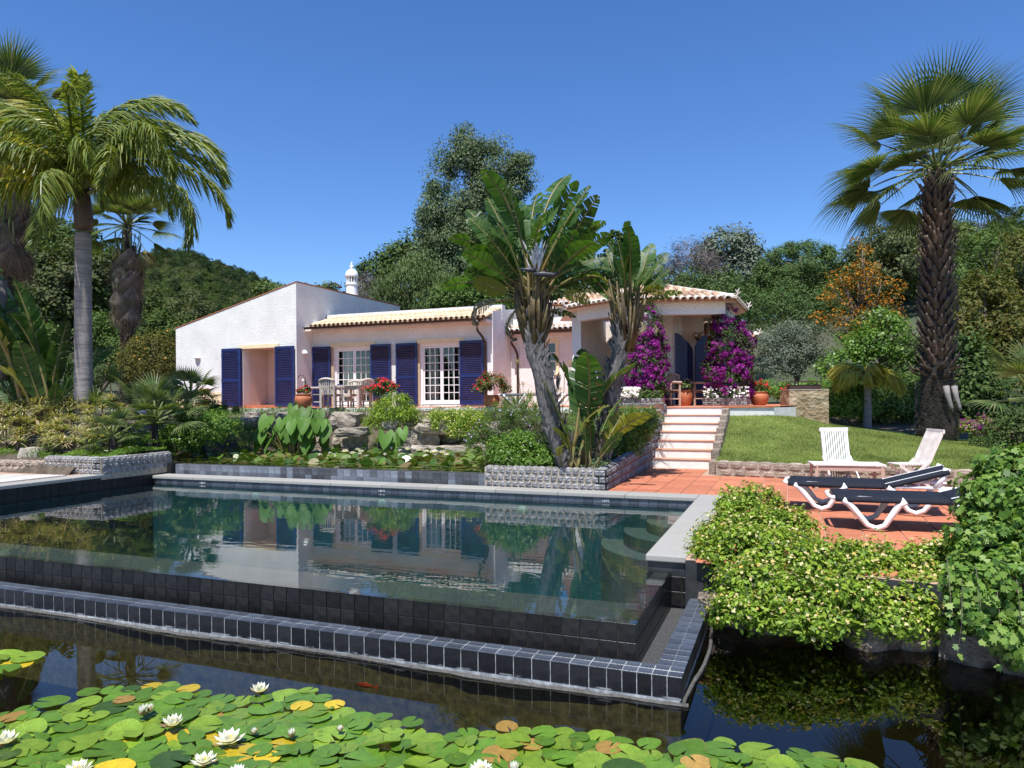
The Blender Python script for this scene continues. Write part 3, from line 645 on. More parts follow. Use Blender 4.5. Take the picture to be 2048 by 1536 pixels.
fr.build('window_frame', M['whitepaint'], wn); MB().box(wx0+.05,YN+.098,wz0+.05,wx1-.05,YN+.102,wz1-.05).build('pane', M['glass'], wn); MB().box(wx0-.2,YN+.32,wz0-.2,wx1+.2,YN+.5,wz1+.2).build('room_interior', M['dark_room'], wn)
def tilefacet(e0, e1, apex0, apex1, keys, parent, name='roof', pitch=.19, lift=.0, maxn=120):
    """one roof facet between eave e0-e1 and upper edge apex0-apex1, laid with barrel tiles that end at the facet's edges"""
    e0, e1, a0, a1 = V(e0), V(e1), V(apex0), V(apex1); m = MB(); nrm = (e1-e0).cross(a0-e0).normalized(); nrm = nrm if nrm.z > 0 else -nrm
    P = [e0, e1, a1, a0] if (a1-a0).length > .01 else [e0, e1, a0]; n = len(P)
    m.add(P+[p-nrm*.06 for p in P], [tuple(range(n)), tuple(range(2*n-1, n-1, -1))]+[(i, n+i, n+(i+1) % n, (i+1) % n) for i in range(n)])
    rfo = m.build(name, M['tile_red'], parent); ex = (e1-e0).normalized(); uy = nrm.cross(ex).normalized()
    if uy.z < 0: uy = -uy
    Lx = (e1-e0).length; hx0, hx1 = (a0-e0).dot(ex), (a1-e0).dot(ex); hy = (a0-e0).dot(uy); q = Matrix((uy.cross(nrm), uy, nrm)).transposed().to_quaternion(); nc = max(2, int(Lx/pitch)); cnt = 0
    for i in range(nc+1):
        x = Lx*i/nc; lim = hy
        if x < hx0: lim = min(lim, hy*x/max(hx0, .01))
        if x > hx1: lim = min(lim, hy*(Lx-x)/max(Lx-hx1, .01))
        s = -.06
        while s < lim-.1 or s < 0:
            k = keys[0] if s < .1 else random.choice(keys[1:])
            p = e0+ex*x+uy*s+nrm*(.004+.008*random.random()); put('tile', bt[k], None, rfo, p, q @ Quaternion((0, 0, 1), random.uniform(-.03, .03)), random.uniform(.95, 1.04)); s += .36; cnt += 1
    return rfo
tk = ('roof_tile_white', 'roof_tile_old', 'roof_tile', 'roof_tile_old')
e0, e1 = V((XE+.03, YN-.45, gy(1022,662,YN-.45).z)), V((-6.35, YN-.45, gy(1155,657,YN-.45).z)); e1.z = e0.z
tilefacet(e0, e1, e0+V((0,1.5,.5)), e1+V((0,1.5,.5)), tk, house); halfgutter(e0+V((0,-.06,-.05)), e1+V((0,-.06,-.05)), .075, house); downpipe(XE+.2, YN-.5, YN, e0.z-.1, 1.9, house)
MB().box(XE+.002,YN-.40,e0.z-.15,XP-.1,YN,e0.z-.07).build('soffit', M['pink'], house)
# --- higher hall roof behind the porch
h0, h1 = gd(1100,608,25.6), gd(1330,598,25.6); h1.z = h0.z
hb0, hb1 = h0+FW*.25, h1+FW*.25
b = MB(); b.add([hb0-Z*3.6, hb1-Z*3.6, hb1+FW*4-Z*3.6, hb0+FW*4-Z*3.6, hb0-Z*.05, hb1-Z*.05, hb1+FW*4-Z*.05, hb0+FW*4-Z*.05], [(0,3,2,1),(4,5,6,7),(0,1,5,4),(1,2,6,5),(2,3,7,6),(3,0,4,7)]); b.build('hall_wall', M['pink'], house)
tilefacet(h0, h1, h0+(h1-h0)*.3+FW*2+Z*.62, h0+(h1-h0)*.85+FW*2+Z*.62, tk, house)
# --- porch: corner bay with hipped tile roof
EVZ = 4.80
LT, LF, RF_, RB = (gz(1133,616,EVZ), gz(1222,601,EVZ), gz(1470,597,EVZ), gz(1492,620,EVZ))
AP0, AP1 = gd(1262,580,22.0), gd(1345,580,22.2); AP0.z = AP1.z = 5.50
BL = LT+FW*3.0; BR = RB+FW*2.5
for a, c, p, q in ((LT, LF, AP0, AP0), (LF, RF_, AP0, AP1), (RF_, RB, AP1, AP1), (RB, BR, AP1, AP1)): tilefacet(a, c, p, q, tk, house, 'porch_roof')
def inset(p, k): c_ = (AP0+AP1)/2; d = V((c_.x-p.x, c_.y-p.y, 0)).normalized(); return V((p.x, p.y, 0))+d*k
pts = [inset(LT, .35), inset(LF, .35), inset(RF_, .35), inset(RB, .35)]
b = MB()
for a, c in zip(pts[:-1], pts[1:]):
    d = (c-a).normalized(); nn = V((d.y, -d.x, 0)); b.add([a+Z*4.42, c+Z*4.42, c-nn*.25+Z*4.42, a-nn*.25+Z*4.42, a+Z*4.74, c+Z*4.74, c-nn*.25+Z*4.74, a-nn*.25+Z*4.74], [(0,3,2,1),(4,5,6,7),(0,1,5,4),(1,2,6,5),(2,3,7,6),(3,0,4,7)])
b.build('porch_beam', M['white'], house)
b = MB(); b.add([V((p.x,p.y,4.738)) for p in (LT,LF,RF_,RB,BR,BL)], [(0,1,2,3,4,5)]); b.build('porch_ceiling', M['pink'], house)
for a, c in ((LF, AP0), (RF_, AP1), (RB, AP1)):
    d = c-a; n = 7; ydir = d.normalized(); xx = ydir.cross(Z).normalized(); q = Matrix((xx, ydir, xx.cross(ydir))).transposed().to_quaternion()
    for i in range(n): put('ridge_tile', bt['roof_tile_white'], None, house, a+d*(i/n)+Z*.04, q, 1.1)
def finial(p, d):
    p = V(p)
    """upswept white corner ornament"""
    d = V((d.x, d.y, 0)).normalized(); m = MB(); m.tube([p-d*.12+Z*.03, p+d*.05+Z*.06, p+d*.14+Z*.16, p+d*.17+Z*.30, p+d*.24+Z*.42], [.055,.06,.045,.035,.008], 7); m.tube([p+d*.13+Z*.16, p+d*.24+Z*.2, p+d*.31+Z*.28], [.035,.03,.006], 6); m.tube([p+d*.16+Z*.27, p+d*.07+Z*.33, p+d*.03+Z*.40], [.03,.025,.006], 6)
    m.v = [tuple(p+(V(q)-p)*.62) for q in m.v]; m.build('roof_finial', M['roof_tile_white'], house, smooth=True)
cc_ = (AP0+AP1)/2
for p in (LT, LF, RF_, RB): finial(V(p), V(p)-cc_)
# porch walls behind, left pier, arched openings on the right
PF = 1.88
A_ = gd(1163,812,21.5); pw = [V((A_.x,A_.y,0)), V((A_.x,A_.y,0))+V((.25,3.,0)), gd(1345,800,24.2), gd(1350,800,21.9), gd(1420,800,24.0)]
b = MB(); p = V((A_.x, A_.y, 0)); b.box(p.x-.28,p.y,1.2,p.x,p.y+3.6,4.74); b.build('porch_pier', M['white'], house)
b = MB(); b.box(p.x,p.y+3.2,1.2,-2.6,p.y+3.5,4.74); b.build('porch_back_wall', M['pink'], house)
# arched arcade wall on the right, running back along the view
w0, w1 = gd(1347,812,22.2), gd(1409,812,27.5); w0.z = w1.z = 0; wd = (w1-w0).normalized(); wn_ = V((wd.y, -wd.x, 0)); WL = (w1-w0).length
b = MB(); b.add([w0+Z*1.2, w1+Z*1.2, w1-wn_*.3+Z*1.2, w0-wn_*.3+Z*1.2, w0+Z*4.74, w1+Z*4.74, w1-wn_*.3+Z*4.74, w0-wn_*.3+Z*4.74], [(0,3,2,1),(4,5,6,7),(0,1,5,4),(1,2,6,5),(2,3,7,6),(3,0,4,7)]); b.build('arcade_wall', M['white'], house)
def archleaf(p, dirv, w_, z0, z1, right=True):
    """arched louvred shutter leaf standing out from p along dirv"""
    d = V((dirv.x, dirv.y, 0)).normalized(); n_ = V((d.y, -d.x, 0)); out = []; k = 8
    def top(u): return z1-.34*(u**2)
    us = [i/k for i in range(k+1)]
    P = [(u*w_, z0) for u in us]+[(u*w_, top(u if right else 1-u)) for u in reversed(us)]
    m = MB(); m.add([p+d*u+n_*.02+Z*z for u, z in P]+[p+d*u-n_*.02+Z*z for u, z in P], [tuple(range(len(P))), tuple(range(2*len(P)-1, len(P)-1, -1))]+[(i, (i+1) % len(P), len(P)+(i+1) % len(P), len(P)+i) for i in range(len(P))])
    o_ = m.build('arched_shutter', M['bluepaint'], house)
    s_ = MB(); z = z0+.12
    while z < z1-.1:
        um = w_-.07 if z < z1-.36 else w_*math.sqrt(max(0, (z1-.04-z)/.34))*.95
        x0_, x1_ = (.07, um) if right else (w_-um, w_-.07)
        if x1_-x0_ > .05:
            c_ = p+d*((x0_+x1_)/2)+Z*z; R = Matrix((d, n_, Z)).transposed() @ Matrix.Rotation(math.radians(38), 3, 'X'); s_.obox(c_, (x1_-x0_, .062, .012), R)
        z += .075
    tag(s_.build('louvre_slats', M['bluepaint'], o_), kind='stuff'); return o_
SA = R0*1.0
for (px, D, dr, wv, rt) in ((1351,22.0,R0*.55+FW*-.35,.38,True),(1366,23.2,R0*.5+FW*-.5,.38,True),(1381,24.5,R0*.3-FW*.5,.3,True)):
    q = gd(px,812,D); archleaf(V((q.x,q.y,0)), dr, wv, PF+.02, 4.12 if px < 1360 else 4.0, rt)
q = gd(1391,812,21.4); archleaf(V((q.x,q.y,0)), R0*.7+FW*.3, .42, PF+.02, 4.0, False)
q = gd(1410,812,22.6); archleaf(V((q.x,q.y,0)), R0, .5, PF+.02, 3.7, True)
# right-hand end wall, low tiled eave and rain pipe beyond the second column
q0, q1 = gd(1398,812,23.6), gd(1506,812,23.2); b = MB(); b.add([V((q0.x,q0.y,1.2)),V((q1.x,q1.y,1.2)),V((q1.x,q1.y,1.2))+FW*3,V((q0.x,q0.y,1.2))+FW*3,V((q0.x,q0.y,4.05)),V((q1.x,q1.y,4.05)),V((q1.x,q1.y,4.05))+FW*3,V((q0.x,q0.y,4.05))+FW*3], [(0,3,2,1),(4,5,6,7),(0,1,5,4),(1,2,6,5),(2,3,7,6),(3,0,4,7)]); b.build('end_wall', M['pink'], house)
e0, e1 = gd(1392,676,23.0), gd(1513,676,22.6); e1.z = e0.z
tilefacet(e0, e1, e0+FW*1.7+Z*.62, e1+FW*1.7-R0*.6+Z*.62, tk, house); finial(V(e1), R0); halfgutter(e0-FW*.06-Z*.03, e1-FW*.06-Z*.03, .075, house)
m = MB(); m.tube([e1-Z*.08, e1-R0*.03-Z*.3, e1-R0*.16-Z*.42, e1-R0*.16-Z*1.9], .045, 8); m.build('downpipe', M['brown_metal'], house, smooth=True)
# columns carrying the porch (bougainvillea climbs them) and their sett planters
CL, CR = gd(1292,811,19.7), gd(1456,808,20.3)
for c_ in (CL, CR): MB().box(c_.x-.2,c_.y-.2,1.7,c_.x+.2,c_.y+.2,4.45).build('porch_column', M['white'], house)
# ================================================================== house terrace
ht = sheet('house_terrace', [(-24,19.6),(-9,19.3),(-5.0,18.35),(-2.84,18.27),(-2.84,18.6),(-1.5,18.6),(-1.5,18.27),(-.35,19.1),(.3,20.5),(.3,25),(-24,25)], 1.876, M['terracotta'])
b = MB(); b.add([(x, y, z) for x, y in [(-24,19.6),(-9,19.3),(-5.0,18.35),(-2.84,18.27)] for z in (.6,1.875)], [(0,1,3,2),(2,3,5,4),(4,5,7,6)]); b.add([(x, y, z) for x, y in [(-1.5,18.27),(-.35,19.1),(.3,20.5)] for z in (.8,1.84)], [(0,1,3,2),(2,3,5,4)]); b.build('terrace_edge', M['step_white'], ht)
b = MB(); b.add([(x+dx, y+dy_, z) for z in (1.845,1.882) for x, y, dx, dy_ in ((-5.0,18.35,0,-.03),(-2.86,18.27,0,-.03),(-2.86,18.27,0,.3),(-5.0,18.35,0,.3))], [(0,3,2,1),(4,5,6,7),(0,1,5,4),(1,2,6,5),(2,3,7,6),(3,0,4,7)]); b.add([(x, y, z) for z in (1.842,1.882) for x, y in ((-1.5,18.24),(-.33,19.07),(-.45,19.3),(-1.5,18.6))], [(0,3,2,1),(4,5,6,7),(0,1,5,4),(1,2,6,5),(2,3,7,6),(3,0,4,7)]); b.build('nosing', M['terracotta'], ht)
# ================================================================== hills and woods
def lin(x, tab):
    xs_, ys_ = zip(*tab); return float(np.interp(x, xs_, ys_))
R1Y = [(-1500,260),(-600,350),(0,470),(60,492),(140,535),(220,590),(320,640),(420,668),(520,690),(700,705),(1000,700),(1300,665),(1450,640),(1600,630),(1700,622),(1850,580),(2048,555),(2600,490),(3600,430)]
R1D = [(-1500,150),(0,170),(600,150),(1000,95),(1400,85),(2048,95),(3600,95)]
R2Y = [(-1500,640),(100,560),(200,540),(300,520),(350,514),(400,522),(450,543),(500,562),(550,582),(650,628),(800,690),(1200,715),(3600,715)]
def pxof(x, y):
    d = x*FW.x+y*FW.y; l = x*R0.x+y*R0.y
    if d <= 1e-3: return 3600 if l > 0 else -1500
    return max(-1500, min(3600, CX+F*l/d))
def terrain(x, y):
    D = math.hypot(x, y); px = pxof(x, y); c = max(.35, (x*FW.x+y*FW.y)/max(D, .1)); d1 = lin(px, R1D); z1 = H+(HY-lin(px, R1Y))/F*d1*c
    d2 = 600; z2 = H+(HY-lin(px, R2Y))/F*d2*c
    z = np.interp(D, [0,26,36,d1*.7,d1,d1*1.35,d2*.65,d2,d2*1.5,d2*3], [1.0,1.55,1.9,1.9+(z1-1.9)*.62,z1,z1*.85,max(z1*.5,z2*.55),z2,z2*.7,z2*.5])
    return float(z)+(.0 if D < 34 else .35*math.sin(x*.11)*math.cos(y*.09)*min(1, (D-34)/40))
DS = [26.8,28,30,33,36,40,46,54,64,76,90,105,125,145,165,185,210,240,280,340,410,490,560,600,640,720,850,1100,1500]; NA = 110
vs_, fs_ = [], []
for i, D in enumerate(DS):
    for k in range(NA+1):
        a = math.radians(-88+176*k/NA)-0; x = D*(FW.x*math.cos(a)+R0.x*math.sin(a)); y = D*(FW.y*math.cos(a)+R0.y*math.sin(a)); vs_.append((x, y, terrain(x, y)))
for i in range(len(DS)-1):
    for k in range(NA): p = i*(NA+1)+k; fs_.append((p, p+1, p+NA+2, p+NA+1))
hl = link('hills', npmesh('hills', vs_, fs_, True), M['hill']); tag(hl, kind='structure')
# ground of the near garden: one sheet under everything, lower than every terrace
def gnear(x, y):
    if x < -12.4:                                          # left garden bed, rising to the back
        if y < 10.1: return .55
        return min(1.75, .95+.075*(y-10.1)+.02*max(0, -13-x)) if (y > 10.1 and not (x > -15.6 and 11.9 < y < 14.2+(-15.2-x)*-.95)) else .5
    if x < -5.05: return .4 if y < 17 else min(1.78, .6+(y-17)*.75)
    if x < -2.9: return .4 if y < 11.7 else .84+max(0, y-12)*.155
    if x < -1.45: return .3
    return .2 if y < 18.5 else min(1.55, .6+.10*(y-18.5))
gv, gf = [], []; NX, NY = 111, 71
for j in range(NY):
    for i in range(NX):
        x = -46+i*.8; y = 5.7+j*.4; gv.append((x, y, gnear(x, y)))
for j in range(NY-1):
    for i in range(NX-1):
        x, y = -46+(i+.5)*.8, 5.7+(j+.5)*.4
        if -13.0 < x < -1.0 and y < 11.9: continue
        if x > -1.6 and y < 14.5: continue
        p = j*NX+i; gf.append((p, p+1, p+NX+1, p+NX))
gn = link('garden_ground', npmesh('garden_ground', gv, gf), M['soil']); tag(gn, kind='structure')
# ------------------------------------------------------------------ woods (reads as one mass): points with five crown kinds
def crown_mesh(name, kind, m, r):
    if kind == 'pine': E = [(0,0,.66,.30,.30,.16),(.08,.05,.82,.24,.24,.13),(-.05,.03,.95,.15,.15,.12),(0,0,.5,.3,.3,.1)]; nl, rc, ls = 3600, .10, .034
    elif kind == 'tall': E = [(0,0,.45,.30,.30,.32),(.06,.02,.72,.24,.24,.26),(-.08,.05,.6,.25,.25,.25)]; nl, rc, ls = 4200, .11, .036
    else: E = [(0,0,.42,.46,.46,.36),(.2,.1,.5,.3,.3,.3),(-.2,-.08,.48,.32,.3,.3),(.05,-.2,.55,.3,.3,.3)]; nl, rc, ls = 4800, .13, .038
    P, N, C = clump_points(E, 46, rc, nl, r, -.5, .12); v, f = leafcards(P, N, ls, .62, .2, r, .3); me = npmesh(name, v, f); me.materials.append(m); return me
def foliage(name, dark, light, trans=.2): return leafmat(name, [dark, tuple((a+b)/2 for a, b in zip(dark, light)), light], .85, trans, .08, .2)
WM = [foliage('wood_a', (.038,.068,.020), (.105,.15,.045)), foliage('wood_b', (.06,.09,.03), (.145,.18,.06)), foliage('wood_c', (.06,.078,.034), (.13,.145,.065)), foliage('wood_d', (.022,.045,.02), (.055,.085,.036))]
srcs = []
for i, (k, m) in enumerate((('round', WM[0]), ('round', WM[1]), ('tall', WM[2]), ('tall', WM[0]), ('pine', WM[3]))):
    o = bpy.data.objects.new('wood_crown', crown_mesh('wood_crown', k, m, np.random.RandomState(30+i))); srcs.append(o)
rw = np.random.RandomState(5); pts_, kk, sc_, rt_ = [], [], [], []
def addwood(px0, px1, D0, D1f, n, hmin, hmax, kinds, skip=None):
    c = 0; tries = 0
    while c < n and tries < n*6:
        tries += 1; px = rw.uniform(px0, px1); dm = D1f(px) if callable(D1f) else D1f; D = math.sqrt(rw.uniform(D0**2, dm**2)); q = ray(px, HY); q.z = 0; x, y = q.x*D, q.y*D
        if skip and skip(px, D): continue
        pts_.append((x, y, terrain(x, y)-.3)); kk.append(rw.choice(kinds)); sc_.append(rw.uniform(hmin, hmax)); rt_.append(rw.uniform(0, 6.28)); c += 1
d1 = lambda p: lin(p, R1D)*1.08
addwood(-500, 200, 44, d1, 360, 5.5, 9.5, [0,1,2,3,0,1])
addwood(200, 640, 44, d1, 260, 3.5, 6.5, [0,1,2,3,0,1])
addwood(560, 1250, 44, d1, 170, 4.5, 8, [0,1,2,3])
addwood(1250, 1760, 66, d1, 150, 4, 7, [0,1,1,2,3,0])
addwood(1760, 2700, 50, d1, 330, 4, 7.5, [0,1,1,2,3,0])
addwood(-200, 800, 400, 660, 1900, 7, 11, [3,4,4,2,4])
addwood(-100, 800, 185, 400, 1100, 5, 9, [0,1,2,3,4])
pm_ = bpy.data.meshes.new('woods'); pm_.from_pydata(pts_, [], [])
for nm, dat, tp in (('kind', kk, 'INT'), ('size', sc_, 'FLOAT'), ('turn', rt_, 'FLOAT')):
    a = pm_.attributes.new(nm, tp, 'POINT'); a.data.foreach_set('value', dat)
wo = link('hillside_woods', pm_, None); tag(wo, 'dense green woods covering the hillsides behind the villa', 'woods', kind='stuff')
gt = bpy.data.node_groups.new('woods', 'GeometryNodeTree'); gt.interface.new_socket('Geometry', in_out='INPUT', socket_type='NodeSocketGeometry'); gt.interface.new_socket('Geometry', in_out='OUTPUT', socket_type='NodeSocketGeometry')
gi, go = gt.nodes.new('NodeGroupInput'), gt.nodes.new('NodeGroupOutput'); jn = gt.nodes.new('GeometryNodeJoinGeometry')
def named(nm, tp): n = gt.nodes.new('GeometryNodeInputNamedAttribute'); n.data_type = tp; n.inputs[0].default_value = nm; return n.outputs[0]
ka, sa, ta = named('kind', 'INT'), named('size', 'FLOAT'), named('turn', 'FLOAT'); cx = gt.nodes.new('ShaderNodeCombineXYZ'); gt.links.new(ta, cx.inputs[2])
for i, o in enumerate(srcs):
    oi = gt.nodes.new('GeometryNodeObjectInfo'); oi.inputs[0].default_value = o; ip = gt.nodes.new('GeometryNodeInstanceOnPoints'); cp = gt.nodes.new('FunctionNodeCompare'); cp.data_type = 'INT'; cp.operation = 'EQUAL'
    ii = [s for s in cp.inputs if s.enabled]; gt.links.new(ka, ii[0]); ii[1].default_value = i
    mp = gt.nodes.new('GeometryNodeMeshToPoints'); gt.links.new(gi.outputs[0], mp.inputs[0])
    gt.links.new(mp.outputs[0], ip.inputs['Points']); gt.links.new(cp.outputs[0], ip.inputs['Selection']); gt.links.new(oi.outputs['Geometry'], ip.inputs['Instance']); gt.links.new(sa, ip.inputs['Scale']); gt.links.new(cx.outputs[0], ip.inputs['Rotation']); gt.links.new(ip.outputs[0], jn.inputs[0])
gt.links.new(jn.outputs[0], go.inputs[0]); wo.modifiers.new('woods', 'NODES').node_group = gt
# ------------------------------------------------------------------ single trees and shrubs placed by sight line + distance
M['bark'] = mat('bark', (.16,.125,.095), .9, .3, 8, .8, 25, dist=.03, stretch=(1, 1, .3))
M['bark_grey'] = mat('bark_grey', (.26,.24,.22), .9, .3, 8, .6, 25, dist=.03, stretch=(1, 1, .3))
def plant(name, label, cat, D, ells, nleaf, ls, m, rc=None, base=None, zbase=None, trunk=.12, nclump=None, aspect=.5, zmin=-.5, inner=.18, flowers=None, bark='bark', droop=0., depth=1., group=None, seed=None, limbs=7, fold=.15, upb=.25, part='foliage', flat=.85, extra=None):
    """ells: (px,py,rx,ry[,dD]) as sighted at distance D; becomes ellipsoids with real depth; trunk and limbs reach into the crown"""
    r = np.random.RandomState(seed if seed is not None else abs(hash(label)) % 99991 if False else sum(map(ord, label)) % 99991); E = []
    for e in ells:
        d = D+(e[4] if len(e) > 4 else 0); c = gd(e[0], e[1], d); k = d/F; E.append((c.x, c.y, c.z, e[2]*k, e[2]*k*depth, e[3]*k))
    bx = base if base else ells[0][0]; q = ray(bx, HY); x, y = q.x*D, q.y*D; zb = zbase if zbase is not None else (terrain(x, y) if D > 26 else gnear(x, y))
    root = thing(name, label, cat, (x, y, zb), group)
    rc = rc or np.mean([e[3] for e in E])*.35; nc = nclump or max(12, nleaf//45)
    P, N, C = clump_points(E, nc, rc, nleaf, r, zmin, inner, flat); P[:, 2] = np.maximum(P[:, 2], zb+.03)
    v, f = leafcards(P, N, ls, aspect, fold, r, upb, droop=droop); v = v-np.array(root.location)
    me = npmesh(part, v, f); me.materials.append(m); fo = inst(part, me, root); fo['kind'] = 'stuff'
    if trunk:
        t = MB(); b0 = V((x, y, zb-.1)); cen = [V(e[:3]) for e in E]; top = max(cen, key=lambda c_: c_.z); mid = b0.lerp(top, .45)+V((r.uniform(-.1, .1), r.uniform(-.1, .1), 0))*trunk*4
        t.tube([b0, b0.lerp(mid, .5), mid, mid.lerp(top, .6), top], [trunk*1.2, trunk, trunk*.8, trunk*.5, trunk*.15], 8, True, .2)
        for i in range(limbs):
            c_ = V(C[r.randint(len(C))]); a = b0.lerp(top, r.uniform(.25, .8)); a = a if a.z < c_.z else b0.lerp(top, .3); t.tube([a, a.lerp(c_, .5)+V((0, 0, .06*(c_-a).length)), c_], [trunk*.45, trunk*.28, trunk*.08], 6)
        t.build('trunk', M[bark], root, smooth=True)
    if flowers:
        for fn, fm, n, fs in flowers:
            i = r.randint(0, len(C), n); d = sphere_dirs(n, r, -.1); P2 = C[i]+d*rc*.95; P2 = P2[P2[:, 2] > zb]
            v2, f2 = leafcards(P2, d[:len(P2)]+np.array([0, 0, .3]), fs, .8, .25, r, .3); me = npmesh(fn, v2-np.array(root.location), f2); me.materials.append(fm); o_ = inst(fn, me, root); o_['kind'] = 'stuff'
    return root
L_ = {}
L_['euc'] = leafmat('euc', [(0.065,0.111,0.049),(0.130,0.182,0.085),(0.208,0.247,0.130)], .65, .2, .14)
L_['green'] = leafmat('green', [(0.046,0.091,0.021),(0.098,0.163,0.039),(0.156,0.221,0.065)], .65, .3, .14)
L_['pepper'] = leafmat('pepper', [(0.058,0.098,0.033),(0.111,0.163,0.052),(0.156,0.208,0.078)], .65, .3, .14)
L_['dark'] = leafmat('dark', [(0.031,0.062,0.017),(0.065,0.111,0.029),(0.104,0.150,0.044)], .65, .2, .14)
L_['pine'] = leafmat('pine', [(0.039,0.078,0.021),(0.078,0.130,0.036),(0.117,0.169,0.055)], .65, .15, .14)
L_['olive'] = leafmat('olive', [(.09,.115,.075),(.14,.17,.12),(.20,.23,.17)], .65, .2, .14)
L_['brown'] = leafmat('brown', [(0.058,0.078,0.018),(0.111,0.124,0.029),(0.169,0.143,0.046),(0.130,0.156,0.039)], .65, .3, .14)
L_['bright'] = leafmat('bright', [(0.072,0.143,0.019),(0.130,0.247,0.033),(0.208,0.325,0.052)], .4, .35, .4)
L_['yellowgreen'] = leafmat('yellowgreen', [(0.130,0.182,0.026),(0.234,0.286,0.052),(0.338,0.351,0.078)], .4, .35, .4)
L_['twig'] = leafmat('twig', [(.10,.085,.08),(.14,.12,.11),(.19,.165,.15)], .9, .0, .1)
L_['orange'] = leafmat('orange', [(.30,.11,.012),(.46,.18,.015),(.50,.23,.03)], .6, .3, .2)
L_['fruit'] = leafmat('fruit', [(.55,.22,.02),(.62,.33,.04)], .5, .0, .4)
L_['magenta'] = leafmat('magenta', [(.17,.010,.14),(.27,.016,.22),(.37,.04,.31),(.20,.012,.17)], .6, .35, .2, tr_tint=(1.1, .6, 1.1))
# behind the house
plant('eucalyptus_tree', 'tall eucalyptus with gaps in its crown, rising behind the villa roof', 'tree', 47, [(938,285,24,36),(930,330,30,36),(893,325,20,34),(880,370,28,34),(862,420,26,32),(900,420,34,34),(965,330,26,40),(985,300,26,34),(1005,345,30,34),(965,390,40,36),(1046,325,18,22),(1040,370,24,30),(1015,410,34,40),(920,470,44,36),(985,460,44,44),(868,490,26,34),(1030,470,30,44),(900,545,48,44),(960,540,50,44),(1015,545,44,44),(875,455,34,36),(905,495,46,36),(960,495,52,40),(1015,495,40,40),(855,545,38,38),(840,500,22,26),(940,420,40,36)], 85000, .21, L_['euc'], .8, (955), 2.4, .30, 340, .35, -.7, .2, droop=.6, limbs=24, flat=1.1)
plant('pepper_tree', 'feathery light green tree with drooping foliage behind the chimney', 'tree', 42, [(815,575,55,45),(850,610,48,50),(785,610,35,40),(830,540,30,25),(870,560,35,35)], 13000, .22, L_['pepper'], .75, 830, 2.0, .2, 150, .3, -.5, .2, droop=1.2)
plant('broad_tree', 'dark broad tree on the slope left of the eucalyptus', 'tree', 55, [(800,530,50,40),(760,555,42,40),(835,505,35,30),(730,590,35,40),(880,520,40,60)], 9000, .32, L_['dark'], 1.0, 790, None, .3)
plant('broad_tree', 'dark leafy tree between the eucalyptus and the giant strelitzia', 'tree', 44, [(1030,560,60,60),(980,590,60,50),(1080,590,50,50),(930,600,50,40)], 11000, .25, L_['dark'], .9, 1000, 2.2, .2)
plant('leafy_shrub', 'mid green shrub just over the tiled eave of the middle wing', 'shrub', 33, [(940,600,45,35),(890,605,30,30),(990,610,35,35)], 7000, .16, L_['green'], .5, 930, 2.0, .1)
plant('bare_shrub', 'leafless grey twiggy tree right of the white chimney', 'tree', 46, [(735,585,28,36),(760,600,30,35),(655,590,22,14)], 3500, .35, L_['twig'], .6, 735, 2.2, .12, aspect=.06, bark='bark_grey', limbs=14)
plant('round_tree', 'small green tree topping the wall behind the villa chimney', 'tree', 40, [(650,580,16,12),(535,582,26,14),(560,590,30,18),(610,585,24,10)], 2600, .2, L_['pepper'], .4, 600, 2.0, .1)
plant('umbrella_pine', 'wide domed stone pine on the right-hand hillside', 'tree', 62, [(1605,540,86,48),(1560,560,50,45),(1650,560,48,42),(1600,512,60,24),(1610,590,80,45)], 24000, .24, L_['pine'], .62, 1605, None, .3, 220, .3, -.3, .1)
plant('broad_tree', 'grey green broad tree on the skyline left of the domed pine', 'tree', 66, [(1460,500,52,40),(1490,520,40,35),(1425,520,40,35),(1465,550,60,40)], 8000, .35, L_['olive'], 1.0, 1460, None, .25)
plant('bare_shrub', 'leafless greyish grove on the slope above the porch roof', 'tree', 60, [(1385,520,46,38),(1350,540,40,30),(1420,545,40,30)], 5200, .5, L_['twig'], .9, 1385, None, .15, aspect=.07, bark='bark_grey', limbs=14)
plant('young_pine', 'rounded young pine close behind the porch roof', 'tree', 38, [(1440,590,60,45),(1400,620,50,50),(1490,620,50,50),(1370,570,35,30)], 11000, .2, L_['pine'], .6, 1440, 2.2, .2, aspect=.25)
plant('young_pine', 'rounded young pine right of the porch, above the silvery olive', 'tree', 42, [(1560,610,50,40),(1600,650,55,50),(1530,640,45,50),(1640,620,45,45)], 11000, .2, L_['pine'], .6, 1570, 2.4, .2, aspect=.25)
for i, (px, py, h) in enumerate(((1240,455,34),(1255,450,40),(1222,462,24))):
    plant('cypress_tree', ['slim dark cypress, middle of three between the strelitzias', 'slim dark cypress, right of three between the strelitzias', 'shortest slim cypress, left of three between the strelitzias'][i], 'tree', 80, [(px,py+h*.4,5,h*.6),(px,py+h,6,h*.7),(px,py+h*2,7,h*.8),(px,py+h*3.2,7,h*.9)], 1900, .5, L_['dark'], .3, px, None, .15, limbs=0, group='cypresses between the strelitzias')
plant('olive_tree', 'silvery grey olive tree behind the terracotta pot and hedge', 'tree', 31, [(1590,700,52,48),(1560,730,45,45),(1625,725,45,45),(1600,660,35,25),(1540,690,30,40)], 14000, .11, L_['olive'], .45, 1590, 1.7, .14, 200, .35)
plant('flowering_tree', 'orange flowering tree with bare dark branches left of the thick palm', 'tree', 28, [(1690,590,46,46),(1660,635,30,22),(1735,560,40,60),(1750,640,50,50),(1700,660,44,40),(1780,600,26,40),(1725,500,20,30)], 4200, .11, L_['brown'], .3, 1722, 1.5, .13, 120, .3, -.8, .45, [('blossom', L_['orange'], 2300, .09)], limbs=60)
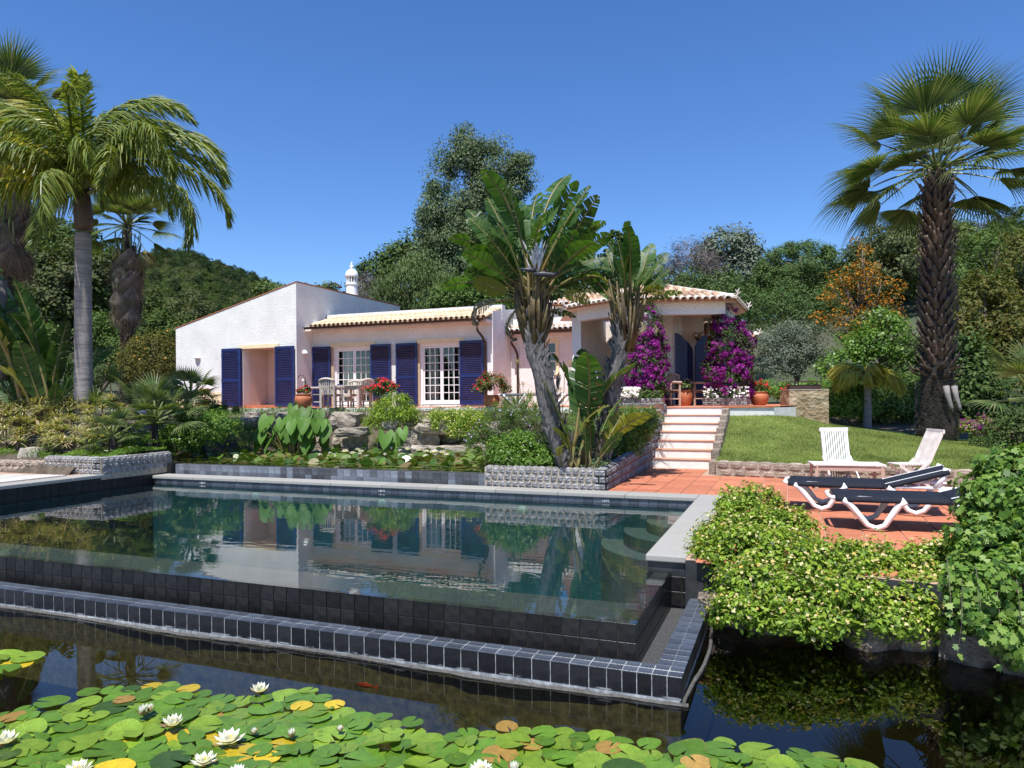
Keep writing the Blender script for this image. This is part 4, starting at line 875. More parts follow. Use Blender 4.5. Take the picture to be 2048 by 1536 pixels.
plant('leafy_shrub', 'light green leafy bush beneath the orange flowering tree', 'shrub', 26.5, [(1770,690,60,50),(1720,700,50,40),(1800,740,45,50),(1760,650,40,30),(1690,740,50,40)], 9000, .13, L_['bright'], .4, 1760, 1.3, .1)
for i, (px, py, s, d) in enumerate(((1806,455,30,92),(1922,455,26,95),(1878,480,22,98))):
    plant('tall_pine', ['tall pine on the ridge just left of the thick palm', 'tall pine on the ridge right of the thick palm trunk', 'smaller pine on the ridge showing behind the palm trunk'][i], 'tree', d, [(px,py,s*.8,12),(px-8,py+25,s,14),(px+8,py+50,s*.9,15),(px,py+78,s*.7,16)], 3000, .4, L_['pine'], .8, px, None, .2, 70, .2)
plant('bare_pine', 'dead reddish pine with bare spreading crown at the right skyline', 'tree', 95, [(1995,455,32,20),(1990,470,20,16)], 1500, .9, L_['twig'], .9, 1990, None, .14, aspect=.05, limbs=20)
for i, (px, py, d, a) in enumerate(((1960,640,27,L_['brown']),(2040,560,34,L_['brown']),(1985,540,42,L_['green']),(2080,700,25,L_['brown']),(1850,760,25,L_['dark']),(1930,760,23,L_['dark']))):
    lab = ['olive brown leafy tree right behind the thick palm trunk', 'bushy olive green tree at the right edge, halfway up', 'green rounded tree on the slope right of the palm', 'leafy brownish tree at the right edge above the fan palm', 'dark shrub in the shade left of the thick palm base', 'dark undergrowth bush right of the thick palm base'][i]
    s = 1.0 if i < 4 else .8
    plant('leafy_tree', lab, 'tree', d, [(px,py,70*s,80*s),(px+40,py+40,60*s,60*s),(px-40,py+50,60*s,60*s),(px+10,py-60,50*s,40*s)], 9000 if i < 4 else 6500, .16, a, .5, px, 1.3 if d < 30 else None, .14, 130, .5, -.7, .3, limbs=12)
plant('leafy_shrub', 'green bank of shrubs under the flowering tree at the lawn edge', 'shrub', 22.5, [(1790,800,60,55),(1840,830,40,40),(1760,840,30,25),(1700,800,40,40)], 8500, .11, L_['green'], .35, 1800, 1.0, .06)
plant('ivy_mound', 'dark shaded ivy dome beside the stone barbecue', 'hedge', 20.8, [(1695,810,46,44),(1690,790,40,28),(1730,815,25,40)], 9000, .09, L_['bright'], .22, 1695, 1.1, 0, inner=.1)
plant('low_hedge', 'low leafy green hedge behind the red geranium pot', 'hedge', 23.5, [(1535,783,28,17),(1580,785,30,16),(1625,783,36,17),(1670,778,36,17)], 7000, .10, L_['bright'], .2, 1580, 1.7, 0, inner=.1)
plant('flower_shrub', 'magenta flowering shrub beyond the lawn, right of the palm', 'shrub', 17.5, [(1955,855,36,22),(1925,865,25,18),(1985,870,30,20)], 2600, .06, L_['yellowgreen'], .14, 1955, .75, 0, flowers=[('blossom', L_['magenta'], 420, .07)])
plant('leafy_shrub', 'dark green bush at the right edge behind the ivy', 'shrub', 15.5, [(2030,870,55,45),(2060,840,50,60),(1990,890,40,25)], 6000, .07, L_['dark'], .22, 2030, .6, 0)
# left side
plant('citrus_tree', 'orange tree with fruit and mixed leaves left of the white block', 'tree', 30, [(300,725,58,55),(265,745,40,45),(335,735,30,50),(310,690,36,28)], 9000, .10, L_['brown'], .35, 300, 1.5, .08, flowers=[('fruit', L_['fruit'], 120, .09)])
plant('dark_hedge', 'dark hedge in shade behind the ringed palm trunk', 'hedge', 31.5, [(215,745,45,45),(160,760,50,45),(90,740,60,60),(20,720,60,80),(260,700,40,30)], 9000, .13, L_['dark'], .4, 160, 1.3, .1)
plant('leafy_shrub', 'green shrub behind the banana clump at far left', 'shrub', 34, [(60,690,60,50),(0,660,60,60),(230,690,40,35),(200,660,40,30)], 8000, .16, L_['green'], .5, 60, 1.6, .1)
# ================================================================== palms
L_['fan'] = leafmat('fan', [(.045,.085,.022),(.085,.135,.036),(.14,.18,.06),(.21,.23,.10)], .45, .35, .35)
L_['fan_old'] = leafmat('fan_old', [(.30,.22,.08),(.20,.19,.05),(.34,.27,.13)], .5, .3, .3)
L_['dead'] = leafmat('dead', [(.13,.10,.075),(.22,.18,.14),(.30,.25,.20)], .8, .15, .2)
L_['feather'] = leafmat('feather', [(.07,.115,.018),(.13,.19,.03),(.20,.25,.05),(.28,.29,.07)], .45, .4, .3)
L_['feather_y'] = leafmat('feather_y', [(0.360,0.315,0.030),(0.240,0.285,0.045),(0.480,0.375,0.045)], .35, .4, .4)
L_['feather_gold'] = leafmat('feather_gold', [(.40,.36,.05),(.52,.44,.08),(.30,.32,.05)], .5, .4, .2)
M['petiole'] = mat('petiole', (.13,.16,.04), .5, .2, 4)
M['boot'] = mat('boot', (.055,.032,.022), .5, .25, 6, .4, 30, .4, c2=(.13,.085,.06), obj_rand=.35)
M['fibre'] = mat('fibre', (.045,.035,.028), .95, .3, 20, 1., 40, c2=(.02,.016,.013), dist=.04)
M['palm_grey'] = mat('palm_grey', (.30,.27,.25), .85, .2, 3, .5, 12, c2=(.17,.15,.14), stretch=(.6, .6, 6), dist=.03)
def fan_frond(pl, R_, nseg, droop, r, spread=2.5, tipdroop=.5):
    """palmate leaf: petiole along +x, blade of folded segments. returns (petiole verts/faces, blade verts/faces)"""
    P = MB(); arc = [V((pl*t, 0, -droop*.25*t*t*pl)) for t in np.linspace(0, 1, 5)]; P.tube(arc, [.035,.028,.022,.018,.012], 5)
    e = arc[-1]; d0 = (arc[-1]-arc[-2]).normalized(); v, f = [], []
    for i in range(nseg):
        a = -spread/2+spread*(i+.5)/nseg; L0 = R_*(.72+.28*math.cos(a*.75))*r.uniform(.93, 1.06); w0 = R_*spread/nseg*.62
        dr = V((math.cos(a), math.sin(a), .18*math.cos(a*1.3)-.05)); dr = (d0*dr.x+V((0, 1, 0))*dr.y+Z*dr.z).normalized(); s = dr.cross(Z).normalized(); up = s.cross(dr); b_ = len(v)
        for t, wv in ((.03, .25), (.35, .85), (.60, .55), (.80, .28), (1., .02)):
            dp = tipdroop*L0*max(0, t-.45)**2*1.6+droop*.1*L0*t*t; p = e+dr*(L0*t)-Z*dp
            v += [tuple(p-s*w0*wv*.5+up*w0*wv*.28), tuple(p), tuple(p+s*w0*wv*.5+up*w0*wv*.28)]
        for j in range(4):
            q = b_+j*3; f += [(q, q+1, q+4, q+3), (q+1, q+2, q+5, q+4)]
    return P, np.array(v), np.array(f)
def fan_meshes(n, pl, R_, nseg, droop, seed, lm, spread=2.5, tipdroop=.5):
    out = []
    for k in range(n):
        r = random.Random(seed+k); P, v, f = fan_frond(pl*r.uniform(.85, 1.1), R_*r.uniform(.9, 1.08), nseg, droop*r.uniform(.7, 1.4), r, spread, tipdroop)
        pm = P.mesh('petiole', True); nv = len(pm.vertices); b_ = MB(); b_.v = list(P.v); b_.f = list(P.f); b_.add(v.tolist(), [tuple(q) for q in f.tolist()]); me = bpy.data.meshes.new('frond'); me.from_pydata(b_.v, [], b_.f)
        me.materials.append(lm); me.materials.append(M['petiole']); mi = [1]*len(P.f)+[0]*len(f); me.polygons.foreach_set('material_index', mi); out.append(me)
    return out
def crown(root, top, meshes, n, el0, el1, r, scale=(.9, 1.1), az0=None, name='frond', roll=.3):
    """fronds round the crown: elevation from el1 (top, youngest) to el0 (lowest)"""
    for i in range(n):
        t = i/(n-1) if n > 1 else 0; az = i*2.39996+r.uniform(-.25, .25); el = math.radians(el1+(el0-el1)*t+r.uniform(-7, 7)); q = Quaternion((0, 0, 1), az) @ Quaternion((0, 1, 0), -el) @ Quaternion((1, 0, 0), r.uniform(-roll, roll))
        o = inst(name, r.choice(meshes), root, (top-root.location), quat=q, scale=r.uniform(*scale))
def washingtonia(px, pyb, pyt, D, zb, trunk_r, label, nf, R_, pl, boots, skirt=0, seed=1, scalef=1.):
    base = gd(px, pyb, D); base.z = zb if zb is not None else base.z; top = gd(px, pyt, D); top.x, top.y = base.x+(top.x-base.x), base.y+(top.y-base.y); hgt = top.z-base.z; r = random.Random(seed)
    root = thing('fan_palm', label, 'palm', base)
    t = MB(); n = 26; pts = [base.lerp(top, i/n) for i in range(n+1)]; pts[0].z -= .3
    t.tube(pts, [trunk_r*(1.18 if i < 3 else 1.0-.0*i)*(1-.32*(i/n))*(1+.05*r.uniform(-1, 1)) for i in range(n+1)], 18, True, .12); t.build('trunk', M['fibre'], root, smooth=True)
    if boots:
        m = MB(); w_ = .25; L0 = .40   # one leaf base: a curved shield that leans off the trunk
        for j, (z, x, ww) in enumerate(((0, 0, w_), (.1, .035, w_*.95), (.2, .075, w_*.7), (.3, .13, w_*.42), (L0, .16, w_*.3))): m.v += [(x-.015, -ww/2, z), (x+.02, 0, z), (x-.015, ww/2, z), (x-.03, 0, z-.01)]
        for j in range(4):
            for k in range(4): a, b_ = j*4+k, j*4+(k+1) % 4; m.f.append((a, b_, b_+4, a+4))
        m.f.append((16, 17, 18, 19)); bm_ = m.mesh('leaf_base', True); bm_.materials.append(M['boot'])
        z0, z1 = boots; zz = z0; ring = 0
        while zz < z1:
            f_ = (zz-base.z)/hgt; rr = trunk_r*(1-.32*f_)*1.02; nn = 10
            for k in range(nn):
                az = 2*math.pi*(k+.5*(ring % 2)+r.uniform(-.15, .15))/nn; p = base.lerp(top, f_); p = V((p.x+rr*math.cos(az), p.y+rr*math.sin(az), zz+r.uniform(-.05, .05)))
                sc2 = r.uniform(.55, 1.0)*(trunk_r/.42); lean = r.uniform(-.05, .25)+(.5 if zz < z0+.25 else 0)
                inst('leaf_base', bm_, root, p-root.location, quat=Quaternion((0, 0, 1), az) @ Quaternion((0, 1, 0), lean), scale=sc2)
            zz += .155*trunk_r/.42; ring += 1
    fm = fan_meshes(5, pl, R_, 34, .5, seed*10, L_['fan'], 2.5, .35); fo = fan_meshes(2, pl, R_*.9, 28, 1.2, seed*10+7, L_['fan_old'], 2.2, 1.0)
    crown(root, top, fm, nf, -18, 82, r, (.85*scalef, 1.08*scalef)); crown(root, top-Z*.2, fo+fm[:1], 0 if boots and trunk_r > .33 else max(3, nf//7), -48, -25, r, (.75*scalef, .95*scalef))
    fi = fan_meshes(3, pl*.6, R_*.95, 30, .4, seed*10+40, L_['fan']); crown(root, top, fi, nf//3, 30, 88, r, (.8*scalef, 1.*scalef))
    if skirt:
        fd = fan_meshes(3, pl*.5, R_*.9, 22, 1.5, seed*10+20, L_['dead'], 1.6, .9)
        for i in range(int(skirt*30)):
            az = r.uniform(0, 6.28); zz = top.z-.15-r.uniform(0, skirt); p = base.lerp(top, (zz-base.z)/hgt); q = Quaternion((0, 0, 1), az) @ Quaternion((0, 1, 0), math.radians(r.uniform(62, 86))); inst('dead_frond', r.choice(fd), root, p-root.location+V((math.cos(az), math.sin(az), 0))*(trunk_r*.9+.22), quat=q, scale=r.uniform(.75, 1.1)*scalef)
    return root
pr_ = washingtonia(1874, 872, 345, 17.5, 1.05, .37, 'thick trunked fan palm with dark leaf bases at the right of the lawn', 28, 1.38, 1.5, (2.55, 7.45), 0, 1)
fx_ = [o for o in bpy.data.objects if o.parent == pr_ and o.name.startswith('frond')]
for az, el, s_ in ((172,-8,1.1),(162,-26,1.0),(188,4,1.1),(205,-14,1.0),(-12,-32,.9),(15,-14,1.05),(-60,4,.9),(-5,5,1.1)):
    inst('frond', fx_[0].data, pr_, V((0, 0, 7.75-1.05)), quat=Quaternion((0, 0, 1), math.radians(az)+YAW) @ Quaternion((0, 1, 0), -math.radians(el)) @ Quaternion((1, 0, 0), .3), scale=s_)
r = random.Random(3); sh = MB()                      # two split grey boots hanging at the collar
for px in (1892, 1908):
    p = gd(px, 772, 17.0); sh.tube([p, p+V((.03,-.04,-.25)), p+V((.1,-.05,-.5)), p+V((.13,-.04,-.62))], [.07,.06,.04,.01], 6)
sh.build('hanging_boot', M['palm_grey'], pr_, smooth=True)
fr_ = MB()                                            # frayed fibre skirt round the lower trunk
cpt = pr_.location
for i in range(1500):
    a = r.uniform(0, 6.28); z = r.uniform(.02, 1.45); p = V((cpt.x+.435*math.cos(a), cpt.y+.435*math.sin(a), cpt.z+z)); d = V((-math.sin(a), math.cos(a), r.uniform(-.4, .2)))*r.uniform(.08, .2); w_ = V((math.cos(a), math.sin(a), 1))*.008; o_ = V((math.cos(a), math.sin(a), 0))*.03
    fr_.add([p-w_, p+d+o_, p+w_], [(0, 1, 2)])
tag(fr_.build('fibre_fringe', mat('fibre_light', (.20,.17,.145), .95, .3, 10, c2=(.07,.055,.045)), pr_), kind='stuff')
washingtonia(254, 790, 452, 31, 1.5, .27, 'slim fan palm with a shaggy skirt of dead fronds, left of the villa', 26, 1.1, 1.1, (2.0, 6.6), 3.0, 2, 1.1)
washingtonia(10, 800, 245, 21.0, 1.4, .38, 'tall fan palm cut by the left edge with a skirt of dead fronds', 26, 1.35, 1.4, None, 3.2, 3)
def feather_frond(L0, nl, ll, r, arch=1.0, lm=None, lift=.35):
    """pinnate leaf along +x arching down; leaflets hang from both sides"""
    P = MB(); n = 9; arc = []; a = lift; p = V((0, 0, 0)); st = L0/n
    for i in range(n+1): arc.append(p.copy()); p = p+V((math.cos(a), 0, math.sin(a)))*st; a -= arch*(.12+.30*(i/n)**1.2)*1.15
    P.tube(arc, [.045*(1-i/n)+.006 for i in range(n+1)], 5); v, f = [], []
    for i in range(nl):
        t = .12+.87*i/(nl-1); k = min(n-1, int(t*n)); q = arc[k].lerp(arc[k+1], t*n-k); d = (arc[k+1]-arc[k]).normalized()
        for sgn in (-1, 1):
            l = ll*(math.sin(math.pi*min(1, .18+t*.80))**.6)*r.uniform(.8, 1.1); pa = r.uniform(-1.1, 1.1); o = (d*r.uniform(.45, .9)+V((0, sgn*math.cos(pa), 0))+V((-d.z, 0, d.x))*math.sin(pa)*.9).normalized(); w_ = .017*r.uniform(.8, 1.2); b_ = len(v); s = o.cross(V((0, 0, 1))).normalized()
            for tt, wv in ((0, .6), (.35, 1.), (.7, .8), (1., .1)): pp = q+o*(l*tt*(1-.25*tt))-Z*(l*tt*tt*1.05); v += [tuple(pp-s*w_*wv), tuple(pp+s*w_*wv)]
            for j in range(3): z_ = b_+j*2; f.append((z_, z_+1, z_+3, z_+2))
    b_ = MB(); b_.v = list(P.v); b_.f = list(P.f); b_.add(v, f); me = bpy.data.meshes.new('frond'); me.from_pydata(b_.v, [], b_.f); me.materials.append(lm or L_['feather']); me.materials.append(M['petiole']); me.polygons.foreach_set('material_index', [1]*len(P.f)+[0]*len(f)); return me
def queen_palm(px, pyb, pyt, D, zb, tr, label, fr, L0, ll, seed, grey=True, ringed=True):
    base = gd(px, pyb, D); base.z = zb; top = gd(px, pyt, D); r = random.Random(seed); root = thing('feather_palm', label, 'palm', base); t = MB(); n = 60; hgt = top.z-zb
    pts = [base.lerp(top, i/n) for i in range(n+1)]; pts[0].z -= .2; cs_ = int(n*.84)
    t.tube(pts[:cs_], [tr*(1.12-.22*i/n)*(1.045 if i % 4 == 0 else 1.) for i in range(cs_)], 16); t.build('trunk', M['palm_grey'], root, smooth=True)
    s_ = MB(); s_.tube([base.lerp(top, .83), base.lerp(top, .87), base.lerp(top, .93), top+Z*.1], [tr*.95, tr*1.12, tr*1.05, tr*.6], 12, True, .2); s_.build('crownshaft', M['boot'], root, smooth=True)
    gm = [feather_frond(L0*r.uniform(.9, 1.05), 120, ll, r, r.uniform(.95, 1.35)) for _ in range(4)]; ym = [feather_frond(L0*.9, 110, ll, r, 1.15, L_['feather_y'] if L0 > 2 else L_['feather_gold'])]
    for (az, el, s, y) in fr:
        q = Quaternion((0, 0, 1), az) @ Quaternion((0, 1, 0), -math.radians(el)) @ Quaternion((1, 0, 0), r.uniform(-.35, .35)); inst('frond', (ym[0] if y else r.choice(gm)), root, top-root.location-Z*r.uniform(0, .25), quat=q, scale=s)
    return root
yw = math.radians(21.27)          # azimuth 0 is image right
def A(deg): return math.radians(deg)+yw
qf = [(A(8),18,1.05,0),(A(-12),4,1.1,0),(A(30),38,1.0,0),(A(-30),28,1,0),(A(-60),22,.95,0),(A(-95),35,.9,0),(A(-130),30,1,1),(A(-165),28,1.05,0),(A(175),10,1.1,0),(A(150),35,1,0),(A(120),40,1,0),(A(80),35,1,0),(A(55),20,1,0),(A(-150),-10,1,0),(A(0),58,.9,0),(A(100),66,.9,0),(A(-110),62,.85,0),(A(200),55,.95,0),(A(-80),-5,.95,0),(A(60),55,.9,0),(A(-20),45,1,0),(A(-140),10,1.05,1),(A(14),48,1.05,0),(A(40),62,1,0),(A(160),50,1.05,0),(A(-70),50,1,0),(A(-25),20,1.1,0),(A(-5),32,1.1,0),(A(190),34,1.1,1),(A(-115),14,1,0),(A(135),15,1.05,0),(A(10),72,1,0),(A(70),78,.95,0),(A(170),74,1,1),(A(-60),70,1,0),(A(-170),66,1,1),(A(-45),14,1.05,0),(A(-160),42,1.05,1)]
queen_palm(166, 800, 372, 17.0, 1.1, .185, 'tall feather palm with a smooth ringed grey trunk at left', qf, 4.0, .52, 4)
sq = [(A(5),35,1,1),(A(60),40,1,1),(A(150),38,1,1),(A(185),22,1.05,1),(A(-30),12,1,1),(A(-100),40,.9,1),(A(110),55,.9,0),(A(250),30,.9,1)]
queen_palm(1735, 862, 752, 20.0, 1.15, .10, 'small yellowish feather palm beside the dark ivy dome', sq, 1.25, .42, 9)
# ================================================================== strelitzias (paddle leaves)
L_['paddle'] = leafmat('paddle', [(0.027,0.069,0.015),(0.050,0.106,0.022),(0.077,0.138,0.033)], .45, .35, .3, .2, tr_tint=(1.6, 1.7, .35))
L_['paddle_y'] = leafmat('paddle_y', [(.14,.17,.02),(.20,.20,.028)], .5, .4, .3, .2)
M['stalk'] = mat('stalk', (.12,.14,.035), .5, .25, 4, c2=(.20,.12,.04))
M['scar'] = mat('scar', (.22,.20,.19), .85, .3, 5, c2=(.10,.09,.085))
M['stalk_old'] = mat('stalk_old', (.16,.12,.04), .6, .3, 3, .4, 20, c2=(.05,.03,.015))
M['strel_trunk'] = mat('strel_trunk', (.17,.155,.145), .85, .3, 5, .8, 18, c2=(.05,.045,.042), stretch=(1, 1, .4), dist=.04)
def paddle(pl, bl, bw, r, curl=.35, tears=.3, lm=None, fold=.25):
    """banana-like leaf: stalk along +x, blade of side strips split here and there, each strip its own sag"""
    S = MB(); n = 20; tot = pl+bl; pts = []; a = 0.; p = V((0, 0, 0)); m_ = n
    for i in range(m_+1):
        pts.append(p.copy()); t = i/m_; p = p+V((math.cos(a), 0, -math.sin(a)))*(tot/m_); a += curl*(.012+.09*t*t)
    S.tube(pts, [.032*(1-i/m_)**.7+.006 for i in range(m_+1)], 6); v, f = [], []
    i0 = int(m_*pl/tot); ns = m_-i0; per = 2
    for sgn in (-1, 1):
        cut = 0.; sag = r.uniform(-.08, .08)
        for i in range(ns*per):
            if r.random() < tears: sag = r.uniform(-.30, .18); gap = .16
            else: gap = 0
            t0, t1 = i/(ns*per), (i+1)/(ns*per); ring = []
            for t, g in ((t0+gap*(t1-t0)*2, 0), (t1, 0)):
                k = min(m_-1, i0+int(t*ns)); fr2 = t*ns-int(t*ns) if k == i0+int(t*ns) else 1.; q = pts[k].lerp(pts[k+1], fr2); d = (pts[k+1]-pts[k]).normalized(); w_ = bw*.5*(math.sin(math.pi*min(1, .06+t*.93))**.55)*(1.0-.22*t); nz = V((-d.z, 0, d.x)) if d.x else Z; nz = V((0, 1, 0)).cross(d)*-1
                nz = nz if nz.z > 0 else -nz; row = []
                for u in (0, .5, 1.): row.append(q+V((0, sgn, 0))*(w_*u)+nz*(w_*(fold*u*1.0+sag*u*u-.35*u*u*.5))+d*(w_*.35*u))
                ring.append(row)
            b_ = len(v); v += [tuple(x) for row in ring for x in row]
            for j in range(2): f.append((b_+j, b_+j+1, b_+3+j+1, b_+3+j) if sgn > 0 else (b_+j+1, b_+j, b_+3+j, b_+3+j+1))
    B = MB(); B.v = list(S.v); B.f = list(S.f); B.add(v, f); me = bpy.data.meshes.new('leaf'); me.from_pydata(B.v, [], B.f); me.materials.append(lm or L_['paddle']); me.materials.append(M['stalk']); me.polygons.foreach_set('material_index', [1]*len(S.f)+[0]*len(f)); me.polygons.foreach_set('use_smooth', [True]*len(me.polygons)); return me
def leafmatw(m):                     # paddle leaves need veins: noise stretched across the blade
    return m
def place_leaf(root, me, at, tip, s=None, roll=0., name='leaf'):
    """put leaf at 'at' so that its chord points to 'tip'; the blade is turned to face up and outward"""
    d = (V(tip)-V(at)); q = d.normalized().to_track_quat('X', 'Z') @ Quaternion((1, 0, 0), roll); L0 = max(v.co.x for v in me.vertices); return inst(name, me, root, V(at)-root.location, quat=q, scale=d.length/L0 if s is None else s)
rs = random.Random(11)
pads = [paddle(.95, 1.35, .62, rs, .5, .10), paddle(1.0, 1.3, .58, rs, .8, .25), paddle(.85, 1.4, .60, rs, .35, .40), paddle(.95, 1.25, .56, rs, 1.3, .35)]
pady = [paddle(.85, 1.0, .55, rs, .7, .15, L_['paddle_y']), paddle(.9, 1.1, .52, rs, 1.6, .5, L_['paddle_y'])]
deadp = [paddle(.8, 1.0, .35, rs, 3.2, .8, L_['dead'], .0)]
def strelitzia(label, trunk_px, D, zb, crown_px, leaves, rad, seed, nrand=18, rs_=1.):
    r = random.Random(seed); pts = [gd(px, py, D+dd) for px, py, dd in trunk_px]; pts[0].z = zb; root = thing('giant_strelitzia', label, 'tree', pts[0])
    fine = []
    for a, b_ in zip(pts[:-1], pts[1:]): fine += [a.lerp(b_, t) for t in (0, .25, .5, .75)]
    fine.append(pts[-1]); fine[0] = fine[0]-Z*.2; n = len(fine); t = MB(); t.tube(fine, [rad[0]+(rad[1]-rad[0])*i/(n-1)*1.0 for i in range(n)], 14, True, .22); t.build('trunk', M['strel_trunk'], root, smooth=True)
    sc2 = MB(); w_ = .16           # chevron leaf scars: grey flakes wrapped round the trunk
    for i in range(170):
        k = r.uniform(.02, .97)*(n-1); a = fine[int(k)].lerp(fine[min(n-1, int(k)+1)], k-int(k)); rr = (rad[0]+(rad[1]-rad[0])*k/(n-1))*1.04; az = r.uniform(0, 6.28); dx = V((math.cos(az), math.sin(az), 0)); sx = V((-math.sin(az), math.cos(az), 0)); sg = r.choice((-1, 1)); h_ = r.uniform(.18, .38)
        p = a+dx*rr; sc2.add([p-sx*.02, p+sx*.07*sg+Z*h_*.4+dx*.0, p+sx*.13*sg+Z*h_+dx*.035, p+sx*.02*sg+Z*h_*.7+dx*.02], [(0,1,2,3)])
    tag(sc2.build('leaf_scars', M['scar'], root), kind='stuff')
    c = gd(*crown_px, D)
    sk_ = MB()                      # sheaf of old stalks under the crown
    for i in range(46):
        az = r.uniform(0, 6.28); l = r.uniform(.4, 1.15); z0 = r.uniform(-.95, -.5); p0 = c+V((math.cos(az)*rad[1]*.8, math.sin(az)*rad[1]*.8, z0)); p1 = p0+V((math.cos(az)*r.uniform(.08, .3), math.sin(az)*r.uniform(.08, .3), l)); sk_.tube([p0, p0.lerp(p1, .5)+V((math.cos(az)*.04, math.sin(az)*.04, 0)), p1], [.045,.032,.012], 5)
    sk_.build('leaf_stalks', M['stalk_old'], root, smooth=True)
    for i in range(nrand):
        a_ = math.radians(r.uniform(8, 172)); l_ = r.uniform(1.25, 2.0)*rs_; leaves = leaves+[(crown_px[0]+math.cos(a_)*l_*F/D*.75, crown_px[1]-math.sin(a_)*l_*F/D-10, r.uniform(-1.4, 1.6), 'g')]
    for (px, py, dd, kind) in leaves:
        tip = gd(px, py, D+dd*.6); at = c+V((r.uniform(-.1, .1), r.uniform(-.1, .1), r.uniform(-.35, .1))); me = r.choice({'g': pads, 'y': pady, 'd': deadp}[kind]); place_leaf(root, me, at, tip, None, r.choice((-1, 1))*r.uniform(.5, 1.35))
    return root, c
s1, c1 = strelitzia('giant strelitzia with leaning grey trunk and broad torn crown, left of the pair', [(1135,945,0),(1108,860,0),(1088,760,0),(1070,690,0),(1066,620,0)], 12.7, .86, (1068,585),
    [(1076,328,0,'g'),(1022,350,.3,'g'),(985,385,.4,'g'),(952,400,-.3,'g'),(1120,368,.5,'g'),(1165,362,-.5,'g'),(1186,390,-.2,'g'),(1150,420,.8,'g'),(1215,455,-.9,'g'),(1200,500,-1.2,'g'),(942,445,.5,'g'),(932,490,-.6,'g'),(925,530,.6,'g'),(1180,540,.7,'g'),(1015,440,-1.0,'g'),(1060,420,-1.2,'g'),(1110,440,-1.3,'g'),(970,470,-1.1,'g'),(1000,380,1.1,'g'),(1130,430,1.2,'g'),(1045,370,1.0,'g'),(945,560,-.4,'y'),(1175,590,-.4,'y'),(930,600,.2,'d'),(990,650,.3,'d'),(1150,620,.2,'g')], (.165,.19), 21)
fl = MB()                          # white and dark flower heads in the crown
for i in range(26):
    a = rs.uniform(0, 6.28); p = gd(1072+rs.uniform(-14, 14), 520+rs.uniform(-20, 25), 12.25); fl.tube([p, p+V((math.cos(a)*.06, -.05, .1)), p+V((math.cos(a)*.13, -.08, .24))], [.02,.018,.002], 4)
fl.build('flower', mat('flower_white', (.62,.60,.60), .6, .2, 9), s1)
fb_ = MB(); p = gd(1085,548,12.2); fb_.tube([p-R0*.15, p, p+R0*.18-Z*.02, p+R0*.34+Z*.05], [.03,.055,.045,.005], 7); p = gd(1060,540,12.2); fb_.tube([p+R0*.1, p, p-R0*.22+Z*.03], [.03,.045,.005], 7); fb_.build('flower_sheath', mat('sheath', (.035,.032,.045), .5, .2, 6), s1, smooth=True)
s2, c2 = strelitzia('giant strelitzia with straighter trunk beside the steps, right of the pair', [(1203,930,0),(1213,850,0),(1230,760,0),(1243,680,0),(1250,630,0)], 13.0, .9, (1253,600),
    [(1265,470,0,'g'),(1300,478,.3,'g'),(1225,465,-.3,'g'),(1210,490,.3,'g'),(1318,510,-.3,'g'),(1335,500,.2,'g'),(1285,485,.7,'g'),(1240,500,-.8,'g'),(1330,570,-.4,'y'),(1200,560,.3,'g'),(1310,600,.3,'y'),(1290,530,-.9,'g'),(1315,640,0,'d'),(1300,660,-.2,'d'),(1200,530,-.5,'y')], (.15,.13), 22, 10, .72)
sk2 = thing('strelitzia_suckers', 'clump of young strelitzia leaves between the two grey trunks', 'plant', (*gd(1165,935,12.4).to_2d(), .88))
o_ = V(sk2.location)
for px, py, dd, k in ((1100,755,0,'g'),(1180,690,.2,'g'),(1195,700,-.1,'g'),(1150,700,.5,'g'),(1135,840,-.3,'g'),(1215,790,.3,'g'),(1120,850,.1,'y'),(1160,800,-.3,'y'),(1185,800,-.2,'g'),(1250,820,.2,'y'),(1265,810,0,'y'),(1240,860,-.2,'g'),(1110,880,-.3,'y'),(1175,850,-.5,'g'),(1205,870,-.5,'g'),(1200,720,.6,'g')):
    b0 = o_+V((rs.uniform(-.35, .35), rs.uniform(-.15, .3), 0)); b0.z = .86; place_leaf(sk2, rs.choice(pads if k == 'g' else pady), b0, gd(px, py, 12.4+dd), None, rs.choice((-1, 1))*rs.uniform(.5, 1.35))
# big paddle-leaf clump at far left
bn = thing('banana_clump', 'broad leaved banana-like clump at far left under the palms', 'plant', (*gd(80,800,17.2).to_2d(), 1.35)); o_ = V(bn.location)
for px, py, dd, k in ((30,500,.5,'g'),(-20,560,0,'g'),(75,625,-.2,'g'),(120,640,.2,'g'),(165,680,0,'g'),(160,740,-.2,'g'),(120,760,-.4,'g'),(15,610,.3,'y'),(55,560,.2,'g'),(5,640,-.2,'g'),(40,680,-.5,'g'),(-40,700,0,'g'),(95,690,.4,'g'),(140,790,-.2,'g'),(60,640,.8,'g'),(-10,750,-.3,'g'),(25,580,-.4,'y'),(50,720,-.6,'y')):
    b0 = o_+V((rs.uniform(-.5, .6), rs.uniform(-.3, .4), 0)); place_leaf(bn, rs.choice(pads if k == 'g' else pady), b0, gd(px, py, 17.2+dd), None, rs.choice((-1, 1))*rs.uniform(.5, 1.35))
t_ = MB(); t_.tube([gd(4,812,17.5), gd(4,700,17.5), gd(2,560,17.5)], [.13,.12,.12], 10, True, .15); t_.build('trunk', M['strel_trunk'], bn, smooth=True)
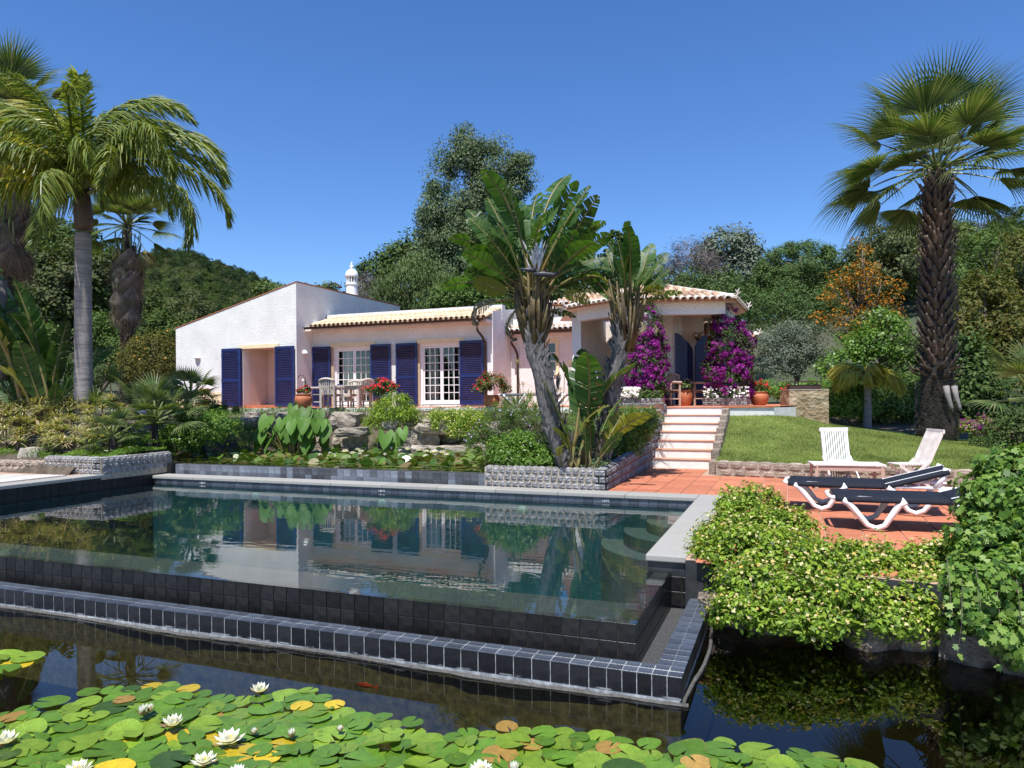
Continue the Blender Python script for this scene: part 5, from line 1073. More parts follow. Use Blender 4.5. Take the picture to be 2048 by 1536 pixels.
# ================================================================== lawn
def lawnz(x, y):
    """mound: low along the retaining wall, up to the terrace by the steps, falling to the right"""
    xb = np.interp(x, [-1.4,.3,.9,2,3.5,4.5,7,12], [1.74,1.56,1.40,1.24,1.02,.95,.85,.8]); yf = 14.52-.168*(x+1.35); yf = yf if x < 3.4 else 13.72-.1*(x-3.4); t = (y-yf)/(19.0-yf); t = max(0, t)
    f = t*t*(3-2*t)*.45+t*.55 if t < 1 else 1-.10*(t-1)
    return .80+(xb-.80)*f+.012*math.sin(x*2.3)*math.cos(y*1.7)
gv, gf = [], []; NX, NY = 60, 50
for j in range(NY):
    for i in range(NX):
        x = -1.38+i*(13./(NX-1)); yf = (14.56-.168*(x+1.35)) if x < 3.4 else 13.76-.1*(x-3.4); y = yf+j*(10./(NY-1)); gv.append((x, y, lawnz(x, y)))
for j in range(NY-1):
    for i in range(NX-1): p = j*NX+i; gf.append((p, p+1, p+NX+1, p+NX))
M['lawn'] = mat('lawn', (.17,.21,.06), .95, .25, 2.2, .6, 90, .1, c2=(.11,.155,.035))
lw = link('lawn', npmesh('lawn', gv, gf, True), M['lawn']); tag(lw, kind='structure')
rg = np.random.RandomState(8); n = 130000; u = rg.uniform(0, 1, n)**1.2; x = -1.36+rg.uniform(0, 1, n)*8.5; yf = np.where(x < 3.4, 14.58-.168*(x+1.35), 13.78-.1*(x-3.4)); y = yf+u*5.4
z = np.array([lawnz(a, b_) for a, b_ in zip(x, y)]); P = np.stack([x, y, z], 1); a = rg.uniform(0, 6.28, n); h_ = rg.uniform(.018, .05, n); t = np.stack([np.cos(a), np.sin(a), np.zeros(n)], 1)*.0045; ln = rg.normal(0, .018, (n, 3)); ln[:, 2] = h_
v = np.stack([P-t, P+t, P+ln], 1).reshape(-1, 3); f = np.arange(n*3).reshape(-1, 3); gm = npmesh('grass', v, f); gm.materials.append(leafmat('grass', [(.11,.17,.03),(.18,.24,.05),(.26,.30,.08),(.34,.33,.14)], .7, .3, .12, .0, 1.1)); go_ = link('grass', gm, None); tag(go_, 'short mown grass covering the lawn mound', 'grass', kind='stuff')
# ================================================================== rocks of the upper pond
def rockmesh(k):
    import bmesh
    bm = bmesh.new(); bmesh.ops.create_cube(bm, size=1.); bmesh.ops.subdivide_edges(bm, edges=bm.edges[:], cuts=3, use_grid_fill=True); r = random.Random(k); off = [V((r.uniform(-9, 9), r.uniform(-9, 9), r.uniform(-9, 9))) for _ in range(2)]
    from mathutils import noise
    for v_ in bm.verts:
        c = v_.co.copy(); s_ = c.normalized()*.62; v_.co = c.lerp(s_, .35)+V(noise.noise_vector(c*2.1+off[0]))*.13+V(noise.noise_vector(c*5+off[1]))*.05
    me = bpy.data.meshes.new('boulder'); bm.to_mesh(me); bm.free(); return me
rocks = [rockmesh(i) for i in range(6)]
for m_ in rocks: m_.materials.append(M['rock'])
rl = rockmesh(9); rl.materials.append(M['rock_light'])
RK = [(692,842,44,26,1.35,0),(705,864,48,13,1.2,0),(690,880,34,22,.95,0),(716,884,30,26,.9,1),(752,830,26,16,1.5,0),(815,878,46,28,.95,0),(858,880,34,26,.95,2),(905,878,40,22,.95,3),(850,902,52,16,.72,4),(800,904,42,14,.7,1),(900,902,54,16,.72,5),(955,900,24,18,.72,3),(840,845,44,14,1.4,2),(865,858,50,14,1.25,4),(780,850,26,14,1.35,5),(640,832,24,16,1.5,2),(505,835,22,16,1.5,1),(488,850,28,20,1.3,3),(520,842,24,12,1.45,4),(475,872,24,34,1.0,5),(548,880,34,12,.85,0),(630,888,24,22,.85,2),(930,858,36,20,1.2,1),(985,855,30,16,1.3,4),(455,845,26,14,1.4,0),(575,835,30,14,1.5,3)]
RL = ['big squared boulder right of the elephant-ear leaves', 'long flat rock slab under the big squared boulder', 'grey brown rock below the long slab by the pond', 'rounded dark boulder standing at the pond edge beside the lily pads', 'small rock beside the big squared boulder, near the round bush', 'large reddish blocky rock right of the yellow-green arum leaves', 'grey rock between two larger ones in the pond wall', 'dark red tinged rock in the second row of the pond wall', 'long low rock at the water right of the white lilies', 'flat grey rock touching the water below the arum', 'long pale rock along the water, right end of the low row', 'small pale rock at the right end of the pond edge', 'pale flat ledge stone under the round bush', 'shadowed overhanging ledge stone above the reddish rock', 'small weathered stone under the round green bush', 'pale rock peeping over the elephant-ear plant', 'square pale stone at the top left of the pond bank', 'rough stone below the square pale stone on the left bank', 'small stone next to the square pale stone', 'tall dark rock beside the left bank shrub at the water', 'low flat stone at the water left of the elephant ears', 'grey stone at the foot of the elephant ears', 'stone half hidden by the yellow honeysuckle on the bank', 'stone by the papyrus on the right of the bank', 'flat stone at the left end of the bank top', 'stone near the terrace edge left of the elephant ears']
for (px, py, wpx, hpx, z, k), lab in zip(RK, RL):
    D = (H-z)*F/max(12, (py-HY+4)); D = min(max(D, 18.6), 21.2); p = gd(px, py, D); kx = wpx/F*D*1.25; kz = hpx/F*D*1.35; o = inst('boulder', rocks[k], None, p, (rs.uniform(-.1, .1), rs.uniform(-.1, .1), rs.uniform(-.3, .3)+.37), (kx, kx*.8, kz)); tag(o, lab, 'rock', 'rocks of the pond bank')
o = inst('boulder', rl, None, gd(67,908,15.0), (0, 0, .4), (.42,.34,.28)); tag(o, 'single round pale boulder on the left planter wall', 'rock')
# rocks along the right pond bank
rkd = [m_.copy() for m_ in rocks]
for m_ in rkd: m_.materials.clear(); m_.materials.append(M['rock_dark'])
for i, (px, py, w_, h_) in enumerate(((1450,1210,.55,.5),(1560,1225,.6,.45),(1760,1255,.55,.4),(1860,1250,.75,.55),(1960,1280,.6,.45),(2060,1300,.7,.5))):
    q = gz(px, py+45, 0); o = inst('boulder', rkd[i % 6], None, (q.x, q.y+.22, .08), (0, 0, .3*i), (w_, .42, h_*.8)); tag(o, ['grey rock at the pond edge beside the overflow channel corner', 'rock hidden under the honeysuckle at the pond edge', 'brown rock in shade under the trailing leaves at the pond', 'large pinkish brown rock showing between honeysuckle and ivy at the water', 'dark rock under the ivy at the pond edge', 'rock at the right edge under the ivy'][i], 'rock', 'rocks along the pond bank')
# ================================================================== near planting
L_['honey'] = leafmat('honey', [(.045,.085,.012),(.12,.21,.02),(.20,.33,.03),(.35,.46,.05),(.26,.38,.05)], .5, .35, .25)  # darkest leaf tone stands in for the deep shadows inside the bush
L_['cream'] = leafmat('cream', [(.62,.52,.22),(.70,.62,.34),(.62,.42,.10)], .6, .3, .2)
L_['ivy'] = leafmat('ivy', [(.04,.095,.014),(.10,.20,.028),(.16,.27,.04),(.24,.33,.08)], .5, .3, .3)
L_['red'] = leafmat('red', [(.50,.015,.025),(.62,.03,.05),(.45,.02,.02)], .6, .25, .2)
L_['pinkf'] = leafmat('pinkf', [(.62,.22,.30),(.60,.12,.20)], .6, .25, .2)
L_['whitef'] = leafmat('whitef', [(.75,.72,.70),(.80,.76,.76)], .6, .25, .2)
L_['lilac'] = leafmat('lilac', [(.38,.30,.52),(.48,.40,.60)], .6, .25, .2)
L_['blade'] = leafmat('blade', [(0.078,0.156,0.023),(0.130,0.221,0.039),(0.195,0.273,0.065)], .4, .35, .4)
L_['striped'] = leafmat('striped', [(.22,.27,.05),(.38,.36,.13),(.52,.43,.27),(.27,.21,.10),(.16,.23,.04)], .5, .3, .3)
# honeysuckle over the terrace edge
def lvl(px, py, rx, ry, dd=0): return (px, py, rx, ry, dd)
plant('honeysuckle', 'big honeysuckle bush with cream flowers spilling over the terrace edge to the pond', 'shrub', 7.0, [lvl(1500,1022,58,52,1.2),lvl(1445,1065,45,42,.6),lvl(1560,1068,70,48,.5),lvl(1480,1110,72,52,-.3),lvl(1570,1125,80,52,-.5),lvl(1660,1132,80,46,-.5),lvl(1750,1135,80,38,-.5),lvl(1840,1142,70,42,-.6),lvl(1425,1130,30,50,-.2),lvl(1500,1180,60,48,-.8),lvl(1590,1200,80,52,-.9),lvl(1690,1195,70,48,-.9),lvl(1780,1185,60,38,-.9),lvl(1850,1200,50,45,-1.),lvl(1880,1130,40,45,-.7),lvl(1875,1185,45,50,-.9),lvl(1900,1230,38,40,-1.1),lvl(1400,1110,22,30,.1),lvl(1790,1240,45,26,-1.1),lvl(1820,1235,50,30,-1.1),lvl(1470,1225,45,32,-.95),lvl(1560,1245,60,30,-1.05),lvl(1660,1245,55,30,-1.05),lvl(1730,1230,40,30,-1.05)], 64000, .05, L_['honey'], .13, 1580, .02, .02, 860, .5, -.75, .16, [('blossom', L_['cream'], 4200, .036)], limbs=16)
def ivyleaf(n_pts, N, size, r):
    """five-pointed ivy leaves"""
    shp = np.array([(0,-.5),(.22,-.38),(.5,-.22),(.27,.02),(.36,.3),(.1,.24),(0,.56),(-.1,.24),(-.36,.3),(-.27,.02),(-.5,-.22),(-.22,-.38)])
    n = len(n_pts); N = unit(N+r.normal(0, .35, (n, 3))); dn = np.array([0, 0, -1.])+r.normal(0, .5, (n, 3)); T = unit(dn-N*(dn*N).sum(1, keepdims=True)); S = np.cross(N, T); s = (size*r.uniform(.6, 1.3, n))[:, None, None]
    v = n_pts[:, None, :]+s*(S[:, None, :]*shp[None, :, :1]+T[:, None, :]*shp[None, :, 1:]+N[:, None, :]*(np.abs(shp[None, :, :1])*.25)); f = np.arange(n*12).reshape(n, 12); return v.reshape(-1, 3), f
iv = thing('ivy', 'tall mound of glossy ivy at the right edge, hanging over the pond', 'ivy', (*gz(1990,1300,0).to_2d(), .0))
D_ = 5.9; E_ = []
for px, py, rx, ry, dd in ((2010,955,66,55,.2),(1965,1010,60,75,.15),(2040,1040,80,90,0),(1955,1095,68,65,0),(1925,1165,60,55,-.35),(2010,1180,80,80,-.35),(1960,1235,50,45,-.5),(2050,1255,60,60,-.5),(1890,1120,35,40,-.1),(2090,915,60,60,.3),(1960,1275,45,35,-.6),(2045,1300,55,40,-.6),(1915,1215,40,40,-.5)):
    c = gd(px+26, py, D_+dd); k = (D_+dd)/F; E_.append((c.x, c.y, c.z, rx*k, rx*k, ry*k))
ri = np.random.RandomState(4); P, N, C = clump_points(E_, 330, .10, 13500, ri, -.6, .12); v, f = ivyleaf(P, N, .062, ri); me = npmesh('foliage', v-np.array(iv.location), f); me.materials.append(L_['ivy']); o = inst('foliage', me, iv); o['kind'] = 'stuff'
for px, py in ((1915,1310),(1960,1280),(2000,1330),(2040,1310),(1900,1260)):
    a = gd(px+rs.uniform(-10, 10), py-150, 5.3); b_ = gd(px, py, 5.25); MB().tube([a, a.lerp(b_, .5)+V((0, -.08, 0)), b_], [.003,.003,.002], 4).build('stem', M['bark'], iv)
    Pv = np.array([tuple(a.lerp(b_, t)+V((rs.uniform(-.03, .03), -.05+rs.uniform(-.03, .03), 0))) for t in np.linspace(.2, 1, 8)]); v, f = ivyleaf(Pv, np.tile([0, -1, .3], (8, 1)), .055, ri); me = npmesh('trailing_leaf', v-np.array(iv.location), f); me.materials.append(L_['ivy']); inst('trailing_leaf', me, iv)['kind'] = 'stuff'
pv = plant('ivy_core', 'dark inner ivy stems behind the glossy leaves at the right edge', 'ivy', 6.1, [(2010,1040,60,100),(1970,1130,50,80),(2050,1180,60,80)], 2500, .06, L_['dark'], .14, 2010, .0, .03)
# loose sprigs standing out of the honeysuckle
hs2 = [o for o in bpy.data.objects if o.parent is None and o.name.startswith('honeysuckle')][0]; rh = np.random.RandomState(6); PS, NS = [], []
fo_ = [c for c in hs2.children if c.name.startswith('foliage')][0]; n_ = len(fo_.data.vertices); co = np.empty(n_*3, np.float32); fo_.data.vertices.foreach_get('co', co); co = co.reshape(-1, 3)
for i in rh.choice(n_, 330):
    p0 = co[i].astype(float); d = unit(rh.normal(0, 1, 3)*np.array([1, .8, .4])+np.array([0, -.3, .75])); L1 = rh.uniform(.10, .26)
    for t in np.linspace(.1, 1, 9):
        for s_ in (-1, 1): PS.append(p0+d*L1*t+np.array([0, 0, -.25*(L1*t)**2/L1])+np.cross(d, [.3, 0, 1])*s_*.018*(1.15-t)); NS.append(unit(np.array([0, -.4, 1.])+d*.3))
v, f = leafcards(np.array(PS), np.array(NS), .034, .5, .15, rh); me = npmesh('sprigs', v, f); me.materials.append(L_['honey']); inst('sprigs', me, hs2)['kind'] = 'stuff'
# blades: strap-leaf rosettes
def rosette(nb, L0, w_, r, droop=.6, up=.9, me_name='rosette'):
    v, f = [], []
    for i in range(nb):
        az = i*2.39996+r.uniform(-.3, .3); el = up*(1-i/nb)+r.uniform(.05, .3); l = L0*r.uniform(.75, 1.1); d = V((math.cos(az)*math.cos(el), math.sin(az)*math.cos(el), math.sin(el))); s = V((-math.sin(az), math.cos(az), 0)); b_ = len(v)
        for t, wv in ((0, .6), (.3, 1.), (.65, .8), (1., .05)): p = d*(l*t)-Z*(droop*l*t*t*.5); v += [tuple(p-s*w_*wv*.5), tuple(p+s*w_*wv*.5)]
        for j in range(3): q = b_+j*2; f.append((q, q+1, q+3, q+2))
    return npmesh(me_name, v, f)
def tuft_bed(name, label, spots, meshes, m, cat='plant', stem=0., group=None, sc0=(.8, 1.25), part='leaf_rosette'):
    c = sum((V(s) for s in spots), V((0, 0, 0)))/len(spots); c.z = min(s[2] for s in spots); root = thing(name, label, cat, c, group)
    for i, s in enumerate(spots): inst(part, rs.choice(meshes), root, V(s)-root.location, (rs.uniform(-.25, .25), rs.uniform(-.25, .25), rs.uniform(0, 6.28)), rs.uniform(*sc0))
    if stem:
        for s in spots: s = V(s); MB().tube([s-Z*stem, s-Z*stem*.5+V((rs.uniform(-.03, .03), 0, 0)), s], [.014,.012,.01], 5).build('stem', M['bark'], root)
    return root
ros = [rosette(46, .34, .026, rs, .9, .9) for _ in range(3)]
for m_ in ros: m_.materials.append(L_['striped'])
for k, (x0, x1, y0, y1, n, D0, D1, lab) in enumerate(((0,90,795,895,34,15.4,17.2,'striped yellow and brown spiky bed at the left edge'),(90,180,800,890,30,15.0,17.0,'striped yellow and brown spiky bed before the ringed palm'),(170,250,800,885,26,14.6,16.6,'striped spiky bed between the ringed palm and the agaves'),(-120,0,790,895,24,15.8,17.5,'striped spiky bed running out of frame at left'))):
    sp = []
    for i in range(n):
        t = rs.random(); px = rs.uniform(x0, x1); py = y1+(y0-y1)*t; D = D0+(D1-D0)*t; sp.append(gd(px, py, D))
    tuft_bed('spiky_plants', lab, sp, ros, None, stem=.5)
gb = [rosette(40, .42, .012, rs, 1.1, 1.3) for _ in range(3)]
for m_ in gb: m_.materials.append(L_['blade'])
yu = [rosette(64, .62, .045, rs, .25, 1.3)]; yu[0].materials.append(leafmat('yucca', [(.12,.19,.05),(.20,.26,.08),(.28,.32,.12)], .4, .3, .4))
tuft_bed('yucca', 'upright green spiky yucca head beside the ringed palm trunk', [gd(221,765,18)], yu, None, stem=.7, sc0=(1., 1.05)); tuft_bed('yucca', 'low spiky yucca in front of the ringed palm trunk', [gd(190,812,17)], yu, None, stem=.3, sc0=(.95, 1.))
# small fan palms in the left bed
def dwarf_palm(px, py, D, zb, n, s, label, seed, stem=.5):
    r = random.Random(seed); top = gd(px, py, D); root = thing('dwarf_fan_palm', label, 'palm', (top.x, top.y, zb)); fm = fan_meshes(3, .6, .42, 22, .5, seed*7, L_['fan'], 3.2, .25); crown(root, top, fm, n, 0, 80, r, (.8*s, 1.1*s)); t = MB(); t.tube([(top.x, top.y, zb-.05), top], [.09, .07], 8, True, .3); t.build('trunk', M['fibre'], root); return root
dwarf_palm(310, 845, 16.2, .95, 26, 1.25, 'dark dwarf fan palm clump left of the lily pond', 5); dwarf_palm(380, 800, 17.5, 1.2, 20, 1.0, 'dwarf fan palm in front of the white block corner', 6); dwarf_palm(225, 876, 14.9, .95, 16, .8, 'small fan palm in the flowering ground cover', 7); dwarf_palm(2075, 800, 12.5, .6, 14, 1.25, 'bright fan palm leaf entering at the right edge', 8)
# ground cover with daisies on the left planter
def carpet(name, label, quads, n, ls, m, hgt=.14, flowers=(), cat='ground cover', z=None, asp=.3):
    """leafy carpet over patches (x0,x1,y0,y1,zfun)"""
    r = np.random.RandomState(sum(map(ord, label)) % 9999); Ps = []
    for (x0, x1, y0, y1, zf) in quads:
        k = int(n*(x1-x0)*(y1-y0)/sum((q[1]-q[0])*(q[3]-q[2]) for q in quads)); x, y = r.uniform(x0, x1, k), r.uniform(y0, y1, k); bump = .5+.5*np.sin(x*5.1+1)*np.cos(y*4.3); Ps.append(np.stack([x, y, np.array([zf(a, b_) for a, b_ in zip(x, y)])+hgt*(.2+.8*bump)*r.uniform(.2, 1, k)], 1))
    P = np.concatenate(Ps); N = np.tile([0, -.2, 1.], (len(P), 1)); v, f = leafcards(P, N, ls, asp, .2, r, .2); c = P.mean(0); root = thing(name, label, cat, (c[0], c[1], P[:, 2].min())); me = npmesh('foliage', v-np.array(root.location), f); me.materials.append(m); inst('foliage', me, root)['kind'] = 'stuff'
    for fn, fm, k, s in flowers:
        Q = P[r.choice(len(P), k)]+np.array([0, 0, hgt*.6]); v2, f2 = [], []
        for q in Q:
            b_ = len(v2); v2.append(tuple(q)); v2 += [(q[0]+s*(.5 if i % 2 else .28)*math.cos(i*math.pi/6), q[1]+s*(.5 if i % 2 else .28)*math.sin(i*math.pi/6), q[2]+.01*(i % 2)) for i in range(12)]; f2 += [(b_, b_+1+i, b_+1+(i+1) % 12) for i in range(12)]
        me = npmesh(fn, v2, f2); me.vertices.foreach_set('co', (np.array(v2, np.float32)-np.array(root.location, np.float32)).ravel()); me.materials.append(fm); inst(fn, me, root)['kind'] = 'stuff'
    return root
carpet('daisy_cover', 'bright green daisy ground cover behind the left sett wall', [(-14.1,-12.6,10.15,11.7,lambda x, y: .98+.06*(y-10)),(-15.6,-13.2,11.5,13.6,lambda x, y: 1.05+.06*(y-10))], 15000, .05, L_['bright'], .16, (('daisy', L_['whitef'], 26, .06), ('purple_daisy', L_['lilac'], 20, .055)))
carpet('grass_tufts', 'long green grass at the left edge above the low pink wall', [(-17,-14.0,10.1,11.6,lambda x, y: .92)], 7000, .13, L_['blade'], .25, asp=.1)
carpet('undergrowth', 'leafy undergrowth covering the back of the left garden', [(-22,-13.2,13,19.5,lambda x, y: 1.1+.05*(y-13)),(-30,-15.5,11.6,20,lambda x, y: 1.05+.05*(y-12))], 26000, .10, L_['green'], .35, asp=.45)
plant('bank_shrub', 'trailing green shrub on the left bank of the lily pond', 'shrub', 17.0, [(400,870,60,36),(360,880,40,36),(440,850,40,26),(395,835,45,22),(350,850,30,36)], 12000, .055, L_['bright'], .17, 395, .75, 0, zmin=-.7)
plant('bank_shrub', 'small grassy shrub between the dark rock and the elephant ears', 'shrub', 18.6, [(490,868,22,22),(500,885,22,16)], 3000, .05, L_['blade'], .14, 490, .75, 0, aspect=.2)
plant('dark_shrub', 'dark shrub under the white block corner behind the dwarf palms', 'shrub', 19.5, [(350,800,45,30),(410,815,40,20),(300,790,40,30),(450,822,30,12)], 7000, .06, L_['green'], .2, 360, 1.1, 0)
plant('round_bush', 'round yellow-green bush in front of the two glass doors', 'shrub', 19.6, [(785,825,48,32),(760,845,34,26),(812,842,30,26),(790,800,26,14)], 10500, .05, L_['honey'], .16, 785, 1.2, .03, flowers=[('blossom', L_['cream'], 120, .04)])
plant('honeysuckle', 'pale flowering honeysuckle trailing over the pond rocks', 'shrub', 19.0, [(900,845,40,24),(940,840,40,22),(920,865,36,18),(960,860,30,24),(880,835,30,12)], 8500, .05, L_['honey'], .15, 920, .9, 0, flowers=[('blossom', L_['cream'], 700, .045)])
plant('lilac_shrub', 'loose green shrub with small lilac flowers above the planter', 'shrub', 16.8, [(1000,850,44,34),(1045,845,44,40),(1020,820,36,26),(970,880,40,26),(1060,880,40,30)], 10500, .05, L_['green'], .17, 1010, .8, 0, flowers=[('blossom', L_['lilac'], 240, .045)], aspect=.3)
plant('bright_bush', 'bright green leafy bush over the granite planter wall', 'shrub', 13.0, [(1020,912,40,26),(1060,915,40,26),(1000,900,30,24),(1090,918,30,22),(1040,885,36,20)], 9000, .055, L_['bright'], .15, 1040, .86, 0, flowers=[('blossom', L_['red'], 24, .05)], zmin=-.7)
plant('planter_shrub', 'green shrub with a few purple flowers beside the steps', 'shrub', 14.4, [(1275,870,32,40),(1255,900,30,34),(1295,850,20,26),(1240,880,24,34)], 8000, .055, L_['bright'], .15, 1270, .95, 0, flowers=[('blossom', L_['lilac'], 30, .05)])
plant('low_plant', 'small blue-green leafy plant at the planter corner', 'plant', 12.4, [(1200,930,20,12),(1185,938,16,8)], 1400, .045, L_['euc'], .08, 1195, .86, 0)
tuft_bed('strap_plants', 'grassy strap-leaved plants along the top of the step planter', [gd(px, py, D) for px, py, D in ((1280,850,15.6),(1300,835,16),(1265,830,16.2),(1290,845,15.4),(1250,845,16),(1310,840,16.4))], gb, None, sc0=(1.2, 1.7))
tuft_bed('grass_clump', 'tall grass clump below the white lounger on the house terrace', [gd(px, py, D) for px, py, D in ((1010,815,18.5),(1030,812,18.6),(1050,815,18.4),(1070,822,18),(1020,828,18),(1045,830,17.8),(990,818,18.6),(1060,800,18.9))], gb, None, sc0=(1.2, 1.8))
tuft_bed('grass_clump', 'grassy tufts rooted among the pond rocks', [gd(px, py, D) for px, py, D in ((940,890,18.5),(935,905,18),(880,870,19),(740,870,19),(755,885,18.7),(730,895,18.5),(590,815,20.4),(560,818,20.4),(900,868,19.2))], gb, None, sc0=(.7, 1.1))
carpet('bank_cover', 'low mixed greenery along the top of the pond bank', [(-20,-9,18.7,19.55,lambda x, y: 1.62+.2*(y-18.7)),(-9,-5.2,17.6,18.9,lambda x, y: 1.4+.3*(y-17.6)),(-5.1,-3.0,12.8,18.2,lambda x, y: .95+.15*(y-12.6))], 22000, .07, L_['green'], .22, (('lilac_flower', L_['lilac'], 60, .05),), asp=.35)
# papyrus with brown heads
pp = thing('papyrus', 'tall papyrus stems with drooping tan heads by the white loungers', 'plant', (*gd(1085,830,17.8).to_2d(), 1.3)); L_['tan'] = leafmat('tan', [(.35,.24,.12),(.42,.31,.17),(.28,.22,.10)], .7, .3, .2)
hd = rosette(40, .34, .006, rs, 1.6, 1.2, 'seed_head'); hd.materials.append(L_['tan'])
for px, py in ((1046,770),(1035,725),(1130,735),(1140,728),(1120,780),(1062,790)):
    t = gd(px, py, 17.6+rs.uniform(-.3, .3)); b0 = V((t.x+rs.uniform(-.15, .15), t.y, 1.3)); m = MB(); m.tube([b0, b0.lerp(t, .5)+V((.03, 0, 0)), t], [.012,.01,.006], 5); m.build('stem', M['stalk'], pp); inst('seed_head', hd, pp, t-pp.location, (0, 0, rs.uniform(0, 6)), rs.uniform(.8, 1.15))
# elephant ears
L_['ear'] = leafmat('ear', [(0.078,0.169,0.026),(0.117,0.234,0.039),(0.169,0.286,0.052)], .5, .4, .25, .2)
def ear_mesh(r):
    out = [(0,-.05),(.10,-.26),(.24,-.36),(.34,-.22),(.37,.02),(.30,.30),(.16,.58),(0,.78),(-.16,.58),(-.30,.30),(-.37,.02),(-.34,-.22),(-.24,-.36),(-.10,-.26)]
    v = [(0, 0, 0), (0, .4, .02)]+[(x, y, .10*abs(x)*2-.16*(y-.1)**2+r.uniform(-.015, .03)) for x, y in out]; n = len(out); f = []
    for i in range(n):
        a, b_ = 2+i, 2+(i+1) % n; c = 1 if (out[i][1]+out[(i+1) % n][1])/2 > .3 else 0; f.append((c, a, b_))
    f += [(0, 2+4, 1)] if False else []
    f += [(0, 1, 2+5), (1, 0, 2+9)]; return MB().add(v, f).mesh('leaf', True)
ears = [ear_mesh(rs) for _ in range(4)]
for m_ in ears: m_.materials.append(L_['ear'])
def ear_plant(label, spots, D, zb, s0, seed):
    r = random.Random(seed); c = gd(sum(s[0] for s in spots)/len(spots), 880, D); root = thing('elephant_ear', label, 'plant', (c.x, c.y, zb)); st = MB()
    for px, py in spots:
        p = gd(px, py, D+r.uniform(-.5, .3)); b0 = V((c.x+(p.x-c.x)*.35, c.y+(p.y-c.y)*.35, zb)); st.tube([b0, b0.lerp(p, .6)+Z*.1, p], [.02,.015,.01], 5)
        out = V(((p.x-c.x)*.6, (p.y-c.y)*.6, 0))-FW*.8+R0*r.uniform(-.4, .4); out.normalize(); q = (out*.55-Z*.85).to_track_quat('Y', 'Z'); inst('leaf', r.choice(ears), root, p-root.location, quat=q @ Quaternion((0, 1, 0), r.uniform(-.5, .5)), scale=s0*r.uniform(.75, 1.15))
    st.build('stems', M['stalk'], root); return root
sp = [(rs.uniform(515,660), rs.uniform(835,885)) for _ in range(52)]+[(rs.uniform(560,640), rs.uniform(812,850)) for _ in range(12)]
ear_plant('large elephant-ear plant with drooping heart leaves at the lily pond', sp, 18.2, .75, .46, 3); ear_plant('small bright arum with upright leaves by the reddish rock', [(790,868),(775,880),(800,875),(782,893),(770,872),(806,862)], 18.6, .8, .45, 5)
# bougainvilleas on the porch columns
def bougain(label, px, w_, D, seed):
    r = np.random.RandomState(seed); els = [(px,650,w_*.62,40),(px+3,690,w_*.9,45),(px-2,740,w_,45),(px+2,775,w_*.95,36),(px+w_*.2,715,w_*.8,50)]
    root = plant('bougainvillea', label, 'shrub', D, els, 7000, .06, L_['dark'], .2, px, 1.88, .05, 190, .6, -.9, .1, seed=seed); E = []
    for e in els: c = gd(e[0], e[1], D); k = D/F; E.append((c.x, c.y, c.z, e[2]*k*1.04, e[2]*k*1.04, e[3]*k*1.04))
    P, N, C = clump_points(E, 300, .11, 14500, r, -.9, .06); v, f = leafcards(P, N, .055, .85, .3, r, .2); me = npmesh('blossom', v-np.array(root.location), f); me.materials.append(L_['magenta']); inst('blossom', me, root)['kind'] = 'stuff'
bougain('purple bougainvillea on the left porch column behind the strelitzia trunk', 1294, 40, 19.6, 1); bougain('full purple bougainvillea on the right porch column above the steps', 1456, 46, 20.0, 2)
for i, (c_, lab) in enumerate(((CL, 'sett planter with white flowers under the left bougainvillea'), (CR, 'sett planter with pale flowers under the right bougainvillea'))):
    o = thing('flower_planter', lab, 'planter', (c_.x, c_.y-.35, 1.88)); MB().box(c_.x-.62,c_.y-.75,1.87,c_.x+.55,c_.y-.22,2.10).build('planter_box', M['mortar'], o)
    sm_ = sett_mesh(.14,.10,.03,31+i); sm_.materials.append(M['sett'])
    for a in range(8):
        for b2 in range(2): put('stone', sm_, None, o, (c_.x-.55+a*.148, c_.y-.752, 1.935+b2*.11), QF)
    P = np.stack([rng.uniform(c_.x-.6, c_.x+.55, 700), rng.uniform(c_.y-.8, c_.y-.25, 700), 2.1+rng.uniform(0, .2, 700)], 1); v, f = leafcards(P, np.tile([0, -.4, 1.], (700, 1)), .07, .6); me = npmesh('foliage', v-np.array(o.location), f); me.materials.append(L_['green']); inst('foliage', me, o)['kind'] = 'stuff'
    k = 420 if i == 0 else 160; xs2 = rng.uniform(c_.x-.6, c_.x-.05, k) if i == 0 else rng.uniform(c_.x-.6, c_.x+.6, k); P = np.stack([xs2, rng.uniform(c_.y-.85, c_.y-.5, k), 2.12+rng.uniform(0, .28, k)], 1); v, f = leafcards(P, np.tile([0, -1, .6], (k, 1)), .07, .9); me = npmesh('blossom', v-np.array(o.location), f); me.materials.append(L_['whitef']); inst('blossom', me, o)['kind'] = 'stuff'
# ================================================================== stone barbecue
M['rough_stone'] = mat('rough_stone', (.42,.34,.22), .95, .3, 3, 1., 12, c2=(.22,.15,.08), dist=.06)
q = gd(1608, 838, 19.2); bq = thing('stone_barbecue', 'square rough stone barbecue block at the top of the lawn', 'barbecue', (q.x, q.y, 1.3)); qz = Matrix.Rotation(YAW*.7, 3, 'Z')
rb_ = rockmesh(44); rb_.materials.append(M['rough_stone'])
import bmesh as _bm
bm = _bm.new(); _bm.ops.create_cube(bm, size=1.); _bm.ops.subdivide_edges(bm, edges=bm.edges[:], cuts=9, use_grid_fill=True)
from mathutils import noise as _nz
for v_ in bm.verts: v_.co += V(_nz.noise_vector(v_.co*5))*.03+V(_nz.noise_vector(v_.co*13))*.018
me = bpy.data.meshes.new('stone_body'); bm.to_mesh(me); bm.free(); me.materials.append(M['rough_stone']); inst('stone_body', me, bq, (0, 0, .48), (0, 0, YAW*.7), (1.0, .9, .98))
MB().obox((q.x, q.y, 2.29), (1.02, .92, .03), qz).build('top_slab', M['mortar'], bq)
g = MB(); R_ = qz
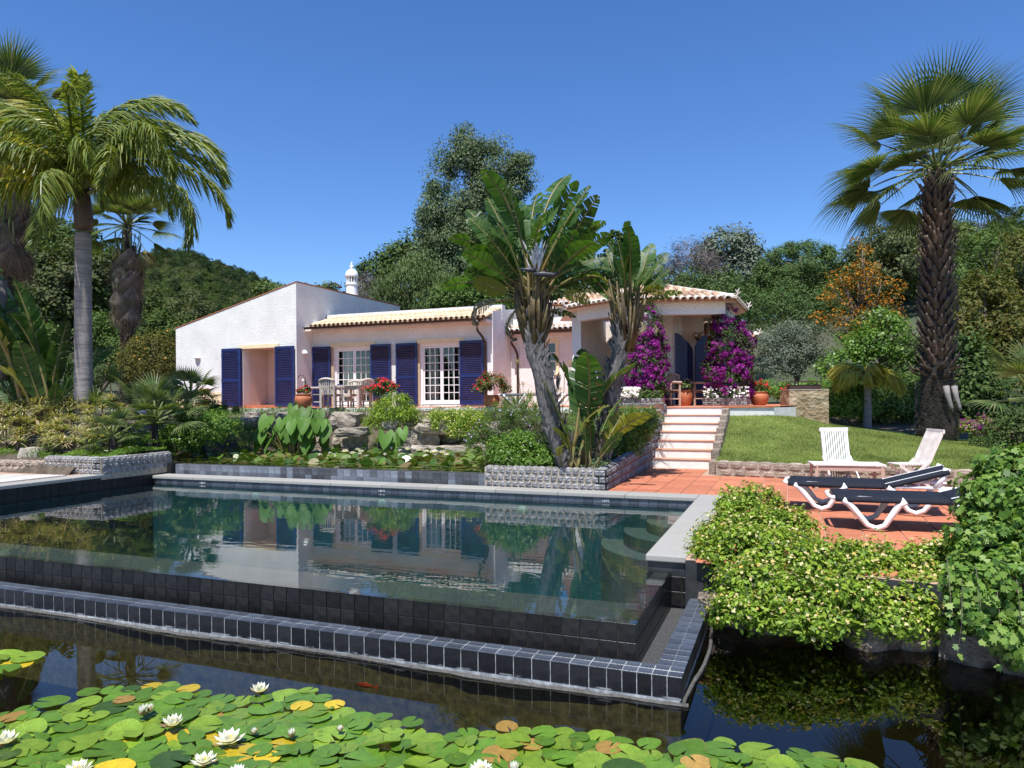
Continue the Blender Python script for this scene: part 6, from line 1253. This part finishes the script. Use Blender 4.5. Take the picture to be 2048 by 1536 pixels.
for sx in (-.4, .4): g.bar(q+R_ @ V((sx,-.2,0))+Z*(2.30-q.z), q+R_ @ V((sx,-.2,0))+Z*(2.52-q.z), .025); g.bar(q+R_ @ V((sx,.2,0))+Z*(2.30-q.z), q+R_ @ V((sx,.2,0))+Z*(2.52-q.z), .025)
for sy in (-.2, .2): g.bar(q+R_ @ V((-.42,sy,0))+Z*(2.51-q.z), q+R_ @ V((.42,sy,0))+Z*(2.51-q.z), .03)
g.build('iron_rack', M['brown_metal'], bq); MB().obox((q.x, q.y, 2.37), (.78, .34, .12), qz).build('fire_tray', M['brown_metal'], bq)
# ================================================================== pots
M['pot'] = mat('pot', (.50,.17,.07), .7, .15, 5, .1, 40, c2=(.40,.12,.05))
def pot(px, py, D, zb, rad, hgt, label, fl=None, leaf=None, flower=None, bush=.25, n=500, nf=60, prof=None):
    p = gd(px, py, D); root = thing('flower_pot', label, 'flower pot', (p.x, p.y, zb)); pr2 = prof or [(.62,0),(.82,.18),(.95,.45),(1.,.62),(.93,.80),(.80,.88),(.80,.92),(.90,.94),(.92,1.),(.84,1.),(.80,.96),(.05,.92)]
    MB().lathe([(r_*rad, z*hgt) for r_, z in pr2], 28, (p.x, p.y, zb)).build('pot', M['pot'], root, smooth=True)
    MB().lathe([(rad*.95,hgt*.50),(rad*1.005,hgt*.52),(rad*1.005,hgt*.54),(rad*.96,hgt*.56)], 28, (p.x, p.y, zb), cap=False).build('rim_band', M['pot'], root, smooth=True) if False else None
    if leaf:
        r = np.random.RandomState(int(px)); P, N, C = clump_points([(p.x, p.y, zb+hgt+bush*.45, bush, bush, bush*.75)], 30, bush*.3, n, r, -.3, .2); v, f = leafcards(P, N, .07, .6, .2, r, .3); me = npmesh('foliage', v-np.array(root.location), f); me.materials.append(leaf); inst('foliage', me, root)['kind'] = 'stuff'
        if flower:
            k = r.randint(0, len(C), nf); P = C[k]+sphere_dirs(nf, r, .0)*bush*.32; v, f = leafcards(P, unit(P-np.array([p.x, p.y, zb])), .075, .9, .3, r, .3); me = npmesh('blossom', v-np.array(root.location), f); me.materials.append(flower); inst('blossom', me, root)['kind'] = 'stuff'
    return root
TZ = 1.878
pot(607,800,23.0,TZ,.28,.46,'large terracotta urn with red geraniums beside the dining table', leaf=L_['green'], flower=L_['red'], bush=.2, n=350, nf=90)
pot(405,800,26.0,TZ,.24,.36,'terracotta pot with pink geraniums left of the first shutter', leaf=L_['green'], flower=L_['pinkf'], bush=.28, n=350, nf=130)
pot(983,800,20.9,TZ,.25,.36,'terracotta pot with a bushy red flowering plant below the rain pipe', leaf=L_['brown'], flower=L_['red'], bush=.5, n=2200, nf=70)
pot(766,806,21.0,TZ,.25,.30,'pot of red flowering shrub between the two glass doors', leaf=L_['green'], flower=L_['red'], bush=.44, n=1500, nf=260)
pot(1519,806,20.2,1.88,.26,.38,'round orange terracotta pot with red geraniums right of the porch', leaf=L_['green'], flower=L_['red'], bush=.24, n=420, nf=110)
pot(1370,808,20.6,1.88,.22,.45,'dark terracotta pot with pale flowers in the porch shade', leaf=L_['green'], flower=L_['whitef'], bush=.24, n=350, nf=40)
pot(1185,806,19.6,1.88,.22,.30,'pot of red and pink geraniums seen between the strelitzia trunks', leaf=L_['green'], flower=L_['red'], bush=.34, n=700, nf=90)
o = thing('flower_box', 'small red geraniums just behind the barbecue', 'flowers', gd(1579,782,20.5)); r_ = np.random.RandomState(3); P = np.array(gd(1579,780,20.5))+r_.normal(0, 1, (160, 3))*np.array([.1,.08,.05]); v, f = leafcards(P, np.tile([0, -.6, .8], (160, 1)), .07, .9); me = npmesh('blossom', v-np.array(o.location), f); me.materials.append(L_['red']); inst('blossom', me, o)['kind'] = 'stuff'; MB().obox(gd(1579,790,20.5), (.4,.25,.2)).build('box', M['pot'], o)
# shepherd-crook hooks
for px, py, D, lab in ((405,785,26.0,'thin iron crook by the pink geranium pot'), (611,785,23.0,'thin iron crook behind the geranium urn')):
    p = gd(px, py, D); p.z = TZ; m = MB(); m.tube([p, p+Z*.95, p+Z*1.05+R0*-.06, p+Z*1.08-R0*.16, p+Z*1.0-R0*.24], .012, 6); tag(m.build('iron_crook', M['brown_metal'], None, smooth=True), lab, 'garden hook')
# ================================================================== furniture
M['teak_grey'] = mat('teak_grey', (.60,.55,.48), .8, .12, 5, .2, 40, c2=(.46,.38,.30), stretch=(1, 1, 4), obj_rand=.08)
M['teak_pink'] = mat('teak_pink', (.52,.38,.30), .8, .12, 5, .2, 40, c2=(.40,.26,.19), stretch=(1, 1, 4), obj_rand=.08)
M['plastic'] = mat('plastic', (.80,.79,.77), .45, .03, 4)
M['navy'] = mat('navy', (.012,.015,.024), .75, .2, 30, .3, 300, .25)
M['greymesh'] = mat('greymesh', (.10,.105,.12), .8, .2, 30, .2, 300, .25)
def armchair(label, wood):
    """slatted teak armchair with curved top rail, built at the origin facing -Y"""
    c = thing('garden_armchair', label, 'chair')
    for sx in (-1, 1):
        MB().bar((sx*.26,-.24,0),(sx*.26,-.24,.64),.045).build('leg', wood, c, world=False); MB().bar((sx*.24,.24,0),(sx*.235,.25,.45),.045).build('leg', wood, c, world=False)
        MB().tube([(sx*.28,-.29,.655),(sx*.29,-.05,.66),(sx*.27,.2,.65),(sx*.25,.27,.64)], [.03,.032,.03,.026], 6).build('armrest', wood, c, world=False); MB().bar((sx*.25,-.22,.2),(sx*.24,.22,.2),.03).build('stretcher', wood, c, world=False)
    for i in range(6): MB().box(-.25,-.25+i*.082,.43,.25,-.25+i*.082+.07,.45).build('seat_slat', wood, c, world=False)
    for i in range(7): x = -.2+i*.066; MB().bar((x,.25,.44),(x*1.12,.34-.05*(x/.2)**2,.90-.05*(x/.2)**2),.036,.014).build('back_slat', wood, c, world=False)
    for sx in (-1, 1): MB().bar((sx*.235,.25,.44),(sx*.27,.28,.86),.04).build('back_post', wood, c, world=False)
    m = MB(); n = 9; pts = [(-.29+.58*i/(n-1), .345-.07*((i/(n-1)-.5)*2)**2, .93-.075*((i/(n-1)-.5)*2)**2) for i in range(n)]; m.tube(pts, [.026]+[.038]*(n-2)+[.026], 8); m.build('top_rail', wood, c, smooth=True, world=False); MB().bar((-.25,-.24,.40),(.25,-.24,.40),.03,.06).build('apron', wood, c, world=False)
    return c
def setpose(o, p, rz): o.location = p; o.rotation_euler = (0, 0, rz)
ch0 = armchair('teak armchair seen from behind at the front of the dining table', M['teak_grey']); tp = gd(693, 808, 23.6); tp.z = TZ
setpose(ch0, gd(663,808,22.7).xy.to_3d()+Z*TZ, math.pi+.1)
for lab, px, D, rz, pal in (('white looking teak armchair left of the dining table, turned inward', 628, 23.4, math.pi/2+.5, 0), ('teak armchair behind the dining table, half hidden by it', 701, 24.6, .05, 0), ('brownish teak armchair at the right end of the dining table', 724, 23.6, -math.pi/2-.3, 1)):
    p = gd(px, 808, D); copy_tree(ch0, (p.x, p.y, TZ), rz, None, lab)
ch0['group'] = 'armchairs round the dining table'
for o in bpy.data.objects:
    if o.parent is None and o.name.startswith('garden_armchair'): o['group'] = 'armchairs round the dining table'
tb = thing('dining_table', 'weathered wooden dining table on the house terrace with a small blue dish', 'table', tp)
for i in range(9): MB().box(tp.x-.8,tp.y-.45+i*.1,TZ+.71,tp.x+.8,tp.y-.45+i*.1+.094,TZ+.735).build('top_board', M['teak_grey'], tb)
for sx in (-1, 1):
    for sy in (-1, 1): MB().bar((tp.x+sx*.7,tp.y+sy*.36,TZ),(tp.x+sx*.7,tp.y+sy*.36,TZ+.70),.08).build('leg', M['teak_grey'], tb)
    MB().box(tp.x+sx*.7-.02,tp.y-.32,TZ+.60,tp.x+sx*.7+.02,tp.y+.32,TZ+.70).build('apron', M['teak_grey'], tb)
for sy in (-1, 1): MB().box(tp.x-.66,tp.y+sy*.36-.02,TZ+.60,tp.x+.66,tp.y+sy*.36+.02,TZ+.70).build('apron', M['teak_grey'], tb)
tag(MB().lathe([(.06,0),(.10,.03),(.11,.05),(.10,.05),(.02,.02)], 18, (tp.x-.25,tp.y,TZ+.7352)).build('dish', mat('blueglaze', (.03,.06,.25), .2, .1, 5), None, smooth=True), 'small blue dish on the dining table', 'dish')
for lab, px, D, rz in (('pinkish teak armchair in the porch beside the left bougainvillea', 1335, 19.9, 2.2), ('teak armchair deeper in the porch shade behind the first one', 1362, 21.2, 2.4), ('teak armchair half hidden left of the right bougainvillea', 1414, 20.6, -2.0)):
    p = gd(px, 808, D); o = copy_tree(ch0, (p.x, p.y, 1.88), rz, None, lab, 'armchairs in the porch')
    for k in o.children:
        k.data = k.data.copy(); k.data.materials.clear(); k.data.materials.append(M['teak_pink'])
def lounger(label, fabric, back=25, long=1.92, group=None):
    """plastic sun lounger along +x, head at +x; sling seat, V legs, raised back"""
    c = thing('sun_lounger', label, 'sun lounger', (0, 0, 0), group); hz = .36; xb = 1.18; ca, sa = math.cos(math.radians(back)), math.sin(math.radians(back)); bl = long-xb
    for s in (-1, 1):
        MB().tube([(0,s*.31,hz),(.25,s*.33,hz+.01),(xb,s*.33,hz),(long+.02,s*.31,hz)], [.02,.022,.022,.02], 8).build('side_rail', M['plastic'], c, smooth=True, world=False)
        for xa, x0, x1 in ((.42,.08,.72),(1.52,1.2,1.86)):
            m = MB(); m.tube([(x0,s*.335,hz-.01),(x0+.06,s*.335,hz-.05),(xa-.09,s*.345,.07),(xa,s*.345,.03),(xa+.09,s*.345,.07),(x1-.06,s*.335,hz-.05),(x1,s*.335,hz-.005)], [.045,.04,.03,.034,.03,.04,.05], 8); m.build('leg', M['plastic'], c, smooth=True, world=False)
        MB().bar((xb,s*.29,hz+.02),(xb+bl*ca,s*.29,hz+.02+bl*sa),.04,.03).build('back_rail', M['plastic'], c, world=False)
        MB().tube([(xb+bl*ca*.98,s*.30,hz+bl*sa+.03),(xb+bl*ca*.9,s*.33,hz+bl*sa*.55),(xb+bl*ca*.78,s*.33,hz)], [.045,.035,.03], 7).build('back_prop', M['plastic'], c, smooth=True, world=False)
    MB().tube([(-.01,-.31,hz),(-.05,-.2,hz),(-.05,.2,hz),(-.01,.31,hz)], .024, 8).build('end_rail', M['plastic'], c, smooth=True, world=False)
    PRF = [(-.372,-.034),(-.37,-.008),(-.355,.026),(-.31,.034),(-.16,.026),(0,.022),(.16,.026),(.31,.034),(.355,.026),(.37,-.008),(.372,-.034)]; n, k = 16, len(PRF)
    for nm, fn in (('seat_sling', lambda t, u, zz: (t*xb, u, hz+zz)), ('back_sling', lambda t, u, zz: (xb+.005+t*bl*ca-zz*sa, u*.98, hz+t*bl*sa+zz*ca))):
        m = MB()
        for i in range(n+1):
            for u, zz in PRF: m.v.append(fn(i/n, u, zz))
        for i in range(n):
            for j in range(k-1): p = i*k+j; m.f.append((p, p+1, p+k+1, p+k))
        so_ = m.build(nm, fabric, c, smooth=True, world=False); md = so_.modifiers.new('thick', 'SOLIDIFY'); md.thickness = .01
    return c
TS = .57
l0 = lounger('nearer navy sun lounger on the terracotta terrace, cut by the ivy', M['navy'], 17, group='loungers on the terracotta terrace'); p = gz(1672, 1042, TS); setpose(l0, (.48, 9.32, TS), math.radians(2))
copy_tree(l0, (.0, 10.72, TS), math.radians(-3), None, 'farther navy sun lounger with white head rest, in front of the white table')
l1 = lounger('white lounger with grey back behind the left strelitzia trunk', M['greymesh'], 62, group='loungers on the house terrace'); a = gd(1000, 806, 20.6); setpose(l1, (a.x, a.y, TZ), YAW+.05)
a = gd(1090, 806, 21.2); copy_tree(l1, (a.x, a.y, TZ), YAW+.12, None, 'white lounger with grey back seen between the strelitzia trunks')
# white garden table and folding chairs on the terrace
M['whitewood'] = mat('whitewood', (.72,.69,.64), .75, .1, 5, .2, 40, c2=(.58,.52,.46), stretch=(1, 4, 1), obj_rand=.06)
tq = (gz(1635,963,TS)+gz(1752,963,TS))/2; tx, ty = .98, 13.0
tx, ty = gz(1692, 975, TS).x, gz(1692, 975, TS).y
gt_ = thing('garden_table', 'low white slatted garden table on the terracotta terrace', 'table', (tx, ty, TS)); th = .40; rzt = Matrix.Rotation(.12, 3, 'Z')
def tpnt(x, y, z): w_ = rzt @ V((x, y, 0)); return V((tx+w_.x, ty+w_.y, TS+z))
for i in range(7): MB().obox(tpnt(0, -.26+i*.087, th), (1.02, .08, .022), rzt).build('top_slat', M['whitewood'], gt_)
for s in (-1, 1):
    MB().obox(tpnt(s*.53, 0, th), (.05, .63, .026), rzt).build('top_end', M['whitewood'], gt_); MB().obox(tpnt(0, s*.27, th-.06), (.98, .025, .07), rzt).build('apron', M['teak_pink'], gt_)
    for s2 in (-1, 1): MB().bar(tpnt(s*.5, s2*.27, 0), tpnt(s*.5, s2*.27, th-.012), .05).build('leg', M['teak_pink'], gt_)
def foldchair(label, wood, lean=14):
    """folding slatted chair at the origin facing -Y"""
    c = thing('folding_chair', label, 'chair', (0, 0, 0)); t = math.tan(math.radians(lean)); B = lambda z: .18+(z-.30)*t
    for s in (-1, 1):
        MB().bar((s*.23,-.20,0),(s*.23,B(.86),.86),.028,.05).build('back_post', wood, c, world=False) if False else MB().bar((s*.215,B(.30),.30),(s*.215,B(.92),.92),.03,.045).build('back_post', wood, c, world=False)
        MB().bar((s*.235,-.26,.0),(s*.235,B(.45),.46),.025,.045).build('leg', wood, c, world=False); MB().bar((s*.19,.30,.0),(s*.19,-.22,.38),.025,.045).build('leg', wood, c, world=False)
    MB().bar((-.25,B(.94),.94),(.25,B(.94),.94),.03,.065).build('top_rail', wood, c, world=False); MB().bar((-.2,B(.36),.36),(.2,B(.36),.36),.025,.04).build('lower_rail', wood, c, world=False)
    for i in range(10): x = -.18+i*.04; MB().bar((x,B(.37),.37),(x,B(.92),.92),.022,.014).build('back_slat', wood, c, world=False)
    for i in range(9): MB().box(-.2,-.24+i*.05,.385,.2,-.24+i*.05+.04,.405).build('seat_slat', wood, c, world=False)
    MB().bar((-.235,-.24,.04),(.235,-.24,.04),.022).build('stretcher', wood, c, world=False); return c
f0 = foldchair('white slatted folding chair behind the garden table, facing the camera', M['whitepaint']); p = gz(1684, 972, TS); a = gd(1682, 900, 12.5); setpose(f0, (a.x, a.y, TS), .30)
f1 = foldchair('weathered folding chair seen from the side, right of the garden table', M['whitewood'], 24); a = gd(1822, 940, 11.9); setpose(f1, (a.x-.05, a.y, TS), -math.pi/2+.35)
# ================================================================== water lilies
def padmat(name, cols, rim=(.22,.16,.04)):
    """floating leaf: fine radial veins, mottling, browned rim (object space, radius 1)"""
    m = leafmat(name, cols, .3, .2, .55, .22); n, L = m.node_tree.nodes, m.node_tree.links; b = n['Principled BSDF']; src = b.inputs['Base Color'].links[0].from_socket
    tc = n.new('ShaderNodeTexCoord'); g = n.new('ShaderNodeTexGradient'); g.gradient_type = 'RADIAL'; L.new(tc.outputs['Object'], g.inputs[0])
    mu = n.new('ShaderNodeMath'); mu.operation = 'MULTIPLY'; mu.inputs[1].default_value = 6.2832*22; L.new(g.outputs['Fac'], mu.inputs[0]); si = n.new('ShaderNodeMath'); si.operation = 'SINE'; L.new(mu.outputs[0], si.inputs[0])
    mr = n.new('ShaderNodeMapRange'); mr.inputs[1].default_value = .6; mr.inputs[2].default_value = 1.; mr.inputs[3].default_value = .95; mr.inputs[4].default_value = 1.18; L.new(si.outputs[0], mr.inputs[0])
    no = n.new('ShaderNodeTexNoise'); no.inputs['Scale'].default_value = 2.2; no.inputs['Detail'].default_value = 6; L.new(tc.outputs['Object'], no.inputs['Vector']); m2 = n.new('ShaderNodeMapRange'); m2.inputs[1].default_value = .3; m2.inputs[2].default_value = .7; m2.inputs[3].default_value = .78; m2.inputs[4].default_value = 1.15; L.new(no.outputs[0], m2.inputs[0])
    pr = n.new('ShaderNodeMath'); pr.operation = 'MULTIPLY'; L.new(mr.outputs[0], pr.inputs[0]); L.new(m2.outputs[0], pr.inputs[1])
    vm = n.new('ShaderNodeVectorMath'); vm.operation = 'SCALE'; L.new(src, vm.inputs[0]); L.new(pr.outputs[0], vm.inputs['Scale'])
    ln = n.new('ShaderNodeVectorMath'); ln.operation = 'LENGTH'; L.new(tc.outputs['Object'], ln.inputs[0]); ad = n.new('ShaderNodeMath'); ad.operation = 'MULTIPLY_ADD'; ad.inputs[1].default_value = .22; L.new(no.outputs[0], ad.inputs[0]); L.new(ln.outputs['Value'], ad.inputs[2])
    m3 = n.new('ShaderNodeMapRange'); m3.inputs[1].default_value = 1.08; m3.inputs[2].default_value = 1.15; L.new(ad.outputs[0], m3.inputs[0])
    mx = n.new('ShaderNodeMix'); mx.data_type = 'RGBA'; L.new(m3.outputs[0], mx.inputs[0]); L.new(vm.outputs[0], mx.inputs[6]); mx.inputs[7].default_value = (*rim, 1); L.new(mx.outputs[2], b.inputs['Base Color']); return m
PM = {'g': padmat('pad_green', [(.085,.185,.018),(.115,.22,.022)]), 'l': padmat('pad_light', [(.16,.27,.025),(.20,.30,.03)]), 'y': padmat('pad_yellow', [(.60,.45,.03),(.55,.38,.02)]), 'o': padmat('pad_orange', [(.42,.22,.05),(.36,.24,.06)]), 'd': padmat('pad_dark', [(.045,.10,.02),(.06,.12,.022)])}
def padmesh(k, curl=0.):
    r = random.Random(k); n = 26; v = [(0, 0, .002)]; f = []; no_ = r.uniform(0, 6.28)
    gap = .16
    for j, rr in enumerate((.45, .82, 1.)):
        for i in range(n+1):
            a = gap+(2*math.pi-2*gap)*i/n; w_ = 1+(.03*math.sin(a*3+k)+.02*r.uniform(-1, 1))*(j > 0); x, y = rr*w_*math.cos(a), rr*w_*math.sin(a)*(.97)
            lift = curl*max(0, math.cos(a-no_))**2*rr**2.2+(.012*math.sin(a*5+k) if j == 2 else 0)+.01*rr; v.append((x, y, lift))
    N = n+1
    for i in range(n): f.append((0, 1+i, 2+i, 2+i)[:3])
    for j in range(2):
        for i in range(n): a = 1+j*N+i; f.append((a, a+N, a+N+1, a+1))
    m = MB(); m.add(v, f); me = m.mesh('lily_pad', True); return me
PV = {}
for c in PM:
    PV[c] = []
    for k in range(6 if c in 'gl' else 3):
        me = padmesh(k*7+ord(c), 0. if k < 4 else .14); me.materials.append(PM[c]); PV[c].append(me)
CURL = {}
for c in 'gl':
    CURL[c] = []
    for k in range(3): me = padmesh(100+k+ord(c), .28+.1*k); me.materials.append(PM[c]); CURL[c].append(me)
BD = [(-200,1440),(0,1425),(90,1402),(170,1378),(330,1360),(420,1388),(520,1392),(610,1372),(660,1402),(720,1418),(830,1442),(900,1476),(940,1458),(1000,1448),(1060,1458),(1200,1462),(1300,1484),(1400,1484),(1430,1474),(1500,1494),(1600,1498),(1700,1514),(1780,1536),(2100,1600)]
PLAB = {'g': ('mid green round lily pad floating on the foreground pond', 'green lily pads of the foreground pond'), 'l': ('light green round lily pad floating on the foreground pond', 'light green lily pads of the foreground pond'), 'y': ('yellow lily pad among the green ones in the foreground', 'yellow lily pads of the foreground pond'), 'o': ('orange tinged dying lily pad in the foreground pond', 'orange lily pads of the foreground pond'), 'd': ('dark green lily pad in the foreground pond', 'dark lily pads of the foreground pond')}
rp = random.Random(12); pl_ = []; tries = 0
while len(pl_) < 300 and tries < 90000:
    tries += 1; px = rp.uniform(-80, 1790); py = rp.uniform(1362, 1570); bd = lin(px, BD)
    if py < bd+8: continue
    p = gz(px, py, .004); rad = rp.uniform(.065, .12)
    if py > bd+40: rad = rp.uniform(.075, .135)
    if any((p.x-q[0])**2+(p.y-q[1])**2 < ((rad+q[2])*(.54 if py > bd+30 else .74))**2 for q in pl_): continue
    pl_.append((p.x, p.y, rad, px, py))
for px, py in ((15,1312),(55,1318),(30,1330),(-15,1325),(5,1342),(-40,1318)): p = gz(px, py, .004); pl_.append((p.x, p.y, .125, px, py))
pl_.sort(key=lambda q: -q[1]); PADS = {}
for i, (x, y, rad, px, py) in enumerate(pl_):
    t = rp.random(); edge = py < lin(px, BD)+70
    c = 'g' if t < .5 else 'l' if t < .86 else ('y' if t < .91 and px < 900 else 'o' if t < .95 and edge else 'd' if t < .97 else 'g')
    me = rp.choice(PV[c]) if (py < 1440 or c not in 'gl' or rp.random() < .86) else rp.choice(CURL[c])
    o = inst('lily_pad', me, None, (x, y, .006+.0035*(i % 9)), (rp.uniform(-.04, .04), rp.uniform(-.04, .04), rp.uniform(0, 6.28)), rad); tag(o, PLAB[c][0], 'lily pad', PLAB[c][1]); PADS.setdefault(c, []).append((px, o))
ORD = ['leftmost', 'second from the left', 'third from the left', 'fourth from the left', 'fifth from the left', 'sixth from the left', 'seventh from the left', 'eighth from the left', 'ninth from the left', 'tenth from the left', 'eleventh from the left', 'twelfth from the left', 'thirteenth from the left', 'fourteenth from the left', 'fifteenth from the left', 'sixteenth from the left', 'seventeenth from the left', 'eighteenth from the left']
for c, w_ in (('y', 'yellow'), ('o', 'orange tinged dying'), ('d', 'dark green')):
    L2 = sorted(PADS.get(c, []), key=lambda q: q[0])
    for i, (px, o) in enumerate(L2):
        o['label'] = '%s lily pad in the foreground pond, %s of its colour' % (w_, ORD[i] if i < 18 else 'one of those farther right') if i < len(L2)-1 or len(L2) < 2 else '%s lily pad in the foreground pond, rightmost of its colour' % w_
M['petal'] = leafmat('petal', [(.78,.76,.70),(.84,.82,.78)], .5, .3, .3, 0.); M['sepal'] = mat('sepal', (.20,.22,.06), .5, .2, 6, c2=(.22,.10,.05)); M['stamen'] = mat('stamen', (.70,.48,.05), .6, .1, 6)
def lily(openness, seed):
    r = random.Random(seed); out = []; root = thing('water_lily', 'x', 'water lily')
    def ring(n, el, L0, w_, off, m, name):
        mm = MB()
        for i in range(n):
            az = off+2*math.pi*i/n+r.uniform(-.08, .08); e = el+r.uniform(-.08, .08); d = V((math.cos(az)*math.cos(e), math.sin(az)*math.cos(e), math.sin(e))); s = V((-math.sin(az), math.cos(az), 0)); u = s.cross(d)*-1; b_ = len(mm.v)
            for t, wv, cu in ((0, .35, 0), (.4, 1., -.06), (.75, .75, -.02), (1., .04, .06)): p = d*(L0*t)+u*(cu*L0); mm.v += [tuple(p-s*w_*wv*.5+u*-.0), tuple(p+u*(-.12*w_*wv)), tuple(p+s*w_*wv*.5)]
            for j in range(3):
                for k in range(2): q = b_+j*3+k; mm.f.append((q, q+1, q+4, q+3))
        o = link(name, mm.mesh(name, True, False), m, root); return o
    ring(4, max(.1, openness-.35), .085, .042, .2, M['sepal'], 'sepals'); ring(9, openness, .085, .034, 0, M['petal'], 'outer_petals'); ring(8, min(1.45, openness+.35), .075, .03, .3, M['petal'], 'middle_petals'); ring(6, min(1.5, openness+.65), .06, .024, .1, M['petal'], 'inner_petals'); s_ = MB(); s_.lathe([(.006,0),(.014,.012),(.016,.03),(.004,.034)], 8); link('stamens', s_.mesh('stamens'), M['stamen'], root); return root
lo, lm_, lc = lily(.35, 1), lily(.62, 2), lily(1.15, 3)
LI = [(520,1373,lm_,1.15,'white water lily on an orange pad at the far edge of the pads'),(345,1440,lm_,1.2,'white water lily opened wide, third from the left edge'),(287,1420,lc,1.1,'half closed white lily bud left of the open flower'),(300,1412,lc,.8,'small closed white lily bud just behind the half closed one'),(458,1472,lo,1.45,'largest open white water lily in the lower middle left'),(408,1514,lo,1.15,'low open white water lily right of the bottom-left flowers'),(155,1532,lo,1.2,'white water lily cut by the bottom edge at left'),(10,1476,lm_,1.3,'white water lily at the very left edge'),(508,1457,lc,.6,'tiny reddish closed bud right of the largest lily'),(583,1462,lc,.75,'small cream bud beside a yellow pad'),(680,1452,lc,.6,'tiny white bud floating in open water'),(962,1530,lo,1.05,'white water lily at the bottom edge near the centre'),(1028,1534,lc,.9,'white lily bud at the bottom edge right of centre'),(473,1536,lo,.9,'white water lily cut by the bottom edge below the largest one')]
for i, (px, py, src, s_, lab) in enumerate(LI):
    p = gz(px, py+10, .05); copy_tree(src, (p.x, p.y, .045), rp.uniform(0, 6), s_*.82, lab)
# upper pond
UB = []
while len(UB) < 900:
    px = rp.uniform(345, 965); py = rp.uniform(896, 936); p = gz(px, py, .77)
    if p.y < 12.35 or p.x > -5.3 or p.y > 17.9 or p.x < -15.6: continue
    UB.append((p, px, py))
cnt = 0
for i, (p, px, py) in enumerate(UB[:30]):
    up = rp.random() < .45; c = rp.choice('gggld'); rad = rp.uniform(.09, .16); o = inst('lily_pad', rp.choice(CURL['g'] if up else PV[c]), None, (p.x, p.y, .772+(.03+.06*rp.random() if up else .003*(i % 5))), (rp.uniform(-.9, .9) if up else .02, rp.uniform(-.9, .9) if up else .02, rp.uniform(0, 6.28)), rad); tag(o, 'crowded lily pad on the upper pond behind the pool', 'lily pad', 'lily pads of the upper pond'); cnt += 1
    if cnt > 12 and False: break
vv, ff, b0 = [], [], 0; base_v = np.array([v_.co[:] for v_ in PV['g'][0].vertices]); base_f = [tuple(p_.vertices) for p_ in PV['g'][0].polygons]
mm = MB()
for i, (p, px, py) in enumerate(UB[30:]):
    n = 9; rad = rp.uniform(.06, .14); up = rp.random() < .35; az = rp.uniform(0, 6.28); tl = rp.uniform(.3, 1.0) if up else .03; R3 = Matrix.Rotation(az, 3, 'Z') @ Matrix.Rotation(tl, 3, 'X'); zz = .775+(.05*rp.random() if up else 0)+.0005*(i % 17)
    mm.add([p*0+V((p.x, p.y, zz))+R3 @ V((rad*math.cos(a), rad*math.sin(a), 0)) for a in [.2+5.9*k/(n-1) for k in range(n)]]+[V((p.x, p.y, zz))], [tuple(list(range(n))+[n])])
o = mm.build('lily_pad_mass', leafmat('pad_mass', [(.05,.11,.02),(.09,.16,.025),(.14,.21,.03),(.20,.14,.05)], .3, .2, .5)); tag(o, 'mass of small crowded lily pads on the upper pond', 'lily pads', kind='stuff')
vz = rng.uniform(0, 1, (7000, 2)); P = []
for a, b_ in vz:
    p = gz(345+a*620, 905+b_*36, .772)
    if 12.0 < p.y < 17.5 and -15.5 < p.x < -5.2: P.append((p.x, p.y, .7725))
P = np.array(P); v, f = leafcards(P, np.tile([0, 0, 30.], (len(P), 1)), .035, .8, 0, None, 5.); dm = npmesh('duckweed', v, f); dm.materials.append(leafmat('duckweed', [(.10,.14,.02),(.16,.20,.03)], .7, 0, .2)); tag(link('duckweed', dm, None), 'green duckweed film on the upper pond', 'duckweed', kind='stuff')
UL = [(672,905),(690,903),(705,907),(715,900),(722,904),(600,897),(770,897),(782,900),(800,905),(815,901),(828,903),(838,901),(852,904),(865,905),(885,906),(893,908),(770,912),(822,912),(852,913),(720,914),(560,900),(640,915),(735,916),(660,912)]
UT = ['leftmost pink-white lily on the upper pond', ]
for i, (px, py) in enumerate(UL):
    p = gz(px, py+4, .78); copy_tree(rp.choice((lo, lm_, lc)), (p.x, p.y, .80+.04*rp.random()), rp.uniform(0, 6), rp.uniform(.95, 1.35), 'white water lily among crowded pads of the upper pond', 'white lilies of the upper pond')
for r_ in (lo, lm_, lc):
    for k in list(r_.children): bpy.data.objects.remove(k)
    bpy.data.objects.remove(r_)
# goldfish
p = gz(732, 1371, -.02); gf_ = thing('goldfish', 'small orange goldfish near the surface of the pond', 'fish', p); gfm = mat('goldfish', (.75,.12,.02), .4, .2, 12)
MB().tube([p+V((-.075,0,0)), p+V((-.05,.004,0)), p+V((0,.006,0)), p+V((.04,.002,0)), p+V((.065,0,0))], [.006,.017,.021,.012,.004], 8).build('body', gfm, gf_, smooth=True); MB().add([p+V((.06,0,0)), p+V((.105,.012,.02)), p+V((.095,0,0)), p+V((.105,-.008,-.02))], [(0,1,2),(0,2,3)]).build('tail_fin', gfm, gf_)
# street lamp showing over the villa roof
p = gd(655, 590, 36.0); lp_ = thing('street_lamp', 'dark curved street lamp showing just above the villa roof', 'street lamp', (p.x, p.y, 1.9))
MB().tube([(p.x, p.y, 1.9), (p.x, p.y, p.z-.3)], .06, 8).build('post', M['bark'], lp_); MB().tube([p-Z*.3, p+Z*.25, p+Z*.55+R0*.12, p+Z*.62+R0*.4, p+Z*.45+R0*.62], .03, 6).build('arm', M['brown_metal'], lp_, smooth=True); MB().lathe([(.04,.12),(.1,.06),(.14,0)], 10, tuple(p+Z*.36+R0*.62)).build('lamp_head', M['brown_metal'], lp_, smooth=True)
